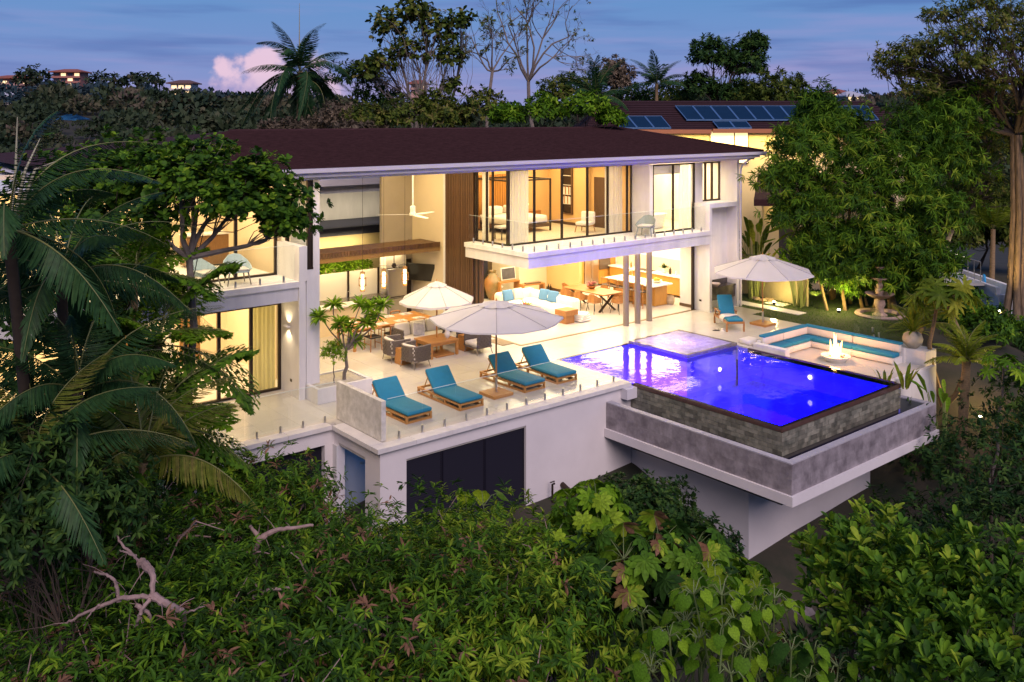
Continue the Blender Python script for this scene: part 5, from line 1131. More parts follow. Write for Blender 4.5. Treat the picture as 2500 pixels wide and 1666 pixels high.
tree('leafy_shrub', 'dark shrub mass behind the palm trunks at the left edge', 'shrub', G(120, 1000, 18), [(PX(90, 800, 18), (1.8, 1.4, 1.8), 420), (PX(270, 1010, 18.2), (1.3, 1.2, 1.6), 330), (PX(60, 1080, 17), (1.6, 1.4, 1.5), 330)], DARKG, dict(L=.2, W=.08, m=7, hue=.5, hvar=.6, droop=.4), BARKD, .08)
tree('leafy_shrub', 'lit shrub below the left wing terrace edge post', 'shrub', G(450, 1150, 18.8), [(PX(440, 1110, 18.6), (.6, .6, .9), 190), (PX(520, 1190, 18.0), (1.0, .8, .7), 230)], GREEN, dict(L=.18, W=.06, m=8, hue=.66, hvar=.4, droop=.5), BARKD, .05)
# --- plumeria in the planter
def plumeria():
    t = thing('plumeria_tree', 'small plumeria with leaf rosettes growing from the white planter', 'tree', (12.75, 23.0, .38)); tr = MB(); off = (12.75, 23.0, .38)
    b = Vector(off); d0 = 12.75*math.sin(YAW)+23*math.cos(YAW)
    k = px(845, 855, d0); limb(tr, b, k, .06, .045, .04)
    sets = []
    for i, (u, v, dd) in enumerate(((780, 775, -.7), (815, 745, .1), (850, 800, 0), (905, 750, .1), (935, 745, .3), (895, 790, -.1), (870, 835, .2), (915, 770, .6), (880, 745, .3), (830, 790, -.3))):
        e = px(u, v, d0+dd); limb(tr, k, e, .028, .014, .1)
        n = 46; a = rnd(n, 0, 6.28); el = rnd(n, -.3, 1.2); D = np.stack([np.cos(a)*np.cos(el), np.sin(a)*np.cos(el), np.sin(el)-.25], 1)
        sets.append(leaves(np.tile(np.array(e), (n, 1)), D, np.tile([[0, 0, 1.]], (n, 1)), .36*rnd(n, .8, 1.1), np.full(n, .085), rnd(n, .1, 1), 'lance'))
    part('trunk', tr, BARK, t, smooth=True); leaf_obj('foliage', sets, BRIGHT, t, off, 'stuff')
    tree('low_shrub', 'low bushy shrub with thin stems in the sandy planter', 'shrub', (12.35, 22.85, .38), [((12.4, 23.0, 1.15), (.34, .34, .36), 90)], BRIGHT, dict(L=.12, W=.035, m=8, hue=.6, droop=.2), BARK, .02)
plumeria()
# ================================================================ living room, kitchen
SOFA = mat('white_boucle', (.74,.70,.64), .9, var=.05, vscale=6, bump=.2, bscale=90); SKYB = mat('powder_blue_fabric', (.09,.22,.42), .85, var=.12, vscale=8)
def living():
    s = thing('corner_sofa', 'white curved corner sofa with blue cushions in the living room', 'sofa', (24.2, 28.0, .006))
    part('seat', MB().rbox(22.9, 27.75, .06, 23.95, 28.7, .42, .12), SOFA, s, smooth=True); part('seat', MB().rbox(23.97, 27.2, .06, 24.75, 28.7, .42, .12), SOFA, s, smooth=True); part('seat', MB().rbox(23.85, 26.0, .06, 24.7, 27.18, .42, .12), SOFA, s, smooth=True)
    part('backrest', MB().rbox(22.9, 28.62, .1, 24.9, 29.0, .74, .13), SOFA, s, smooth=True); part('backrest', MB().rbox(24.55, 25.95, .1, 24.95, 28.9, .70, .13), SOFA, s, smooth=True)
    for i, (x, y, rz, m, lab) in enumerate(((23.35, 28.45, 0, SKYB, 'blue cushion on the left arm of the white corner sofa'), (23.9, 28.45, 0, CUSH, 'large cream cushion in the corner of the white sofa'), (24.45, 27.75, -80, SKYB, 'blue cushion on the long side of the white sofa, nearer the corner'), (24.45, 27.2, -80, SKYB, 'blue cushion on the long side of the white sofa, nearer the brown cube table'))):
        M = Matrix.Translation((x, y, .43)) @ Matrix.Rotation(rad(rz), 4, 'Z') @ Matrix.Rotation(rad(-18), 4, 'X'); single('sofa_cushion', MB().rbox(-.25, 0, 0, .25, .15, .46, .07, M), m, lab, 'cushion', smooth=True, loc=(x, y, .43))
    t = thing('cube_table', 'brown wooden mushroom shaped cube table beside the white sofa', 'side table', (23.7, 25.47, .006)); part('table_top', MB().cbox((0, 0, .42), (.66, .60, .20)), WALNUT, t, world=False); part('base', MB().cbox((0, 0, .16), (.44, .42, .32)), WALNUT, t, world=False)
    t = thing('low_table', 'brown low table at the far left end of the white sofa', 'side table', (22.5, 28.4, .006)); part('table_top', MB().cbox((0, 0, .42), (.62, .62, .08)), WALNUT, t, world=False); part('base', MB().cbox((0, 0, .19), (.4, .4, .38)), WALNUT, t, world=False)
    fl = thing('flower_arrangement', 'pink and lime flowers in a pot in front of the white sofa', 'flowers', (23.1, 27.2, .006)); part('pot', MB().lathe([(.08, 0), (.12, .1), (.10, .3)], n=12), CUSH, fl, world=False, smooth=True)
    n = 60; a = rnd(n, 0, 6.28); e = rnd(n, .2, 1.4); D = np.stack([np.cos(a)*np.cos(e), np.sin(a)*np.cos(e), np.sin(e)], 1); leaf_obj('blooms', [leaves(np.tile([[0, 0, .3]], (n, 1)), D, np.tile([[0, 0, 1.]], (n, 1)), rnd(n, .2, .42), np.full(n, .06), rnd(n), 'lance')], leafmat('flower_mix', [(0, (.25,.35,.01)), (.5, (.35,.38,.02)), (.6, (.5,.06,.10)), (1, (.6,.12,.16))]), fl, kind='stuff')
    w = thing('wool_stack', 'pile of white folded throws on the floor beside the brown cube table', 'throws', (24.35, 25.3, .006))
    for i in range(4): part('throw', MB().rbox(-.3, -.22, .02+.075*i, .3, .22, .09+.075*i, .03, Matrix.Rotation(.2*i, 4, 'Z')), SOFA, w, world=False, smooth=True)
    for (x, y, rz, lab) in ((24.85, 30.45, 0, 'wooden console table by the dark stair wall'), (25.25, 29.3, -8, 'wooden console table carrying a tray behind the sofa')):
        c = thing('console_table', lab, 'console table', (x, y, .006), rad(rz)); part('table_top', MB().cbox((0, 0, .77), (1.1, .36, .06)), WALNUT, c, world=False); part('side_panel', MB().cbox((-.52, 0, .37), (.06, .36, .74)), WALNUT, c, world=False); part('side_panel', MB().cbox((.52, 0, .37), (.06, .36, .74)), WALNUT, c, world=False)
    single('tray', MB().prism([(24.85, 29.2), (25.6, 29.1), (25.65, 29.3), (24.9, 29.4)], .81, .85), DARKWOOD, 'dark long tray on the console behind the sofa', 'tray', loc=(25.2, 29.3, .8))
    p = thing('framed_picture', 'dark framed picture leaning on the console by the stairs', 'picture', (25.0, 30.6, .81)); part('frame', MB().cbox((0, 0, .27), (.8, .03, .54), 0, rad(-8)), CUSH, p, world=False); part('picture', MB().cbox((0, -.02, .27), (.72, .01, .46), 0, rad(-8)), mat('dark_picture', (.10,.09,.10), .4, col2=(.03,.03,.03), vscale=3), p, world=False)
    v = thing('floor_vase', 'big terracotta and olive floor vase by the black panel', 'vase', (24.3, 30.8, .006)); part('vase', MB().lathe([(.16, 0), (.30, .25), (.38, .6), (.36, .85), (.20, 1.05), (.13, 1.15), (.17, 1.25), (.15, 1.25), (.10, 1.1)], n=24), mat('terracotta_olive_glaze', (.38,.14,.04), .25, col2=(.12,.11,.04), vscale=1.2), v, world=False, smooth=True)
    b = thing('leaning_panel', 'black leaning panel left of the floor vase', 'panel', (24.0, 31.3, .006)); part('panel', MB().cbox((0, 0, .95), (.7, .05, 1.9), rad(-25), rad(-6)), mat('black_screen', (.02,.018,.015)), b, world=False)
    st = thing('floating_stairs', 'pale floating stair treads on the dark wall of the living room', 'stairs', (24.8, 32.3, .006))
    for i in range(9): part('tread', MB().cbox((-1.6+.27*(8-i)*1.25-.4, .0, .25+.28*i), (.30, 1.1, .07)), SOFA, st, world=False)
    part('stringer', MB().bar((1.1, .6, .1), (-2.0, .6, 2.65), .05, .2), BRONZE, st, world=False)
living()
def dining():
    t = thing('dining_table', 'long wooden dining table with crossed legs inside the villa', 'table', (26.4, 26.8, .006))
    part('table_top', MB().rbox(-.55, -1.2, .71, .55, 1.2, .77, .03), WALNUT, t, world=False)
    for y in (-.85, .85):
        for s in (-1, 1): part('leg', MB().bar((-.45*s, y, 0), (.45*s, y, .71), .09, .05), BRONZE, t, world=False)
    ch = None
    for i, (x, y, rz, lab) in enumerate(((25.72, 26.0, 0, 'wooden shell chair on the sofa side, nearest the open front'), (25.72, 26.8, 0, 'wooden shell chair on the sofa side, middle of the indoor table'), (25.72, 27.6, 0, 'wooden shell chair on the sofa side, farthest inside'), (27.08, 26.0, 180, 'wooden shell chair on the kitchen side, nearest the open front'), (27.08, 26.9, 180, 'wooden shell chair on the kitchen side, middle of the indoor table'), (26.45, 25.35, 90, 'wooden shell chair at the near head of the indoor table'), (26.4, 28.25, -90, 'wooden shell chair at the far head of the indoor table'))):
        if ch is None:
            ch = thing('shell_chair', lab, 'chair', (x, y, .006), rad(rz), 'wooden shell chairs round the indoor dining table')
            part('seat', MB().rbox(-.21, -.22, .43, .22, .22, .46, .015), WALNUT, ch, world=False); arc = [(.16, -.24), (-.05, -.26), (-.2, -.18), (-.24, 0), (-.2, .18), (-.05, .26), (.16, .24)]
            b = MB()
            for q in range(len(arc)-1):
                (x0, y0), (x1, y1) = arc[q], arc[q+1]; z0 = .47; zt = [.62, .68, .80, .80, .68, .62]
                b.face([(x0, y0, z0), (x1, y1, z0), (x1*1.08, y1*1.05, (zt+[.62])[q+1] if q < 5 else .62), (x0*1.08, y0*1.05, zt[q])]); b.face([(x0*.93, y0*.93, z0), (x0*1.01, y0*.98, zt[q]), (x1*1.01, y1*.98, (zt+[.62])[q+1] if q < 5 else .62), (x1*.93, y1*.93, z0)])
            part('shell', b, WALNUT, ch, world=False, smooth=True)
            for lx, ly in ((.17, .17), (.17, -.17), (-.17, .17), (-.17, -.17)): part('leg', MB().tube([(lx, ly, .43), (lx*1.5, ly*1.4, 0)], .011, 5), BLACK, ch, world=False)
        else: dup(ch, (x, y, .006), rad(rz), lab)
    f = thing('flower_bowl', 'bowl of pink flowers on the indoor dining table', 'flowers', (26.45, 26.9, .778)); part('bowl', MB().lathe([(.08, 0), (.2, .08), (.22, .13), (.18, .1), (.05, .03)], n=16), WALNUT, f, world=False, smooth=True)
    n = 70; a = rnd(n, 0, 6.28); e = rnd(n, .1, 1.5); D = np.stack([np.cos(a)*np.cos(e), np.sin(a)*np.cos(e), np.sin(e)], 1); leaf_obj('blooms', [leaves(np.tile([[0, 0, .1]], (n, 1)), D, np.tile([[0, 0, 1.]], (n, 1)), rnd(n, .15, .32), np.full(n, .08), rnd(n), 'lance')], leafmat('pink_flowers', [(0, (.5,.16,.18)), (.7, (.62,.32,.30)), (1, (.2,.3,.05))]), f, kind='stuff')
dining()
def kitchen():
    k = thing('kitchen_units', 'tall orange wood kitchen units with built in ovens on the back wall', 'kitchen units', (29.5, 30.4, .006))
    for i, (x0, x1) in enumerate(((27.82, 28.6), (28.62, 29.2), (30.98, 31.28))): part('tall_door', MB().box(x0, 30.2, .08, x1, 30.88, ZB-.05), mat('orange_veneer', (.52,.25,.05), .4, var=.2, vscale=3, stretch=(6, 6, .7)), k)
    o = part('oven_tower', MB().box(30.12, 30.2, .08, 30.96, 30.88, ZB-.05), mat('orange_veneer', (.52,.25,.05)), k)
    for z in (.75, 1.45): part('oven', MB().box(30.18, 30.16, z, 30.90, 30.198, z+.6), mat('oven_glass', (.10,.07,.05), .12), o); part('handle', MB().tube([(30.24, 30.12, z+.54), (30.84, 30.12, z+.54)], .012, 6), STEEL, o)
    for x in (30.38, 30.68): single('tea_towel', MB().box(x-.11, 30.09, 1.5, x+.11, 30.105, 1.97), SOFA, 'white tea towel hanging on the oven handle, ' + ('left one' if x < 30.5 else 'right one'), 'tea towel', loc=(x, 30.1, 1.7))
    f = thing('indoor_fridge', 'stainless double door fridge in the indoor kitchen', 'fridge', (29.65, 30.5, .006)); 
    for x0, x1 in ((29.22, 29.65), (29.67, 30.10)): d = part('door', MB().rbox(x0, 30.14, .06, x1, 30.85, 2.1, .02), STEEL, f); part('handle', MB().tube([((29.60 if x0 < 29.5 else 29.72), 30.10, .8), ((29.60 if x0 < 29.5 else 29.72), 30.10, 1.9)], .013, 6), STEEL, d)
    part('cabinet', MB().box(29.22, 30.2, 2.12, 30.10, 30.88, ZB-.05), mat('orange_veneer', (.52,.25,.05)), f)
    c = thing('kitchen_counter', 'long wood fronted kitchen counter along the right wall', 'counter', (31, 27.5, .006)); part('counter_top', MB().box(30.68, 25.0, .88, 31.29, 30.1, .93), mat('white_quartz', (.78,.75,.68)), c)
    for i in range(6): part('cabinet_door', MB().box(30.74, 25.02+i*.84, .1, 31.28, 25.02+i*.84+.835, .878), mat('orange_veneer', (.52,.25,.05)), c)
    part('backsplash', MB().box(31.27, 25.0, .932, 31.296, 30.1, 1.55), mat('cream_backsplash', (.62,.50,.38), .3), c)
    part('cooktop', MB().box(30.76, 27.6, .932, 31.2, 28.4, .945), BLACK, c)
    for i, (y, r, h, lab) in enumerate(((26.2, .05, .22, 'white jar on the kitchen counter near the window end'), (26.55, .06, .3, 'dark bottle group on the kitchen counter'), (28.9, .05, .28, 'slim oil bottle on the far kitchen counter'), (29.3, .06, .24, 'brown jar on the far end of the kitchen counter'))):
        single('kitchen_jar', MB().lathe([(r, 0), (r, h*.7), (r*.4, h*.85), (r*.45, h)], (30.98, y, .935), 10), (CUSH, BRONZE, WALNUT, WALNUT)[i], lab, 'jar', smooth=True, loc=(30.98, y, .935))
    v = thing('counter_plant', 'vase with dark leaves on the kitchen counter', 'plant', (30.98, 26.9, .935)); part('vase', MB().lathe([(.05, 0), (.08, .1), (.06, .22)], n=10), CUSH, v, world=False, smooth=True); n = 40; a = rnd(n, 0, 6.28); e = rnd(n, .4, 1.5); D = np.stack([np.cos(a)*np.cos(e), np.sin(a)*np.cos(e), np.sin(e)], 1); leaf_obj('foliage', [leaves(np.tile([[0, 0, .2]], (n, 1)), D, np.tile([[0, 0, 1.]], (n, 1)), rnd(n, .12, .3), np.full(n, .06), rnd(n), 'lance')], DARKG, v, kind='stuff')
    s = thing('kitchen_island', 'kitchen island with white stone top and orange wood base', 'kitchen island', (28.75, 26.4, .006)); part('island_top', MB().rbox(28.12, 25.0, .88, 29.35, 27.85, .94, .02), mat('white_quartz', (.78,.75,.68)), s); part('base', MB().box(28.55, 25.35, .02, 29.28, 27.7, .878), mat('orange_veneer', (.52,.25,.05)), s); part('side_panel', MB().box(28.54, 25.28, .02, 29.3, 25.345, .878), mat('orange_veneer', (.52,.25,.05)), s); part('tap', MB().tube([(28.9, 26.9, .94), (28.9, 26.9, 1.25), (28.75, 26.9, 1.3), (28.68, 26.9, 1.22)], .014, 6), STEEL, s)
    b = thing('fruit_bowl', 'yellow fruit in a wooden bowl on the kitchen island', 'fruit bowl', (28.9, 25.5, .942)); part('bowl', MB().lathe([(.10, 0), (.20, .06), (.23, .11), (.18, .08), (.05, .03)], n=16), CUSH, b, world=False, smooth=True)
    for i in range(5): part('fruit', MB().lathe([(.01, -.06), (.05, -.04), (.065, 0), (.05, .05), (.01, .06)], (.08*math.cos(i*1.3), .08*math.sin(i*1.3), .12+.03*(i % 2)), 8), mat('yellow_fruit', (.55,.45,.04), .5), b, world=False, smooth=True)
    st = None
    for i in range(5):
        y = 25.5+i*.50; lab = ['bar stool at the open front end of the island', 'second bar stool from the open front end of the island', 'middle bar stool of the five at the island', 'fourth bar stool from the open front end of the island', 'bar stool at the inner end of the island'][i]
        if st is None: st = slim_chair((28.02, y, .006), rad(0), lab, 'wooden bar stools at the kitchen island', seat=LEATHER, wood=WALNUT, hgt=.68); st.name = 'bar_stool'; st['category'] = 'bar stool'
        else: dup(st, (28.02, y, .006), 0, lab)
    single('basket', MB().lathe([(.15, 0), (.19, .1), (.19, .26), (.16, .34), (.13, .34), (.13, .05)], (29.45, 25.25, .008), 16), mat('striped_basket', (.55,.45,.30), .8, col2=(.25,.15,.08), vscale=1, stretch=(.1, .1, 18)), 'striped woven basket at the end of the kitchen island', 'basket', smooth=True, loc=(29.45, 25.25, 0))
    l = thing('kitchen_pendant', 'glowing glass pendant lamp between the dining table and the fridge', 'pendant lamp', (28.2, 28.4, 1.7)); part('glow_tube', MB().tube([(0, 0, 0), (0, 0, .55)], .06, 12), MATS['pendant_glow'], l, world=False, smooth=True); part('glass_disc', MB().lathe([(.05, .32), (.26, .33), (.26, .34), (.05, .35)], n=20), GLASS, l, world=False); part('cord', MB().tube([(0, 0, .55), (0, 0, 1.05)], .008, 5), BRONZE, l, world=False)
    point('kitchen_pendant_light', (28.2, 28.4, 1.5), 14)
    single('switch_plate', MB().cbox((27.62, 29.9, 1.35), (.015, .16, .11)), BRONZE, 'small dark control plate on the ochre wall', 'control panel', loc=(27.6, 29.9, 1.35))
    for i, y in enumerate((30.55, 30.7)): single('wine_bottle', MB().lathe([(.04, 0), (.04, .2), (.014, .27), (.014, .33)], (27.45, y, .008), 8), BRONZE, ('dark bottle at the foot of the ochre wall, nearer the corner' if i else 'dark bottle at the foot of the ochre wall, nearer the dining table'), 'bottle', smooth=True, loc=(27.45, y, 0))
kitchen()
def curtain(label, a, b, z0, z1, wave=.03, folds=None, m=CURT):
    a, b = Vector((*a, 0)), Vector((*b, 0)); L = (b-a).length; q = (b-a).normalized(); nn = Vector((q.y, -q.x, 0)); n = int((folds or L/.13)*8); mb = MB()
    for i in range(n+1):
        p = a+q*(L*i/n)+nn*(wave*math.sin(i/8*2*math.pi)+.015*math.sin(i*.37)); mb.v += [(p.x, p.y, z0), (p.x, p.y, z1)]
    for i in range(n): mb.f.append((2*i, 2*i+2, 2*i+3, 2*i+1)); mb.mi.append(0)
    single('curtain', mb, m, label, 'curtain', 'sheer curtains behind the glass walls', smooth='all', loc=(a.x, a.y, z0))
curtain('pale curtain at the glass corner of the bedroom', (20.5, 25.12), (21.45, 25.12), Z2+.02, ZC-.02); curtain('pale curtain on the bedroom glass behind the balcony chair', (25.42, 25.12), (26.4, 25.12), Z2+.02, ZC-.02)
curtain('narrow curtain at the far end of the bedroom side glass', (20.52, 26.62), (20.52, 26.2), Z2+.02, ZC-.02); curtain('sheer curtain right of the bathtub', (28.75, 24.2), (29.35, 24.2), Z2+.02, ZC-.02); curtain('thin curtain left of the bathtub', (26.95, 24.2), (27.1, 24.2), Z2+.02, ZC-.02)
curtain('olive lit curtain behind the right pane of the left wing doors', (10.66, 24.62), (11.42, 24.62), .03, 2.5, m=mat('olive_sheer', (.50,.47,.22), .9, trans=.4)); curtain('curtain behind the corner window beside the white pier', (11.84, 24.5), (11.84, 23.35), 3.6, 6.05, .03)
curtain('sheer curtain at the left end of the left wing lower room', (7.7, 24.62), (8.5, 24.62), .03, 2.5)
# ================================================================ bedroom and bathroom
def bedroom():
    z = Z2+.012; b = thing('canopy_bed', 'four poster bed with white linen in the upper bedroom', 'bed', (23.4, 28.2, z))
    part('mattress', MB().rbox(22.35, 27.35, z+.30, 24.45, 29.3, z+.62, .10), SOFA, b, smooth=True); part('bed_frame', MB().box(22.3, 27.25, z+.18, 24.5, 29.35, z+.30), DARKWOOD, b)
    for x in (22.3, 24.46):
        for y in (27.25, 29.3): part('post', MB().box(x, y, z, x+.06, y+.06, z+2.05), BRONZE, b)
    part('canopy_rail', MB().box(22.3, 27.25, z+2.05, 24.52, 27.31, z+2.11).box(22.3, 29.3, z+2.05, 24.52, 29.36, z+2.11).box(22.3, 27.31, z+2.05, 22.36, 29.3, z+2.11).box(24.46, 27.31, z+2.05, 24.52, 29.3, z+2.11), BRONZE, b)
    for x in (22.85, 23.9): part('pillow', MB().rbox(x-.4, 28.75, z+.60, x+.4, 29.2, z+.95, .10), SOFA, b, smooth=True)
    for i in range(22): vp('headboard_slat', MB().box(22.0+i*.125, 29.42, z, 22.0+i*.125+.10, 29.498, z+2.2), mat('orange_slat_wood', (.50,.22,.04), .4, var=.25, vscale=3, stretch=(6, 6, .6), objvar=.1))
    for x, lab in ((22.0, 'orange bedside table left of the canopy bed'), (25.0, 'wide orange bedside chest right of the canopy bed')):
        t = thing('bedside_table', lab, 'bedside table', (x, 29.2, z)); w = .45 if x < 23 else 1.0; part('body', MB().box(-w/2, -.2, .08, w/2, .2, .62), WALNUT, t, world=False); part('drawer', MB().box(-w/2+.03, -.215, .35, w/2-.03, -.202, .58), WALNUT, t, world=False)
    l = thing('bedside_lamp', 'small glowing lamp on the wide bedside chest', 'table lamp', (24.9, 29.2, z+.622)); part('base', MB().lathe([(.07, 0), (.02, .04), (.02, .12)], n=10), BRONZE, l, world=False); part('glow_shade', MB().lathe([(.05, .12), (.06, .3)], n=12), MATS['pendant_glow'], l, world=False); point('bedside_light', (24.9, 29.0, z+.95), 10)
    k = thing('wall_bookcase', 'tall dark bookcase with white books set on the bedroom wall', 'bookcase', (26.3, 28.3, z+.5)); part('case', MB().box(26.30, 27.95, z+.45, 26.398, 28.0, z+2.55).box(26.30, 28.6, z+.45, 26.398, 28.65, z+2.55).box(26.30, 28.0, z+.45, 26.398, 28.6, z+.5).box(26.30, 28.0, z+2.5, 26.398, 28.6, z+2.55), DARKWOOD, k); part('back', MB().box(26.385, 28.0, z+.5, 26.398, 28.6, z+2.5), BRONZE, k)
    for i in range(4): part('shelf', MB().box(26.31, 28.0, z+.88+.4*i, 26.384, 28.6, z+.9+.4*i), CUSH, k)
    for i in range(14): zz = z+.902+.4*(i//7); single('book', MB().box(26.315, 28.05+(i % 7)*.07, zz, 26.38, 28.05+(i % 7)*.07+.06, zz+.28+.03*(i % 3)), (SOFA, CUSH, WALNUT)[i % 3], 'pale book standing on a shelf of the bedroom bookcase', 'book', 'books in the bedroom bookcase', loc=(26.35, 28.05+(i % 7)*.07, zz))
    c = thing('bench', 'slim bench with white cover at the side of the bedroom glass', 'bench', (21.5, 26.4, z)); part('seat', MB().rbox(-.5, -.25, .42, .6, .25, .50, .03), SOFA, c, world=False, smooth=True)
    for x in (-.4, .5):
        for y in (-.2, .2): part('leg', MB().bar((x, y, 0), (x, y, .42), .03), BRONZE, c, world=False)
    e = thing('easy_chair', 'white upholstered easy chair with wooden legs by the bedroom glass', 'armchair', (25.2, 26.0, z), rad(200)); part('seat', MB().rbox(-.3, -.3, .28, .3, .3, .42, .06), SOFA, e, world=False, smooth=True); part('backrest', MB().rbox(-.36, -.3, .3, -.22, .3, .8, .06), SOFA, e, world=False, smooth=True); 
    for x, y in ((.25, .25), (.25, -.25), (-.25, .25), (-.25, -.25)): part('leg', MB().tube([(x, y, .28), (x*1.2, y*1.2, 0)], .02, 6), WALNUT, e, world=False)
    t = thing('bathtub', 'white freestanding bathtub behind the right glass wall', 'bathtub', (28.1, 25.2, z)); part('tub', MB().add([(1.0*math.cos(a)*(.78 if k == 0 else 1), .42*math.sin(a)*(.72 if k == 0 else 1), .02 if k == 0 else .58) for k in range(2) for a in np.linspace(0, 2*np.pi, 24, endpoint=False)]+[(.92*math.cos(a)*(1 if k == 0 else .7), .36*math.sin(a)*(1 if k == 0 else .65), .58 if k == 0 else .15) for k in range(2) for a in np.linspace(0, 2*np.pi, 24, endpoint=False)], [(i+r*24, (i+1) % 24+r*24, (i+1) % 24+r*24+24, i+r*24+24) for r in range(3) for i in range(24)]+[tuple(range(72, 96))]), mat('white_enamel', (.78,.76,.72), .2), t, world=False, smooth=True)
    r = thing('roller_blind', 'half raised white roller blind over the bathtub', 'blind', (28.1, 24.15, ZC-.5)); part('blind', MB().box(27.0, 24.12, ZC-.38, 28.75, 24.13, ZC-.02), SOFA, r); part('bar', MB().box(27.0, 24.11, ZC-.42, 28.75, 24.14, ZC-.381), CUSH, r)
bedroom()
def balcony_chair(loc, rz, label, m, lm):
    t = thing('balcony_chair', label, 'armchair', loc, rz, 'moulded balcony armchairs'); arc = [(.30, -.33), (.05, -.36), (-.20, -.31), (-.33, -.16), (-.36, 0), (-.33, .16), (-.20, .31), (.05, .36), (.30, .33)]; zt = [.44, .50, .62, .76, .79, .76, .62, .50, .44]; mb = MB()
    for s, o in ((1.0, 0), (.94, 1)):
        for i in range(len(arc)-1):
            q = [(arc[i][0]*s*.82, arc[i][1]*s*.85, .36), (arc[i+1][0]*s*.82, arc[i+1][1]*s*.85, .36), (arc[i+1][0]*s*1.04, arc[i+1][1]*s*1.04, zt[i+1]), (arc[i][0]*s*1.04, arc[i][1]*s*1.04, zt[i])]
            mb.face(q if not o else q[::-1])
    for i in range(len(arc)-1): a, b = arc[i], arc[i+1]; mb.face([(a[0]*1.04, a[1]*1.04, zt[i]), (b[0]*1.04, b[1]*1.04, zt[i+1]), (b[0]*.978, b[1]*.978, zt[i+1]), (a[0]*.978, a[1]*.978, zt[i])])
    part('shell', mb, m, t, world=False, smooth=True); part('seat_frame', MB().rbox(-.27, -.29, .33, .28, .29, .37, .03), m, t, world=False); part('seat_cushion', MB().rbox(-.25, -.27, .37, .28, .27, .44, .03), CUSH, t, world=False, smooth=True)
    for x, y in ((.24, .25), (.24, -.25), (-.22, .22), (-.22, -.22)): part('leg', MB().tube([(x, y, .33), (x*1.3, y*1.25, 0)], [.024, .014], 6), lm, t, world=False)
    return t
GRC = mat('grey_green_weave', (.30,.34,.31), .8, var=.2, vscale=40); PBL = mat('pale_blue_weave', (.46,.58,.62), .8, var=.12, vscale=40)
balcony_chair((26.2, 23.66, Z2+.002), rad(205), 'grey green armchair on the bedroom balcony', GRC, GRC)
bc = balcony_chair((9.95, 23.9, Z2+.002), rad(-100), 'pale blue armchair on the left wing balcony, clear of the leaves', PBL, mat('taupe_metal', (.20,.17,.14))); dup(bc, (9.05, 23.95, Z2+.002), rad(-70), 'pale blue armchair on the left wing balcony, half behind palm fronds')
d = thing('dresser', 'brown dresser inside the upper left wing room', 'dresser', (10.4, 27.6, Z2)); part('body', MB().box(-.6, -.3, .05, .7, .3, .95), mat('brown_door', (.20,.095,.025)), d, world=False); part('top', MB().box(-.63, -.33, .951, .73, .33, .99), CUSH, d, world=False)
d = thing('bed_bench', 'grey and orange couch inside the lower left wing room', 'couch', (8.2, 26.4, .006)); part('seat', MB().rbox(-.6, -.6, .22, .5, .6, .5, .08), CUSH, d, world=False, smooth=True); part('base', MB().box(-.58, -.58, .01, .52, .58, .215), mat('orange_slat_wood', (.50,.22,.04)), d, world=False)
j = thing('ceramic_jar', 'pale blue glazed jar with a small plant on the left wing terrace', 'plant pot', (8.35, 23.75, .004)); part('jar', MB().lathe([(.16, 0), (.26, .15), (.30, .32), (.24, .46), (.16, .52), (.19, .56)], n=20), mat('pale_blue_glaze', (.42,.58,.58), .2), j, world=False, smooth=True)
tree('potted_plant', 'small dark plant in the pale blue jar', 'plant', (8.35, 23.75, .5), [((8.35, 23.75, .85), (.3, .3, .28), 40)], GREEN, dict(L=.16, W=.08, m=7, hue=.4, tpl='round'), BARK, .015)
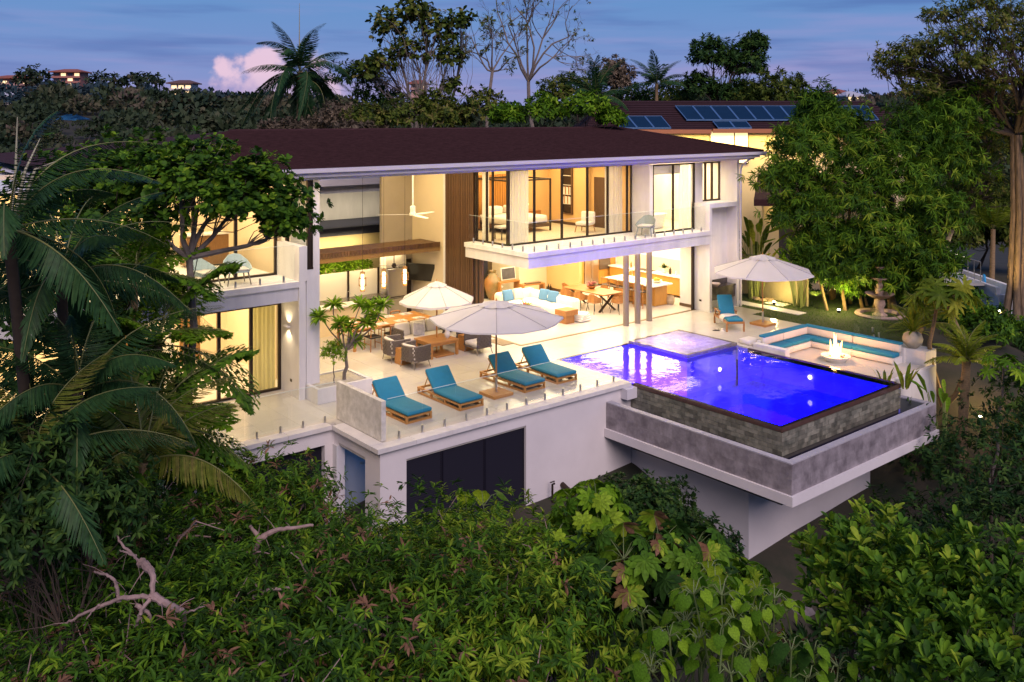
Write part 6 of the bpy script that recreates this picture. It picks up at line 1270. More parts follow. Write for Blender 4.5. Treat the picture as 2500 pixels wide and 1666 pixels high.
# ================================================================ garden on the right
def grass():
    mb = MB(); poly = [(31.3,24.6),(31.3,21.87),(30.45,21.87),(30.45,18.72),(29.36,18.75),(29.36,16.9),(31.5,16.2),(35.5,17.2),(38,20),(36,24.6)]
    mb.prism(poly, -.5, -.01); struct('lawn', mb, mat('lawn_ground', (.035,.055,.012), .95, var=.3, vscale=3))
    n = 26000; P = np.stack([rnd(n, 29.3, 38), rnd(n, 16.2, 24.6), np.full(n, -.01)], 1)
    k = np.zeros(n, bool)
    px_, py_ = P[:, 0], P[:, 1]; inside = np.zeros(n, bool); j = len(poly)-1
    for i in range(len(poly)):
        xi, yi = poly[i]; xj, yj = poly[j]; c = ((yi > py_) != (yj > py_)) & (px_ < (xj-xi)*(py_-yi)/(yj-yi+1e-12)+xi); inside ^= c; j = i
    inside &= ~((px_ > 31.7) & (px_ < 32.42) & (py_ > 20.55))
    P = P[inside]; n = len(P); D = np.stack([rnd(n, -.5, .5), rnd(n, -.5, .5), np.ones(n)], 1)
    o = leaf_obj('grass', [leaves(P, D, RNG.normal(size=(n, 3)), rnd(n, .03, .065), np.full(n, .012), rnd(n, .2, .8), 'diamond')], leafmat('lawn_grass', [(0, (.03,.075,.010)), (.6, (.075,.15,.015)), (1, (.13,.18,.03))]))
    o['kind'] = 'stuff'
    pv = thing('garden_path', 'strip of pale paving slabs beside the lawn', 'path', (32, 22, 0))
    for i in range(4): part('paving_slab', MB().box(31.78, 20.62+i*.86, -.1, 32.36, 20.62+i*.86+.845, .012+.002*(i % 2)), COPE, pv)
    part('paving_slab', MB().box(32.7, 22.0, -.1, 33.35, 22.9, .01), COPE, pv)
    g = thing('garden_wall', 'yellowish garden wall behind the big leaved plants', 'wall', (33.9, 23, 0)); part('wall', MB().prism([(33.45,21.3),(33.6,21.3),(34.25,25.5),(34.1,25.5)], -.3, 1.75), mat('old_garden_render', (.42,.36,.22), .85, var=.25, vscale=1.5), g)
    for i in range(9):
        x, y = 33.25+random.uniform(-.25, .3), 23.4+random.uniform(-.5, .4); s = random.uniform(.08, .17)
        single('garden_stone', MB().lathe([(s*.6, -.02), (s, s*.25), (s*.7, s*.7), (s*.2, s*.9)], (x, y, -.02), 8), mat('garden_stone', (.40,.30,.18), .8, var=.3, vscale=8, objvar=.3), 'rounded stone among those at the foot of the garden wall', 'stone', 'stones at the foot of the garden wall', smooth=True, loc=(x, y, 0))
grass()
point('garden_light', (32.75, 22.4, .5), 90, (1, .74, .25), .1); point('garden_light', (30.6, 13.1, -.9), 120, (1, .66, .22), .1); point('garden_light', (33.4, 19.8, .9), 170, (1, .74, .25), .1)
def garden_spot(p, lab):
    f = thing('garden_spotlight', lab, 'spotlight', p, 0, 'small garden spotlights'); part('lamp', MB().lathe([(.04, 0), (.07, .04), (.07, .12)], n=10), BLACK, f, world=False); part('lens', MB().lathe([(.065, .122), (.06, .14), (.01, .145)], n=10), mat('spot_lens', (1, .9, .7), .4, emit=(1, .86, .6), estr=25), f, world=False)
garden_spot((32.75, 22.4, 0), 'small garden spotlight between the path and the garden wall'); garden_spot((33.4, 19.8, 0), 'small garden spotlight on the lawn left of the fountain'); garden_spot((30.6, 13.1, ground_z(30.6, 13.1)), 'small garden spotlight at the foot of the papaya')
def banana_leaf(m):
    out = []
    for h, L in ((.3, 1.0), (.6, 1.0), (.85, 1.0)):
        D = np.array([[.55, 0, 1.]]); o = leaf_obj('leaf', [leaves(np.zeros((1, 3)), D, np.array([[-1., 0, .4]]), np.array([L]), np.array([.26]), np.array([h]), 'round')], m); out.append(o.data); bpy.data.objects.remove(o)
    return out
def heliconia(label, base, n, H, m=YELG, spread=.45, cat='plant', name='heliconia', wid=1.):
    t = thing(name, label, cat, base); st = MB(); ms = banana_leaf(m)
    for i in range(n):
        a = random.uniform(0, 6.28); r = random.uniform(.05, .3); f = random.uniform(.45, 1.0); z = H*f
        b = Vector((r*math.cos(a), r*math.sin(a), 0)); e = b+Vector((math.cos(a), math.sin(a), 0))*spread*random.uniform(.2, 1)*f+Vector((0, 0, z))
        st.tube([b, b.lerp(e, .5)+Vector((0, 0, .05)), e], [.025, .018, .012], 5)
        o = bpy.data.objects.new('leaf', ms[i % 3]); link(o, t); o.location = e; o.rotation_euler = (random.uniform(-.2, .2), random.uniform(-.15, .65), a); s = random.uniform(.7, 1.1)*H*.42; o.scale = (s*wid, s*wid, s)
    part('stems', st, mat('pale_green_stem', (.20,.24,.07), .6), t, world=False, smooth=True, kind='stuff'); return t
heliconia('tall broad leaved plant behind the lawn umbrella', (33.3, 23.7, 0), 26, 2.9)
heliconia('broad leaved plant right of the lawn umbrella by the bamboo stems', (33.25, 21.45, 0), 20, 2.0, BRIGHT)
heliconia('broad leaved plant at the villa corner downpipe', (32.7, 25.4, 0), 12, 2.3)
def bamboo():
    base = px(2080, 765, 37.0); base.z = -.05
    t = thing('clumping_palm_tree', 'big dark clumping palm tree with many stems behind the fountain', 'tree', tuple(base)); c0 = Vector(base)
    stem = mat('bamboo_stem', (.24,.16,.06), .6, var=.4, vscale=8); 
    tops = []
    for i in range(17):
        u, v = random.uniform(1990, 2260), random.uniform(735, 790); p = px(u, 760, random.uniform(36, 39.5)); p.z = -.05
        tp = px(u+random.uniform(-60, 60), random.uniform(440, 560), random.uniform(36, 39.5)); tops.append(tp)
        part('stem', MB().tube([p, p.lerp(tp, .5)+Vector((random.uniform(-.15, .15), 0, 0)), tp], [random.uniform(.05, .10), .06, .04], 7), stem, t, smooth=True)
    cs = [(1960, 350, 37, (.95, .9, .6)), (2030, 300, 38, (1.0, .9, .55)), (1930, 430, 36.5, (.8, .8, .55)), (2100, 380, 37.5, (1.2, 1, .7)), (1950, 520, 36.5, (.8, .8, .55)), (2060, 480, 37, (1.3, 1.1, .8)), (2190, 440, 37, (1.2, 1.1, .8)), (2270, 520, 37, (1.0, 1.0, .8)), (2160, 560, 36.5, (1.3, 1, .7)), (2080, 600, 36.5, (1.1, .9, .6)), (2230, 330, 38.5, (1.2, 1, .8)), (2310, 400, 38.5, (1.0, 1, .8)), (2000, 590, 36.4, (.7, .7, .4)), (2270, 630, 36.2, (.7, .7, .5)), (2330, 280, 40, (1.2, 1, .8)), (1995, 265, 38, (.5, .5, .5)), (2050, 655, 36.3, (.55, .6, .5)), (2160, 670, 36.6, (.6, .6, .5)), (2235, 690, 36.8, (.6, .6, .5)), (1985, 640, 36.3, (.4, .5, .4)), (2110, 690, 37.5, (.6, .6, .4))]
    sets = []
    for u, v, d, R in cs:
        P, O, tt = clumps(px(u, v, d), tuple(k*1.5 for k in R), 250, -.6, .5, .4); sets.append(rosettes(P, O, tt, 14, .36, .046, .95, 1.0, 'lance', random.uniform(.34, .62), .5, 0, .1))
    leaf_obj('crown', sets, GREEN, t, tuple(base), 'stuff')
bamboo()
tree('screen_shrub', 'dark shrub screen behind the bamboo stems', 'shrub', (36.5, 22.5, -.1), [((37.2, 22.0, 1.0), (1.6, 1.6, 1.6), 420), ((39, 20.5, 1.0), (1.8, 1.8, 1.7), 420)], DARKG, dict(L=.28, W=.08, m=8, hue=.5, hvar=.6, droop=.5), BARKD, .1)
def fountain():
    m = mat('pink_cast_stone', (.40,.29,.23), .8, var=.35, vscale=9, bump=.5, bscale=25); c = (34.24, 18.52, -.05)
    t = thing('tiered_fountain', 'three tiered stone garden fountain on the lawn', 'fountain', c); t.scale = (1, 1, 1.16)
    part('pedestal', MB().lathe([(.30, 0), (.28, .08), (.17, .14), (.15, .30), (.22, .42), (.20, .55), (.12, .62)], n=20), m, t, world=False, smooth=True)
    part('bowl', MB().lathe([(.10, .60), (.32, .66), (.52, .76), (.56, .80), (.50, .79), (.28, .74), (.08, .74)], n=24), m, t, world=False, smooth=True)
    part('stem', MB().lathe([(.12, .74), (.17, .86), (.10, .98), (.14, 1.10), (.09, 1.2)], n=16), m, t, world=False, smooth=True)
    part('bowl', MB().lathe([(.08, 1.18), (.22, 1.24), (.35, 1.32), (.36, 1.35), (.31, 1.33), (.06, 1.3)], n=22), m, t, world=False, smooth=True)
    part('stem', MB().lathe([(.08, 1.3), (.11, 1.42), (.06, 1.5), (.08, 1.6)], n=14), m, t, world=False, smooth=True)
    part('bowl', MB().lathe([(.06, 1.58), (.15, 1.64), (.19, 1.72), (.15, 1.71), (.03, 1.68)], n=18), m, t, world=False, smooth=True)
    part('basin', MB().lathe([(.85, -.1), (.95, .08), (.9, .14), (.75, .12), (.70, .02)], n=26), m, t, world=False, smooth=True)
    s = thing('glass_balustrade', 'short glass fence at the far end of the bench by the fountain', 'glass railing', (30.4, 16.7, -.02))
    for a, b in (((29.5, 16.9), (30.45, 16.5)), ((30.5, 16.45), (31.5, 17.4))):
        a_, b_ = Vector((*a, 0)), Vector((*b, 0)); q = (b_-a_).normalized(); nn = Vector((q.y, -q.x, 0))*.006
        part('glass_panel', MB().prism([(k.x, k.y) for k in (a_-nn, b_-nn, b_+nn, a_+nn)], .06, .95), GLASSF, s)
        for f in (.2, .8): p = a_.lerp(b_, f); o = bpy.data.objects.new('spigot', SPIG); link(o, s); o.location = p-Vector(OFF[s.name])
fountain()
def pot():
    c = (29.62, 14.86, .16); t = thing('round_pot', 'big round stone pot standing on the white plinth', 'plant pot', c); part('pot', MB().lathe([(.14, 0), (.29, .14), (.33, .30), (.28, .46), (.17, .54), (.19, .58), (.16, .57), (.14, .5)], n=24), mat('pale_stoneware', (.42,.38,.29), .7, var=.25, vscale=5), t, world=False, smooth=True)
    p = thing('potted_plant', 'spiky strap leaved plant growing from the round stone pot', 'plant', (29.62, 14.86, .68)); m = YELG; ms = []
    for h in (.2, .6, .9):
        o = leaf_obj('leaf', [leaves(np.zeros((1, 3)), np.array([[.45, 0, 1.]]), np.array([[-1., 0, .4]]), np.array([1.]), np.array([.075]), np.array([h]), 'strap')], m); ms.append(o.data); bpy.data.objects.remove(o)
    for i in range(46):
        o = bpy.data.objects.new('leaf', ms[i % 3]); link(o, p); o.rotation_euler = (random.uniform(-.2, .2), random.uniform(-.4, 1.0), random.uniform(0, 6.28)); s = random.uniform(.6, 1.25); o.scale = (s, s, s)
pot()
def blades(label, base, n, H, name='agave', m=YELG):
    t = thing(name, label, 'plant', base); ms = []
    for h in (.3, .6, .95):
        o = leaf_obj('leaf', [leaves(np.zeros((1, 3)), np.array([[.18, 0, 1.]]), np.array([[-1., 0, .2]]), np.array([1.]), np.array([.16]), np.array([h]), 'strap')], m); ms.append(o.data); bpy.data.objects.remove(o)
    for i in range(n):
        o = bpy.data.objects.new('leaf', ms[i % 3]); link(o, t); a = random.uniform(0, 6.28); o.location = (.1*math.cos(a), .1*math.sin(a), 0); o.rotation_euler = (0, random.uniform(-.1, .3), a); s = H*random.uniform(.65, 1.05); o.scale = (s, s, s)
    return t
blades('upright yellow green blade plant left of the pair at the pool corner', (26.12, 13.95, -.35), 9, .78); blades('upright yellow green blade plant right of the pair at the pool corner', (26.62, 13.6, -.35), 9, .80)
heliconia('broad strap leaved plant leaning over the trough corner', (27.0, 12.6, -1.9), 9, 1.7, BRIGHT, .8)
pm = lambda m: palmate_leaf(m, 9, .16)
t = big_leaf_plant('papaya_tree', 'lit papaya tree with straight trunk right of the round pot', 'tree', (29.75, 13.9, -1.6), [((29.85, 13.9, 1.9), 26, .85), ((29.9, 14.2, 1.5), 9, .7)], YELG, pm, .10, stemmat=PTRUNK)
t = big_leaf_plant('papaya_tree', 'thin papaya tree on the dark slope at the right', 'tree', gbase(PX(2420, 1050, 27)), [(PX(2450, 900, 26.5), 14, .6)], BRIGHT, pm, .06, stemmat=BARK)
palm('orange lit cycad palm right of the papaya trunk', gbase(PX(2345, 960, 28.5)), PX(2360, 880, 28.5), [frond_mesh('frond', 1.35, 40, .34, .5, YELG, .3, .028, .3, hue=.7)], 20, (0, 80), .14, name='cycad')
palm('green cycad palm below the lit papaya', gbase(PX(2230, 820, 33)), PX(2250, 800, 33), [frond_mesh('frond', 1.5, 40, .4, .5, OLIVE, .4, .03, .3, hue=.6)], 14, (0, 80), .1, name='cycad')
tree('slope_shrub', 'lit shrub at the foot of the uplit giant tree', 'shrub', gbase(PX(2470, 800, 36)), [(PX(2470, 830, 36), (1.6, 1.5, .9), 330)], GREEN, dict(L=.24, W=.08, m=7, hue=.6, hvar=.5), BARKD, .05)
tree('slope_shrub', 'dark shrub between the fountain and the papaya', 'shrub', gbase(PX(2350, 720, 36)), [(PX(2330, 750, 36), (1.3, 1.3, .9), 280), (PX(2400, 800, 34), (1.3, 1.3, .8), 260)], GREEN, dict(L=.24, W=.08, m=7, hue=.4, hvar=.5), BARKD, .05)
palm('pale lit fan of palm fronds behind the neighbour pool', PX(2420, 600, 52), PX(2425, 560, 52), [frond_mesh('frond', 3.0, 40, .8, .4, YELG, .4, .06, .3, hue=.6)], 12, (20, 80), .14)
# neighbour's pool terrace seen between the trees
def npool():
    c = px(2400, 690, 45); t = thing('neighbour_pool', 'white walled neighbour pool with narrow blue water between the trees', 'pool', tuple(c), -YAW)
    def L(u, v, d): return ((u-2400)/FPX*d, d-45, (690-v)/FPX*d)
    z0 = L(0, 610, 45)[2]
    part('wall', MB().box(-.95, -3.2, -3.2, 1.0, -3.0, .0).box(-.95, -3.0, -3.2, -.75, 5, 0.3).box(.8, -3.0, -3.2, 1.0, 5, .0).box(-.75, 4.8, -3.2, .8, 5, .9), WHITE, t, world=False)
    part('deck', MB().box(-4, -2.0, .2, -.95, 7, .32), TILE, t, world=False)
    part('water', MB().box(-.75, -3.0, -.7, .8, 4.8, -.62), mat('neighbour_water', (.05,.22,.5), .1), t, world=False)
    r = MB()
    for y in np.arange(-1.8, 3, .6): r.tube([(-1.05, y, .32), (-1.05, y, 1.3)], .02, 5)
    r.tube([(-1.05, -1.8, 1.3), (-1.05, 2.4, 1.3)], .025, 5); part('railing', r, STEEL, t, world=False, kind='stuff')
    part('blue_float', MB().lathe([(.02, 0), (.40, .01), (.42, .05), (.40, .09), (.02, .1)], n=18), mat('blue_plastic', (.01,.30,.62), .4), t, world=False).rotation_euler = (rad(90), 0, rad(70))
    t.children[-1].location = (-1.02, -3.25, -.25)
    point('neighbour_pool_light', tuple(px(2330, 600, 46)), 50, (1, .86, .6), .3)
npool()
# ================================================================ giant uplit tree at the right edge
def giant():
    b = px(2475, 790, 41); t = thing('giant_tree', 'giant uplit tree with ridged trunk at the right edge', 'tree', tuple(b)); m = mat('ridged_tree_bark', (.22,.145,.075), .9, col2=(.07,.05,.03), vscale=4, bump=.9, bscale=9, stretch=(3, 3, .5))
    tr = MB(); fork = px(2480, 330, 41)
    for a in range(5):
        o = Vector((.21*math.cos(a*1.26), .21*math.sin(a*1.26), 0)); tr.tube([b+o*2.0, px(2478, 700, 41)+o*1.1, px(2485, 520, 41)+o, fork+o*.7], [.19, .14, .125, .11], 9)
    part('trunk', tr, m, t, smooth=True)
    br = MB(); sets = []
    tips = [(2420, 60), (2330, 90), (2250, 120), (2200, 170), (2290, 180), (2380, 150), (2470, 110), (2490, 30), (2400, 10), (2340, 210), (2450, 200), (2540, 80), (2560, 160), (2250, 215), (2310, 40), (2190, 140), (2470, 270), (2430, 320), (2510, 350), (2540, 260)]
    for u, v in tips:
        d = 41+random.uniform(-2, 2); c = px(u, v, d); pts = limb(br, fork if u > 2330 or v < 130 else px(2440, 260, 41), c, .11, .03, .10, 7)
        P, O, tt = clumps(c, (1.25, 1.2, .65), 110, -.5, .3, .2)
        for i in range(26): limb(br, pts[3+i % 4], P[i], .025, .008, .15, 4, 4)
        sets.append(rosettes(P, O, tt, 8, .24, .075, .7, 1, 'lance', .62, .5, .0, .1))
    part('branches', br, BARKD, t, smooth=True, kind='stuff'); leaf_obj('crown', sets, OLIVE, t, tuple(b), 'stuff')
    spot('tree_uplight', tuple(px(2440, 772, 39.6)), tuple(px(2485, 420, 41)), 1700, 90, (1, .68, .24), .1)
    f = thing('garden_spotlight', 'bright garden spotlight at the foot of the giant tree', 'spotlight', tuple(px(2440, 768, 39.8))); part('lamp', MB().lathe([(.05, 0), (.10, .05), (.10, .16)], n=10), BLACK, f, world=False); part('lens', MB().lathe([(.095, .165), (.09, .19), (.01, .2)], n=12), mat('spot_lens', (1, .9, .7), .4, emit=(1, .86, .6), estr=60), f, world=False)
giant()
tree('dense_tree', 'dense dark tree filling the gap under the giant tree', 'tree', gbase(PX(2300, 700, 46)), [(PX(2260, 330, 46), (2.3, 2, 1.6), 330), (PX(2380, 370, 46), (2.2, 2, 1.7), 330), (PX(2420, 250, 47), (2.2, 2, 1.2), 260), (PX(2320, 240, 47), (2, 2, .9), 200), (PX(2400, 480, 46), (2.0, 2, 1.6), 250)], OLIVE, dict(L=.28, W=.09, m=9, hue=.40, hvar=.6, droop=.5), BARKD, .2)
def cover():
    n = 190000; x, y = rnd(n, 10, 52), rnd(n, 5, 34); k = ~((x < 36) & (y > 12.3) & (x > 11)) & ~((x < 38.5) & (y > 16.5)) & (np.hypot(x, y) < 63)
    x, y = x[k], y[k]; n = len(x); z = np.array([ground_z(a, b) for a, b in zip(x, y)]); f = np.sin(x*1.3+np.sin(y*.9)*2)*np.sin(y*1.1+np.sin(x*.7)*2)
    D = np.stack([rnd(n, -1, 1), rnd(n, -1, 1), rnd(n, .2, 1.1)], 1); o = leaf_obj('ground_cover', [leaves(np.stack([x, y, z+rnd(n, -.05, .12)+.18*np.maximum(f, 0)], 1), D, RNG.normal(size=(n, 3))+np.array([0, 0, 1.]), rnd(n, .16, .42), rnd(n, .05, .12), np.clip(.45+.35*f+rnd(n, -.2, .2), 0, 1), 'diamond')], DARKG, kind='stuff')
cover()
# ================================================================ trees right behind the villa roof
def royal():
    fm = [frond_mesh('frond', 3.6, 74, .85, dr, PALMG, st, .05, hg) for dr, st, hg in ((.75, .55, .5), (.45, .35, .35))]
    skirt = [frond_mesh('frond', 3.7, 60, .8, dr, PALMG, .35, .05, .9, hue=.3) for dr in (1.35, 1.1, 1.55)]
    t = palm('tall royal palm with a long spear rising behind the villa roof', PX(733, 520, 50), PX(733, 175, 50), fm, 11, (-8, 72), .2, az0=.5)
    tp = px(733, 190, 50)-Vector(OFF[t.name])
    for i in range(24):
        o = bpy.data.objects.new('frond', skirt[i % 3]); link(o, t); o.location = tp; a = i*.53+random.uniform(-.2, .2); o.rotation_euler = (random.uniform(-.5, .5), rad(random.uniform(-28, 34)), a); o.scale = (random.uniform(.65, 1.1),)*3
    part('spear_leaf', MB().tube([px(731, 175, 50), px(731, 8, 50)], [.05, .012], 5), mat('pale_spear', (.28,.27,.17)), t)
royal()
tree('teak_tree', 'tall tree with large drooping leaves behind the middle of the roof', 'tree', PX(1020, 420, 50), [(PX(950, 60, 50), (1.1, 1, 1.1), 70), (PX(1010, 20, 50), (1.2, 1, .9), 70), (PX(1070, 70, 50), (1.2, 1, 1.0), 70), (PX(930, 150, 50), (1.0, 1, .7), 55), (PX(1100, 130, 50), (.9, .9, .7), 50), (PX(1010, 120, 50), (1.2, 1, .9), 60), (PX(1100, 205, 50), (.6, .6, .4), 22), (PX(890, 170, 50), (.8, .8, .5), 30), (PX(1125, 45, 50), (.7, .7, .7), 32)], OLIVE, dict(L=.36, W=.20, m=6, hue=.4, hvar=.7, droop=.9, tpl='round', shell=.2, up=-.7), BARK, .17)
def bare_tree(label, base, fork, tips, r0, leaf_n=30, d=55):
    base = Vector(grounded(base)); t = thing('bare_tree', label, 'tree', tuple(base)); br = MB(); limb(br, base, fork, r0, r0*.75, .05); sets = []; ends = []
    def grow(p, q, r, lv):
        pts = limb(br, p, q, max(r, .008), max(r*.5, .005), .10, 5, 5 if lv < 2 else 3); L = (q-p).length
        if lv >= 5: ends.append(q); return
        for k in range(3):
            s = pts[random.choice((2, 3, 4, 5))]; dv = (q-p).normalized()+Vector(RNG.normal(size=3))*.55+Vector((0, 0, .15)); grow(s, s+dv.normalized()*L*random.uniform(.42, .70), r*.52, lv+1)
    for tp in tips: grow(fork, tp, r0*.5, 1)
    part('trunk_and_branches', br, BARK, t, smooth=True)
    n = len(ends); P = np.array(ends); k = rnd(n) < leaf_n/100; P = P[k]
    if len(P): sets.append(rosettes(P, RNG.normal(size=P.shape), np.ones(len(P)), 5, .19, .07, .6, 1, 'lance', .55, .8)); leaf_obj('foliage', sets, OLIVE, t, tuple(base), 'stuff')
bare_tree('sparse bare tree left of the pair behind the roof', px(1205, 420, 54), px(1202, 175, 54), [px(1150, 90, 54), px(1195, 70, 53), px(1250, 100, 55), px(1170, 135, 54), px(1240, 150, 53)], .13, 55)
bare_tree('taller sparse bare tree right of the pair behind the roof', px(1290, 420, 56), px(1290, 200, 56), [px(1240, 60, 56), px(1300, 20, 55), px(1365, 30, 57), px(1390, 90, 56), px(1260, 20, 56), px(1360, 130, 55), px(1215, 30, 56)], .15, 40)
BG = dict(L=.26, W=.10, m=8, hvar=.6, droop=.4)
for lab, cs, m, h in (('bright green bush right behind the roof ridge near the solar panels', [(1430, 265, 42, (1.2, 1, .75)), (1330, 270, 42, (1.2, 1, .8)), (1490, 290, 42, (.6, .7, .5)), (1240, 285, 42, (.9, .9, .6))], BRIGHT, .30),
    ('olive bush behind the roof under the bare trees', [(1180, 265, 44, (1.4, 1, 1.0)), (1100, 290, 44, (1.2, 1, .8))], OLIVE, .5),
    ('mixed green bush behind the roof under the teak tree', [(1000, 285, 45, (1.6, 1.2, 1.1)), (900, 290, 45, (1.2, 1.1, .8)), (1060, 260, 46, (1, 1, .9))], OLIVE, .45),
    ('dark green tree left of the teak tree', [(870, 190, 52, (1.6, 1.4, 1.0)), (920, 240, 52, (1.5, 1.2, 1.0))], DARKG, .5),
    ('greyish dry bush beside the royal palm skirt', [(830, 285, 47, (1.3, 1, .9)), (760, 310, 48, (1, 1, .5))], DRY, .4),
    ('dull brown bush at the roof edge between palm and teak', [(700, 315, 46, (1.6, 1, .5)), (880, 315, 44, (1.4, 1, .4))], DRY, .2)):
    tree('roadside_bush', lab, 'bush', (PX(cs[0][0], 430, cs[0][2])), [(PX(u, v, d), R, 170) for u, v, d, R in cs], m, dict(BG, hue=h), BARKD, .07)
PB = [frond_mesh('frond', 3.4, 50, .75, .5, PALMG, .5, .055, .4)]
palm('dark palm in front of the sky right of the bare trees', PX(1455, 420, 62), PX(1455, 235, 62), PB, 16, (-30, 80), .18); palm('small palm in front of the sky left of the dense dark tree', PX(1603, 420, 76), PX(1603, 205, 76), PB, 13, (-20, 62), .16)
tree('rain_tree', 'dense dark tree towering over the neighbour roof', 'tree', PX(1770, 420, 78), [(PX(1740, 140, 78), (2.1, 2, 1.8), 330), (PX(1820, 160, 78), (2.0, 2, 2.0), 330), (PX(1840, 105, 78), (1.3, 1.3, .8), 150), (PX(1710, 215, 78), (1.6, 1.5, 1.4), 220), (PX(1800, 230, 77), (2.2, 2, 1.2), 260)], DARKG, dict(L=.42, W=.15, m=9, hue=.5, hvar=.5, droop=.2), BARKD, .25)
tree('rounded_tree', 'rounded olive tree right of the towering dark tree', 'tree', PX(1900, 420, 74), [(PX(1900, 230, 74), (3.0, 2.4, 1.8), 520), (PX(1840, 250, 74), (1.6, 1.5, 1.2), 200)], OLIVE, dict(L=.36, W=.13, m=9, hue=.3, hvar=.5, droop=.3), BARKD, .2)
for lab, u, v, d, R, m in (('dark tree crown left of the small palm', 1530, 245, 80, (3.0, 2.5, 1.6), DARKG), ('dark tree crown behind the small palm', 1640, 240, 84, (2.6, 2.5, 1.6), OLIVE), ('brownish crown behind the dark palm', 1500, 190, 70, (1.3, 1.3, 1.6), DRY), ('tree crown behind the dark palm on its left', 1390, 225, 68, (2.2, 2, 1.5), OLIVE)):
    tree('background_tree', lab, 'tree', PX(u, 420, d), [(PX(u, v, d), R, 330)], m, dict(L=.36, W=.14, m=8, hue=.4, hvar=.6, droop=.3), BARKD, .15)
for lab, u, v, d, R in (('dark tree behind the neighbour pool railing', 2310, 560, 60, (3, 2.5, 2.4)), ('dark tree between the lit palm and the giant trunk', 2400, 560, 62, (2.6, 2.5, 2.6)), ('dark tree right of the giant trunk', 2520, 560, 58, (2.6, 2.5, 3.4)), ('low dark tree beyond the neighbour pool', 2230, 600, 62, (2.4, 2.4, 1.8))):
    tree('garden_tree', lab, 'tree', PX(u, 720, d), [(PX(u, v, d), R, 420)], OLIVE, dict(L=.42, W=.15, m=8, hue=.35, hvar=.6, droop=.4), BARKD, .15)
# ================================================================ wooded hills
def woods():
    sets = []; cnt = 0
    def crownlet(c, r, h, hue, n=170):
        d = sphere_dirs(n, -.1); P = np.array(c)+d*np.array([r, r, h])*rnd(n, .7, 1.05)[:, None]
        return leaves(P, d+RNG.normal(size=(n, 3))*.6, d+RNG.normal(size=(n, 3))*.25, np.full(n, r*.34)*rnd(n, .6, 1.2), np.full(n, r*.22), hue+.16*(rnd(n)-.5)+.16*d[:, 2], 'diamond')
    for i in range(2300):
        d = 75+ (random.random()**1.15)*520; az = random.uniform(-.62, .62); x, y = d*math.sin(az+YAW), d*math.cos(az+YAW); z = far_z(x, y)
        r = random.uniform(2.0, 4.8)*(1+d/900)
        if any(abs(az-math.atan((hu-1250)/FPX)) < .012+hw and hd-70 < d < hd+8 for hu, hd, hw in ((163, 470, .018), (28, 480, .022), (442, 430, .014), (165, 260, .014), (8, 330, .014), (2050, 330, .01), (2085, 300, .01), (1020, 400, .01))): r *= .38
        if az > .25 and d < 130: continue
        sets.append((d, crownlet((x, y, z+r*.6), r, r*random.uniform(.7, 1.05), random.choice((.15, .25, .3, .4, .5, .75)))))
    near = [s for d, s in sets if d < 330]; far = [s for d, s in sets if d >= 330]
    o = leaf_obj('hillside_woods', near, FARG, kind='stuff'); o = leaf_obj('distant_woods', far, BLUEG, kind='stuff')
woods()
for lab, u, v, d, R, m in (('broad dark hill tree right of the red roofed house', 250, 215, 440, (9, 9, 8), FARG), ('umbrella shaped hill tree on the skyline', 345, 200, 440, (11, 11, 4), FARG), ('pale bushy tree on the slope below the white hill house', 470, 285, 240, (8, 8, 5), FARG), ('dark hill tree between the two hill houses', 75, 195, 470, (9, 9, 7), FARG)):
    tree('hill_tree', lab, 'tree', PX(u, v+40, d), [(PX(u, v, d), R, 170)], m, dict(L=2.2, W=1.3, m=4, hue=.3, hvar=.6, tpl='round'), BARKD, .6, twig=False)
def hill_house(name, label, u, v, d, w, storeys, wall, roof, lit, rz=0, sh=3.2, depth=9):
    b = px(u, v, d); b.z -= 1.0; t = thing('hill_house', label, 'house', tuple(b), -YAW+rz); H = storeys*sh
    part('wall', MB().box(-w/2, 0, -14, w/2, depth, H+1), wall, t, world=False)
    em = mat('hill_window_glow', (1,.8,.5), .5, emit=(1, .70, .36), estr=1.4); dk = mat('dark_window', (.03,.03,.04), .2)
    r = MB(); o = 1.4; r.box(-w/2-o, -o-1, H+1, w/2+o, depth+o, H+1.5); r.add([(-w/2-o, -o-1, H+1.5), (w/2+o, -o-1, H+1.5), (w/2+o, depth+o, H+1.5), (-w/2-o, depth+o, H+1.5), (-w/4, depth/2, H+3), (w/4, depth/2, H+3)], [(0, 1, 5, 4), (1, 2, 5), (2, 3, 4, 5), (3, 0, 4)]); part('roof', r, roof, t, world=False)
    n = max(3, int(w/3.2)); k = 0
    for s in range(storeys):
        z = 1.2+s*sh; part('balcony', MB().box(-w/2-.3, -1.2, z-.5, w/2+.3, 0, z-.25).box(-w/2-.3, -1.2, z-.25, w/2+.3, -1.1, z+.5), wall, t, world=False)
        for i in range(n):
            x = -w/2+w*(i+.5)/n; k += 1
            wn = part('window', MB().box(x-w/n*.36, -.08, z+.1, x+w/n*.36, -.001, z+2.0), em if random.random() < lit else dk, t, world=False)
    return t
redw = mat('terracotta_wall', (.34,.14,.11), .8); redr = mat('terracotta_roof', (.26,.08,.05), .8); whw = mat('white_far_wall', (.55,.52,.50), .8)
hill_house('a', 'red three storey house with flat overhanging roof on the left hilltop', 163, 214, 470, 14, 3, redw, redr, .35, sh=2.6)
hill_house('b', 'red roofed house at the far left of the skyline', 28, 208, 480, 19, 1, mat('pinkish_far_wall', (.45,.26,.22), .8), redr, .6, sh=3.4)
hill_house('c', 'white two storey house with bright windows on the hill slope', 442, 235, 430, 10, 2, whw, mat('brown_far_roof', (.12,.06,.05), .8), .65, sh=2.9)
hill_house('d', 'small white lit house with blue tin roof low on the left hill', 165, 312, 260, 4.6, 1, whw, mat('blue_tin_roof', (.03,.16,.34), .5), .9, sh=1.9, depth=5)
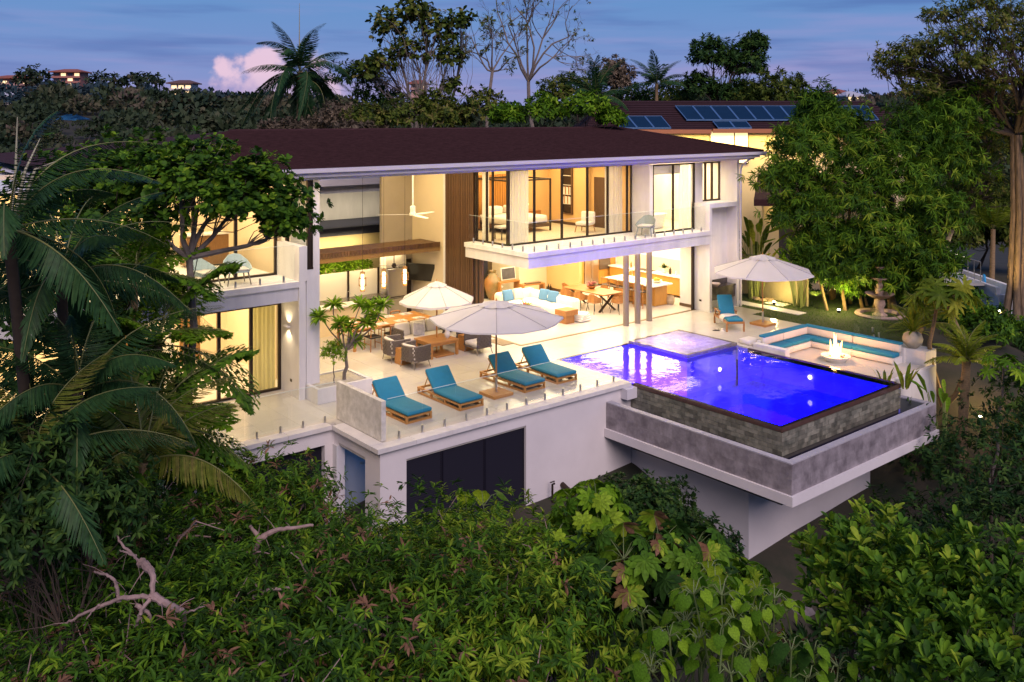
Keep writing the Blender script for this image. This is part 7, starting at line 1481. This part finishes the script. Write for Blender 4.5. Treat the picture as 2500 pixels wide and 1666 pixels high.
hill_house('e', 'white gabled house half hidden at the far left slope', 8, 255, 330, 7, 1, whw, mat('pale_far_roof', (.45,.45,.5), .7), .5, sh=2.6)
hill_house('f', 'small lit house on the far right hill by the dark treeline', 2050, 245, 330, 5, 1, whw, redr, .8, sh=2.2); hill_house('g', 'white lit house on the far right hill next to the giant tree', 2085, 252, 300, 4, 1, whw, mat('pale_far_roof', (.45,.45,.5)), .9, sh=2)
hill_house('h', 'tiny house with lit window on the hill behind the teak tree', 1020, 218, 400, 6, 1, mat('pinkish_far_wall', (.45,.26,.22)), redr, .5, sh=2.2)
def pinkroof():
    c = px(325, 362, 60); t = thing('neighbour_house', 'low pinkish ribbed roof showing behind the round leaved tree', 'house', tuple(c), -YAW); m = mat('pinkish_tile_roof', (.26,.14,.16), .7)
    r = MB()
    for i in range(9): a = i/9; b = (i+1)/9; r.face([(-1.6+.9*a, -2+4*a, -.35+.55*a+.03), (1.6, -2+4*a, -.35+.55*a+.03), (1.6, -2+4*b, -.35+.55*b), (-1.6+.9*b, -2+4*b, -.35+.55*b)]); r.face([(-1.6+.9*a, -2+4*a, -.38+.55*a), (1.6, -2+4*a, -.38+.55*a), (1.6, -2+4*a, -.32+.55*a), (-1.6+.9*a, -2+4*a, -.32+.55*a)])
    part('roof', r, m, t, world=False); part('wall', MB().box(-1.4, -1.6, -4, 1.5, 2, -.4), WHITE, t, world=False)
pinkroof()
# ================================================================ lit neighbour house with solar panels
def neighbour():
    D = 58; c = px(1800, 420, D); t = thing('neighbour_house', 'lit yellow neighbour house with dark roof carrying solar panels', 'house', tuple(c), -YAW)
    def L(u, v, d=D): return ((u-1800)/FPX*d, d-D, (420-v)/FPX*d)
    x0, x1 = L(1460, 0)[0], L(2230, 0)[0]; ze = L(0, 318)[2]; zr = L(0, 258, 64)[2]
    yw = mat('yellow_lit_wall', (.62,.50,.28), .75, var=.05)
    part('wall', MB().box(x0, 1.0, -6, x1, 9, ze-.05), yw, t, world=False)
    rf = MB(); ny = 16
    for i in range(ny):
        a, b = i/ny, (i+1)/ny; rf.face([(x0-1+a*2.2, -.2+7*a, ze+(zr-ze)*a+.03), (x1+1-a*1.5, -.2+7*a, ze+(zr-ze)*a+.03), (x1+1-b*1.5, -.2+7*b, ze+(zr-ze)*b), (x0-1+b*2.2, -.2+7*b, ze+(zr-ze)*b)])
    rf.face([(x0+1.2, 6.8, zr), (x1-.5, 6.8, zr), (x1+1, 12, ze), (x0-1, 12, ze)]); rf.face([(x0-1, -.2, ze), (x0+1.2, 6.8, zr), (x0-1, 12, ze)]); rf.face([(x1+1, -.2, ze), (x1+1, 12, ze), (x1-.5, 6.8, zr)])
    part('roof', rf, ROOFM, t, world=False)
    part('fascia', MB().box(x0-1, -.32, ze-.22, L(1735, 0)[0], -.2, ze+.04).box(L(1737, 0)[0], -.42, ze-.18, x1+1, -.3, ze+.08), mat('orange_fascia', (.45,.17,.07), .5), t, world=False)
    sp = mat('solar_cell_glass', (.006,.025,.06), .5, spec=.1, var=.2, vscale=2); al = mat('blue_grey_alu', (.10,.20,.36), .4, .4)
    def panels(u0, u1, va, vb, n, lab):
        za, zb = L(0, vb, 60)[2], L(0, va, 63)[2]
        def at(u, f): y = 2.0+f*3.0; return Vector(((u-1800)/FPX*(D+y), y, ze+(zr-ze)*(y+.2)/7+.12))
        fa, fb = 0, 1
        p = part('solar_array', MB().bar(at(u0, va), at(u1, va), .05), al, t, world=False)
        for i in range(n):
            a, b = u0+(u1-u0)*i/n+1, u0+(u1-u0)*(i+1)/n-1; q = [at(a, va), at(b, va), at(b, vb), at(a, vb)]; nn = Vector((0, -.15, 1))*.05
            f = MB()
            for k in range(4): f.bar(q[k]+nn*.9, q[(k+1) % 4]+nn*.9, .06, .05)
            s = part('solar_panel', MB().add([*q, *[k+nn for k in q]], [(4, 5, 6, 7), (0, 1, 5, 4), (1, 2, 6, 5), (2, 3, 7, 6), (3, 0, 4, 7)]), sp, p, world=False)
            part('solar_frame', f, al, p, world=False)
    panels(1690, 2160, -.15, .95, 11, ''); panels(1512, 1636, -.75, .12, 3, ''); panels(1750, 1833, -.75, -.28, 2, '')
    em = mat('neighbour_window_glow', (1,.8,.5), .5, emit=(1, .74, .36), estr=1.3)
    for u0, u1, v0, v1 in ((1744, 1800, 324, 362), (1803, 1834, 324, 362), (1803, 1834, 366, 400), (1515, 1600, 328, 345)):
        a, b = L(u0, v1, D+1), L(u1, v0, D+1); w = part('window', MB().box(a[0]-.06, .93, a[2]-.06, b[0]+.06, .97, b[2]+.06), BRONZE, t, world=False); part('pane', MB().box(a[0], .90, a[2], b[0], .925, b[2]), em, w, world=False)
    # lower annex roof and porch
    a = L(1808, 425, 52); r = MB().add([(a[0]-1, -7, L(0, 470, 51)[2]), (a[0]+7, -7, L(0, 470, 51)[2]), (a[0]+7, -2, L(0, 420, 56)[2]), (a[0]+.6, -2, L(0, 420, 56)[2]), (a[0]-1, -7, L(0, 475, 51)[2]-.25), (a[0]+7, -7, L(0, 475, 51)[2]-.25)], [(0, 1, 2, 3), (4, 5, 1, 0), (0, 3, 4)]); part('porch_roof', r, ROOFM, t, world=False)
    part('porch_wall', MB().box(a[0]+.1, -5.0, -7, a[0]+1.0, -4.6, L(0, 478, 53)[2]).box(a[0]+2.6, -5, -7, a[0]+7, -4.6, L(0, 480, 53)[2]), yw, t, world=False)
    part('porch_door', MB().box(a[0]+1.0, -3.4, -7, a[0]+2.6, -3.3, L(0, 500, 54)[2]), mat('dark_grey_door', (.05,.05,.07), .4), t, world=False)
    M = Matrix.Translation(c) @ Matrix.Rotation(-YAW, 4, 'Z')
    area('neighbour_eave_light', M @ Vector((-1, .2, ze-.3)), 14, .5, 900, (1, .74, .28), rot=(0, 0, -YAW))
    point('neighbour_porch_light', M @ Vector((a[0]+1.2, -5.6, L(0, 500, 53)[2])), 60, (1, .72, .3), .1)
    spot('neighbour_garden_light', tuple(px(1990, 720, 40)), tuple(px(2010, 330, 52)), 700, 95, (1, .70, .25), .1)
neighbour()
# annex seen through the courtyard
def annex():
    c = (17.5, 40, 0); t = thing('rear_annex', 'white rear annex with flat roof seen through the courtyard', 'house', c)
    part('wall', MB().box(15.5, 41, -1, 25.5, 41.3, 4.45), WHITE, t); part('parapet', MB().box(15.2, 40.6, 4.46, 26, 41.5, 4.78), mat('lilac_grey_render', (.66,.62,.61)), t)
    part('roof', MB().add([(14, 36.2, 2.9), (23, 36.2, 2.9), (25, 40.9, 3.4), (15.5, 40.9, 4.3)], [(0, 1, 2, 3)]).box(14, 36.1, 2.6, 23, 36.2, 2.95), mat('dark_blue_metal_roof', (.03,.035,.07), .5), t)
    part('lower_wall', MB().box(14.2, 36.3, -1, 22.8, 36.5, 2.65), mat('yellow_lit_wall', (.62,.50,.28)), t)
    part('box_wall', MB().box(16.0, 38.0, 3.1, 24.5, 38.2, 4.35).box(16.0, 38.2, 3.1, 16.2, 41, 4.35), WHITE, t)
    area('annex_light', (18, 35.6, 2.4), 6, .4, 110, (1, .78, .4), rot=(rad(40), 0, 0)); area('annex_roof_fill', (20, 36.6, 3.6), 6, .5, 38, (1, .85, .6), rot=(rad(80), 0, 0))  # roof lamp added, beyond the LED spots, in place of blocked sky light
    tree('courtyard_plants', 'strip of lit green plants above the outdoor kitchen wall', 'plant', (16, 32.2, 1.2), [((x, 31.9, 1.95), (.7, .3, .26), 70) for x in (13.5, 14.7, 15.9, 17.1, 18.2)], BRIGHT, dict(L=.3, W=.06, m=7, hue=.6, droop=.5), BARKD, .03)
    palm('small palm growing by the annex behind the courtyard', (15.8, 34.2, -.3), (15.8, 34.2, 2.4), [frond_mesh('frond', 1.3, 30, .4, .6, OLIVE, .5, .04, .4)], 12, (-5, 75), .07)
    tree('dark_backdrop_tree', 'dark tree behind the white annex', 'tree', (20, 48, 0), [((17, 47, 4.6), (3, 2, 2), 260), ((22, 47, 4.6), (3, 2, 2), 260), ((26.5, 47, 4.6), (3, 2, 2), 200)], DARKG, dict(L=.4, W=.15, m=8, hue=.4, hvar=.6), BARKD, .2)
annex()
# ================================================================ lamps of the lit rooms
WARM = (1.0, .79, .47); WARM2 = (1.0, .72, .36)
def room(name, x0, x1, y0, y1, z, w, col=WARM): return area(name, ((x0+x1)/2, (y0+y1)/2, z), x1-x0, y1-y0, w, col)
room('living_room_light', 21, 27, 24.6, 30.5, ZB-.03, 720)
room('kitchen_light', 27.9, 31, 25, 30.2, ZB-.03, 493, (1, .78, .48))
room('stair_light', 21, 25.5, 31.3, 32.8, ZB-.03, 116)
room('bedroom_light', 21, 26.2, 25.4, 29.2, ZC-.03, 340, WARM2)
room('bathroom_light', 27, 31, 24.3, 28, ZC-.03, 435, (1, .78, .45))
room('wing_room_light', 4.5, 11.5, 25, 29, ZB-.03, 560, (1, .72, .38))
room('wing_bedroom_light', 4.5, 11.5, 25, 29, ZC-.03, 430, (1, .72, .38))
room('courtyard_light', 12.6, 19.8, 23.5, 30.5, ZC+.1, 620, (1, .74, .36))
room('outdoor_kitchen_light', 13, 19.5, 30.3, 31.2, 2.5, 150, (1, .78, .45))
room('balcony_soffit_light', 20.5, 29, 23.2, 23.85, ZB-.02, 90, WARM)
room('eave_soffit_light', 7, 11, 22.7, 23.1, 6.13, 120, WARM)
room('eave_soffit_light', 12.3, 29, 22.7, 23.0, 6.13, 380, (1, .76, .46))
point('pump_room_light', (12.4, 19.6, -1.2), 9, (.05, .32, .9), .1)
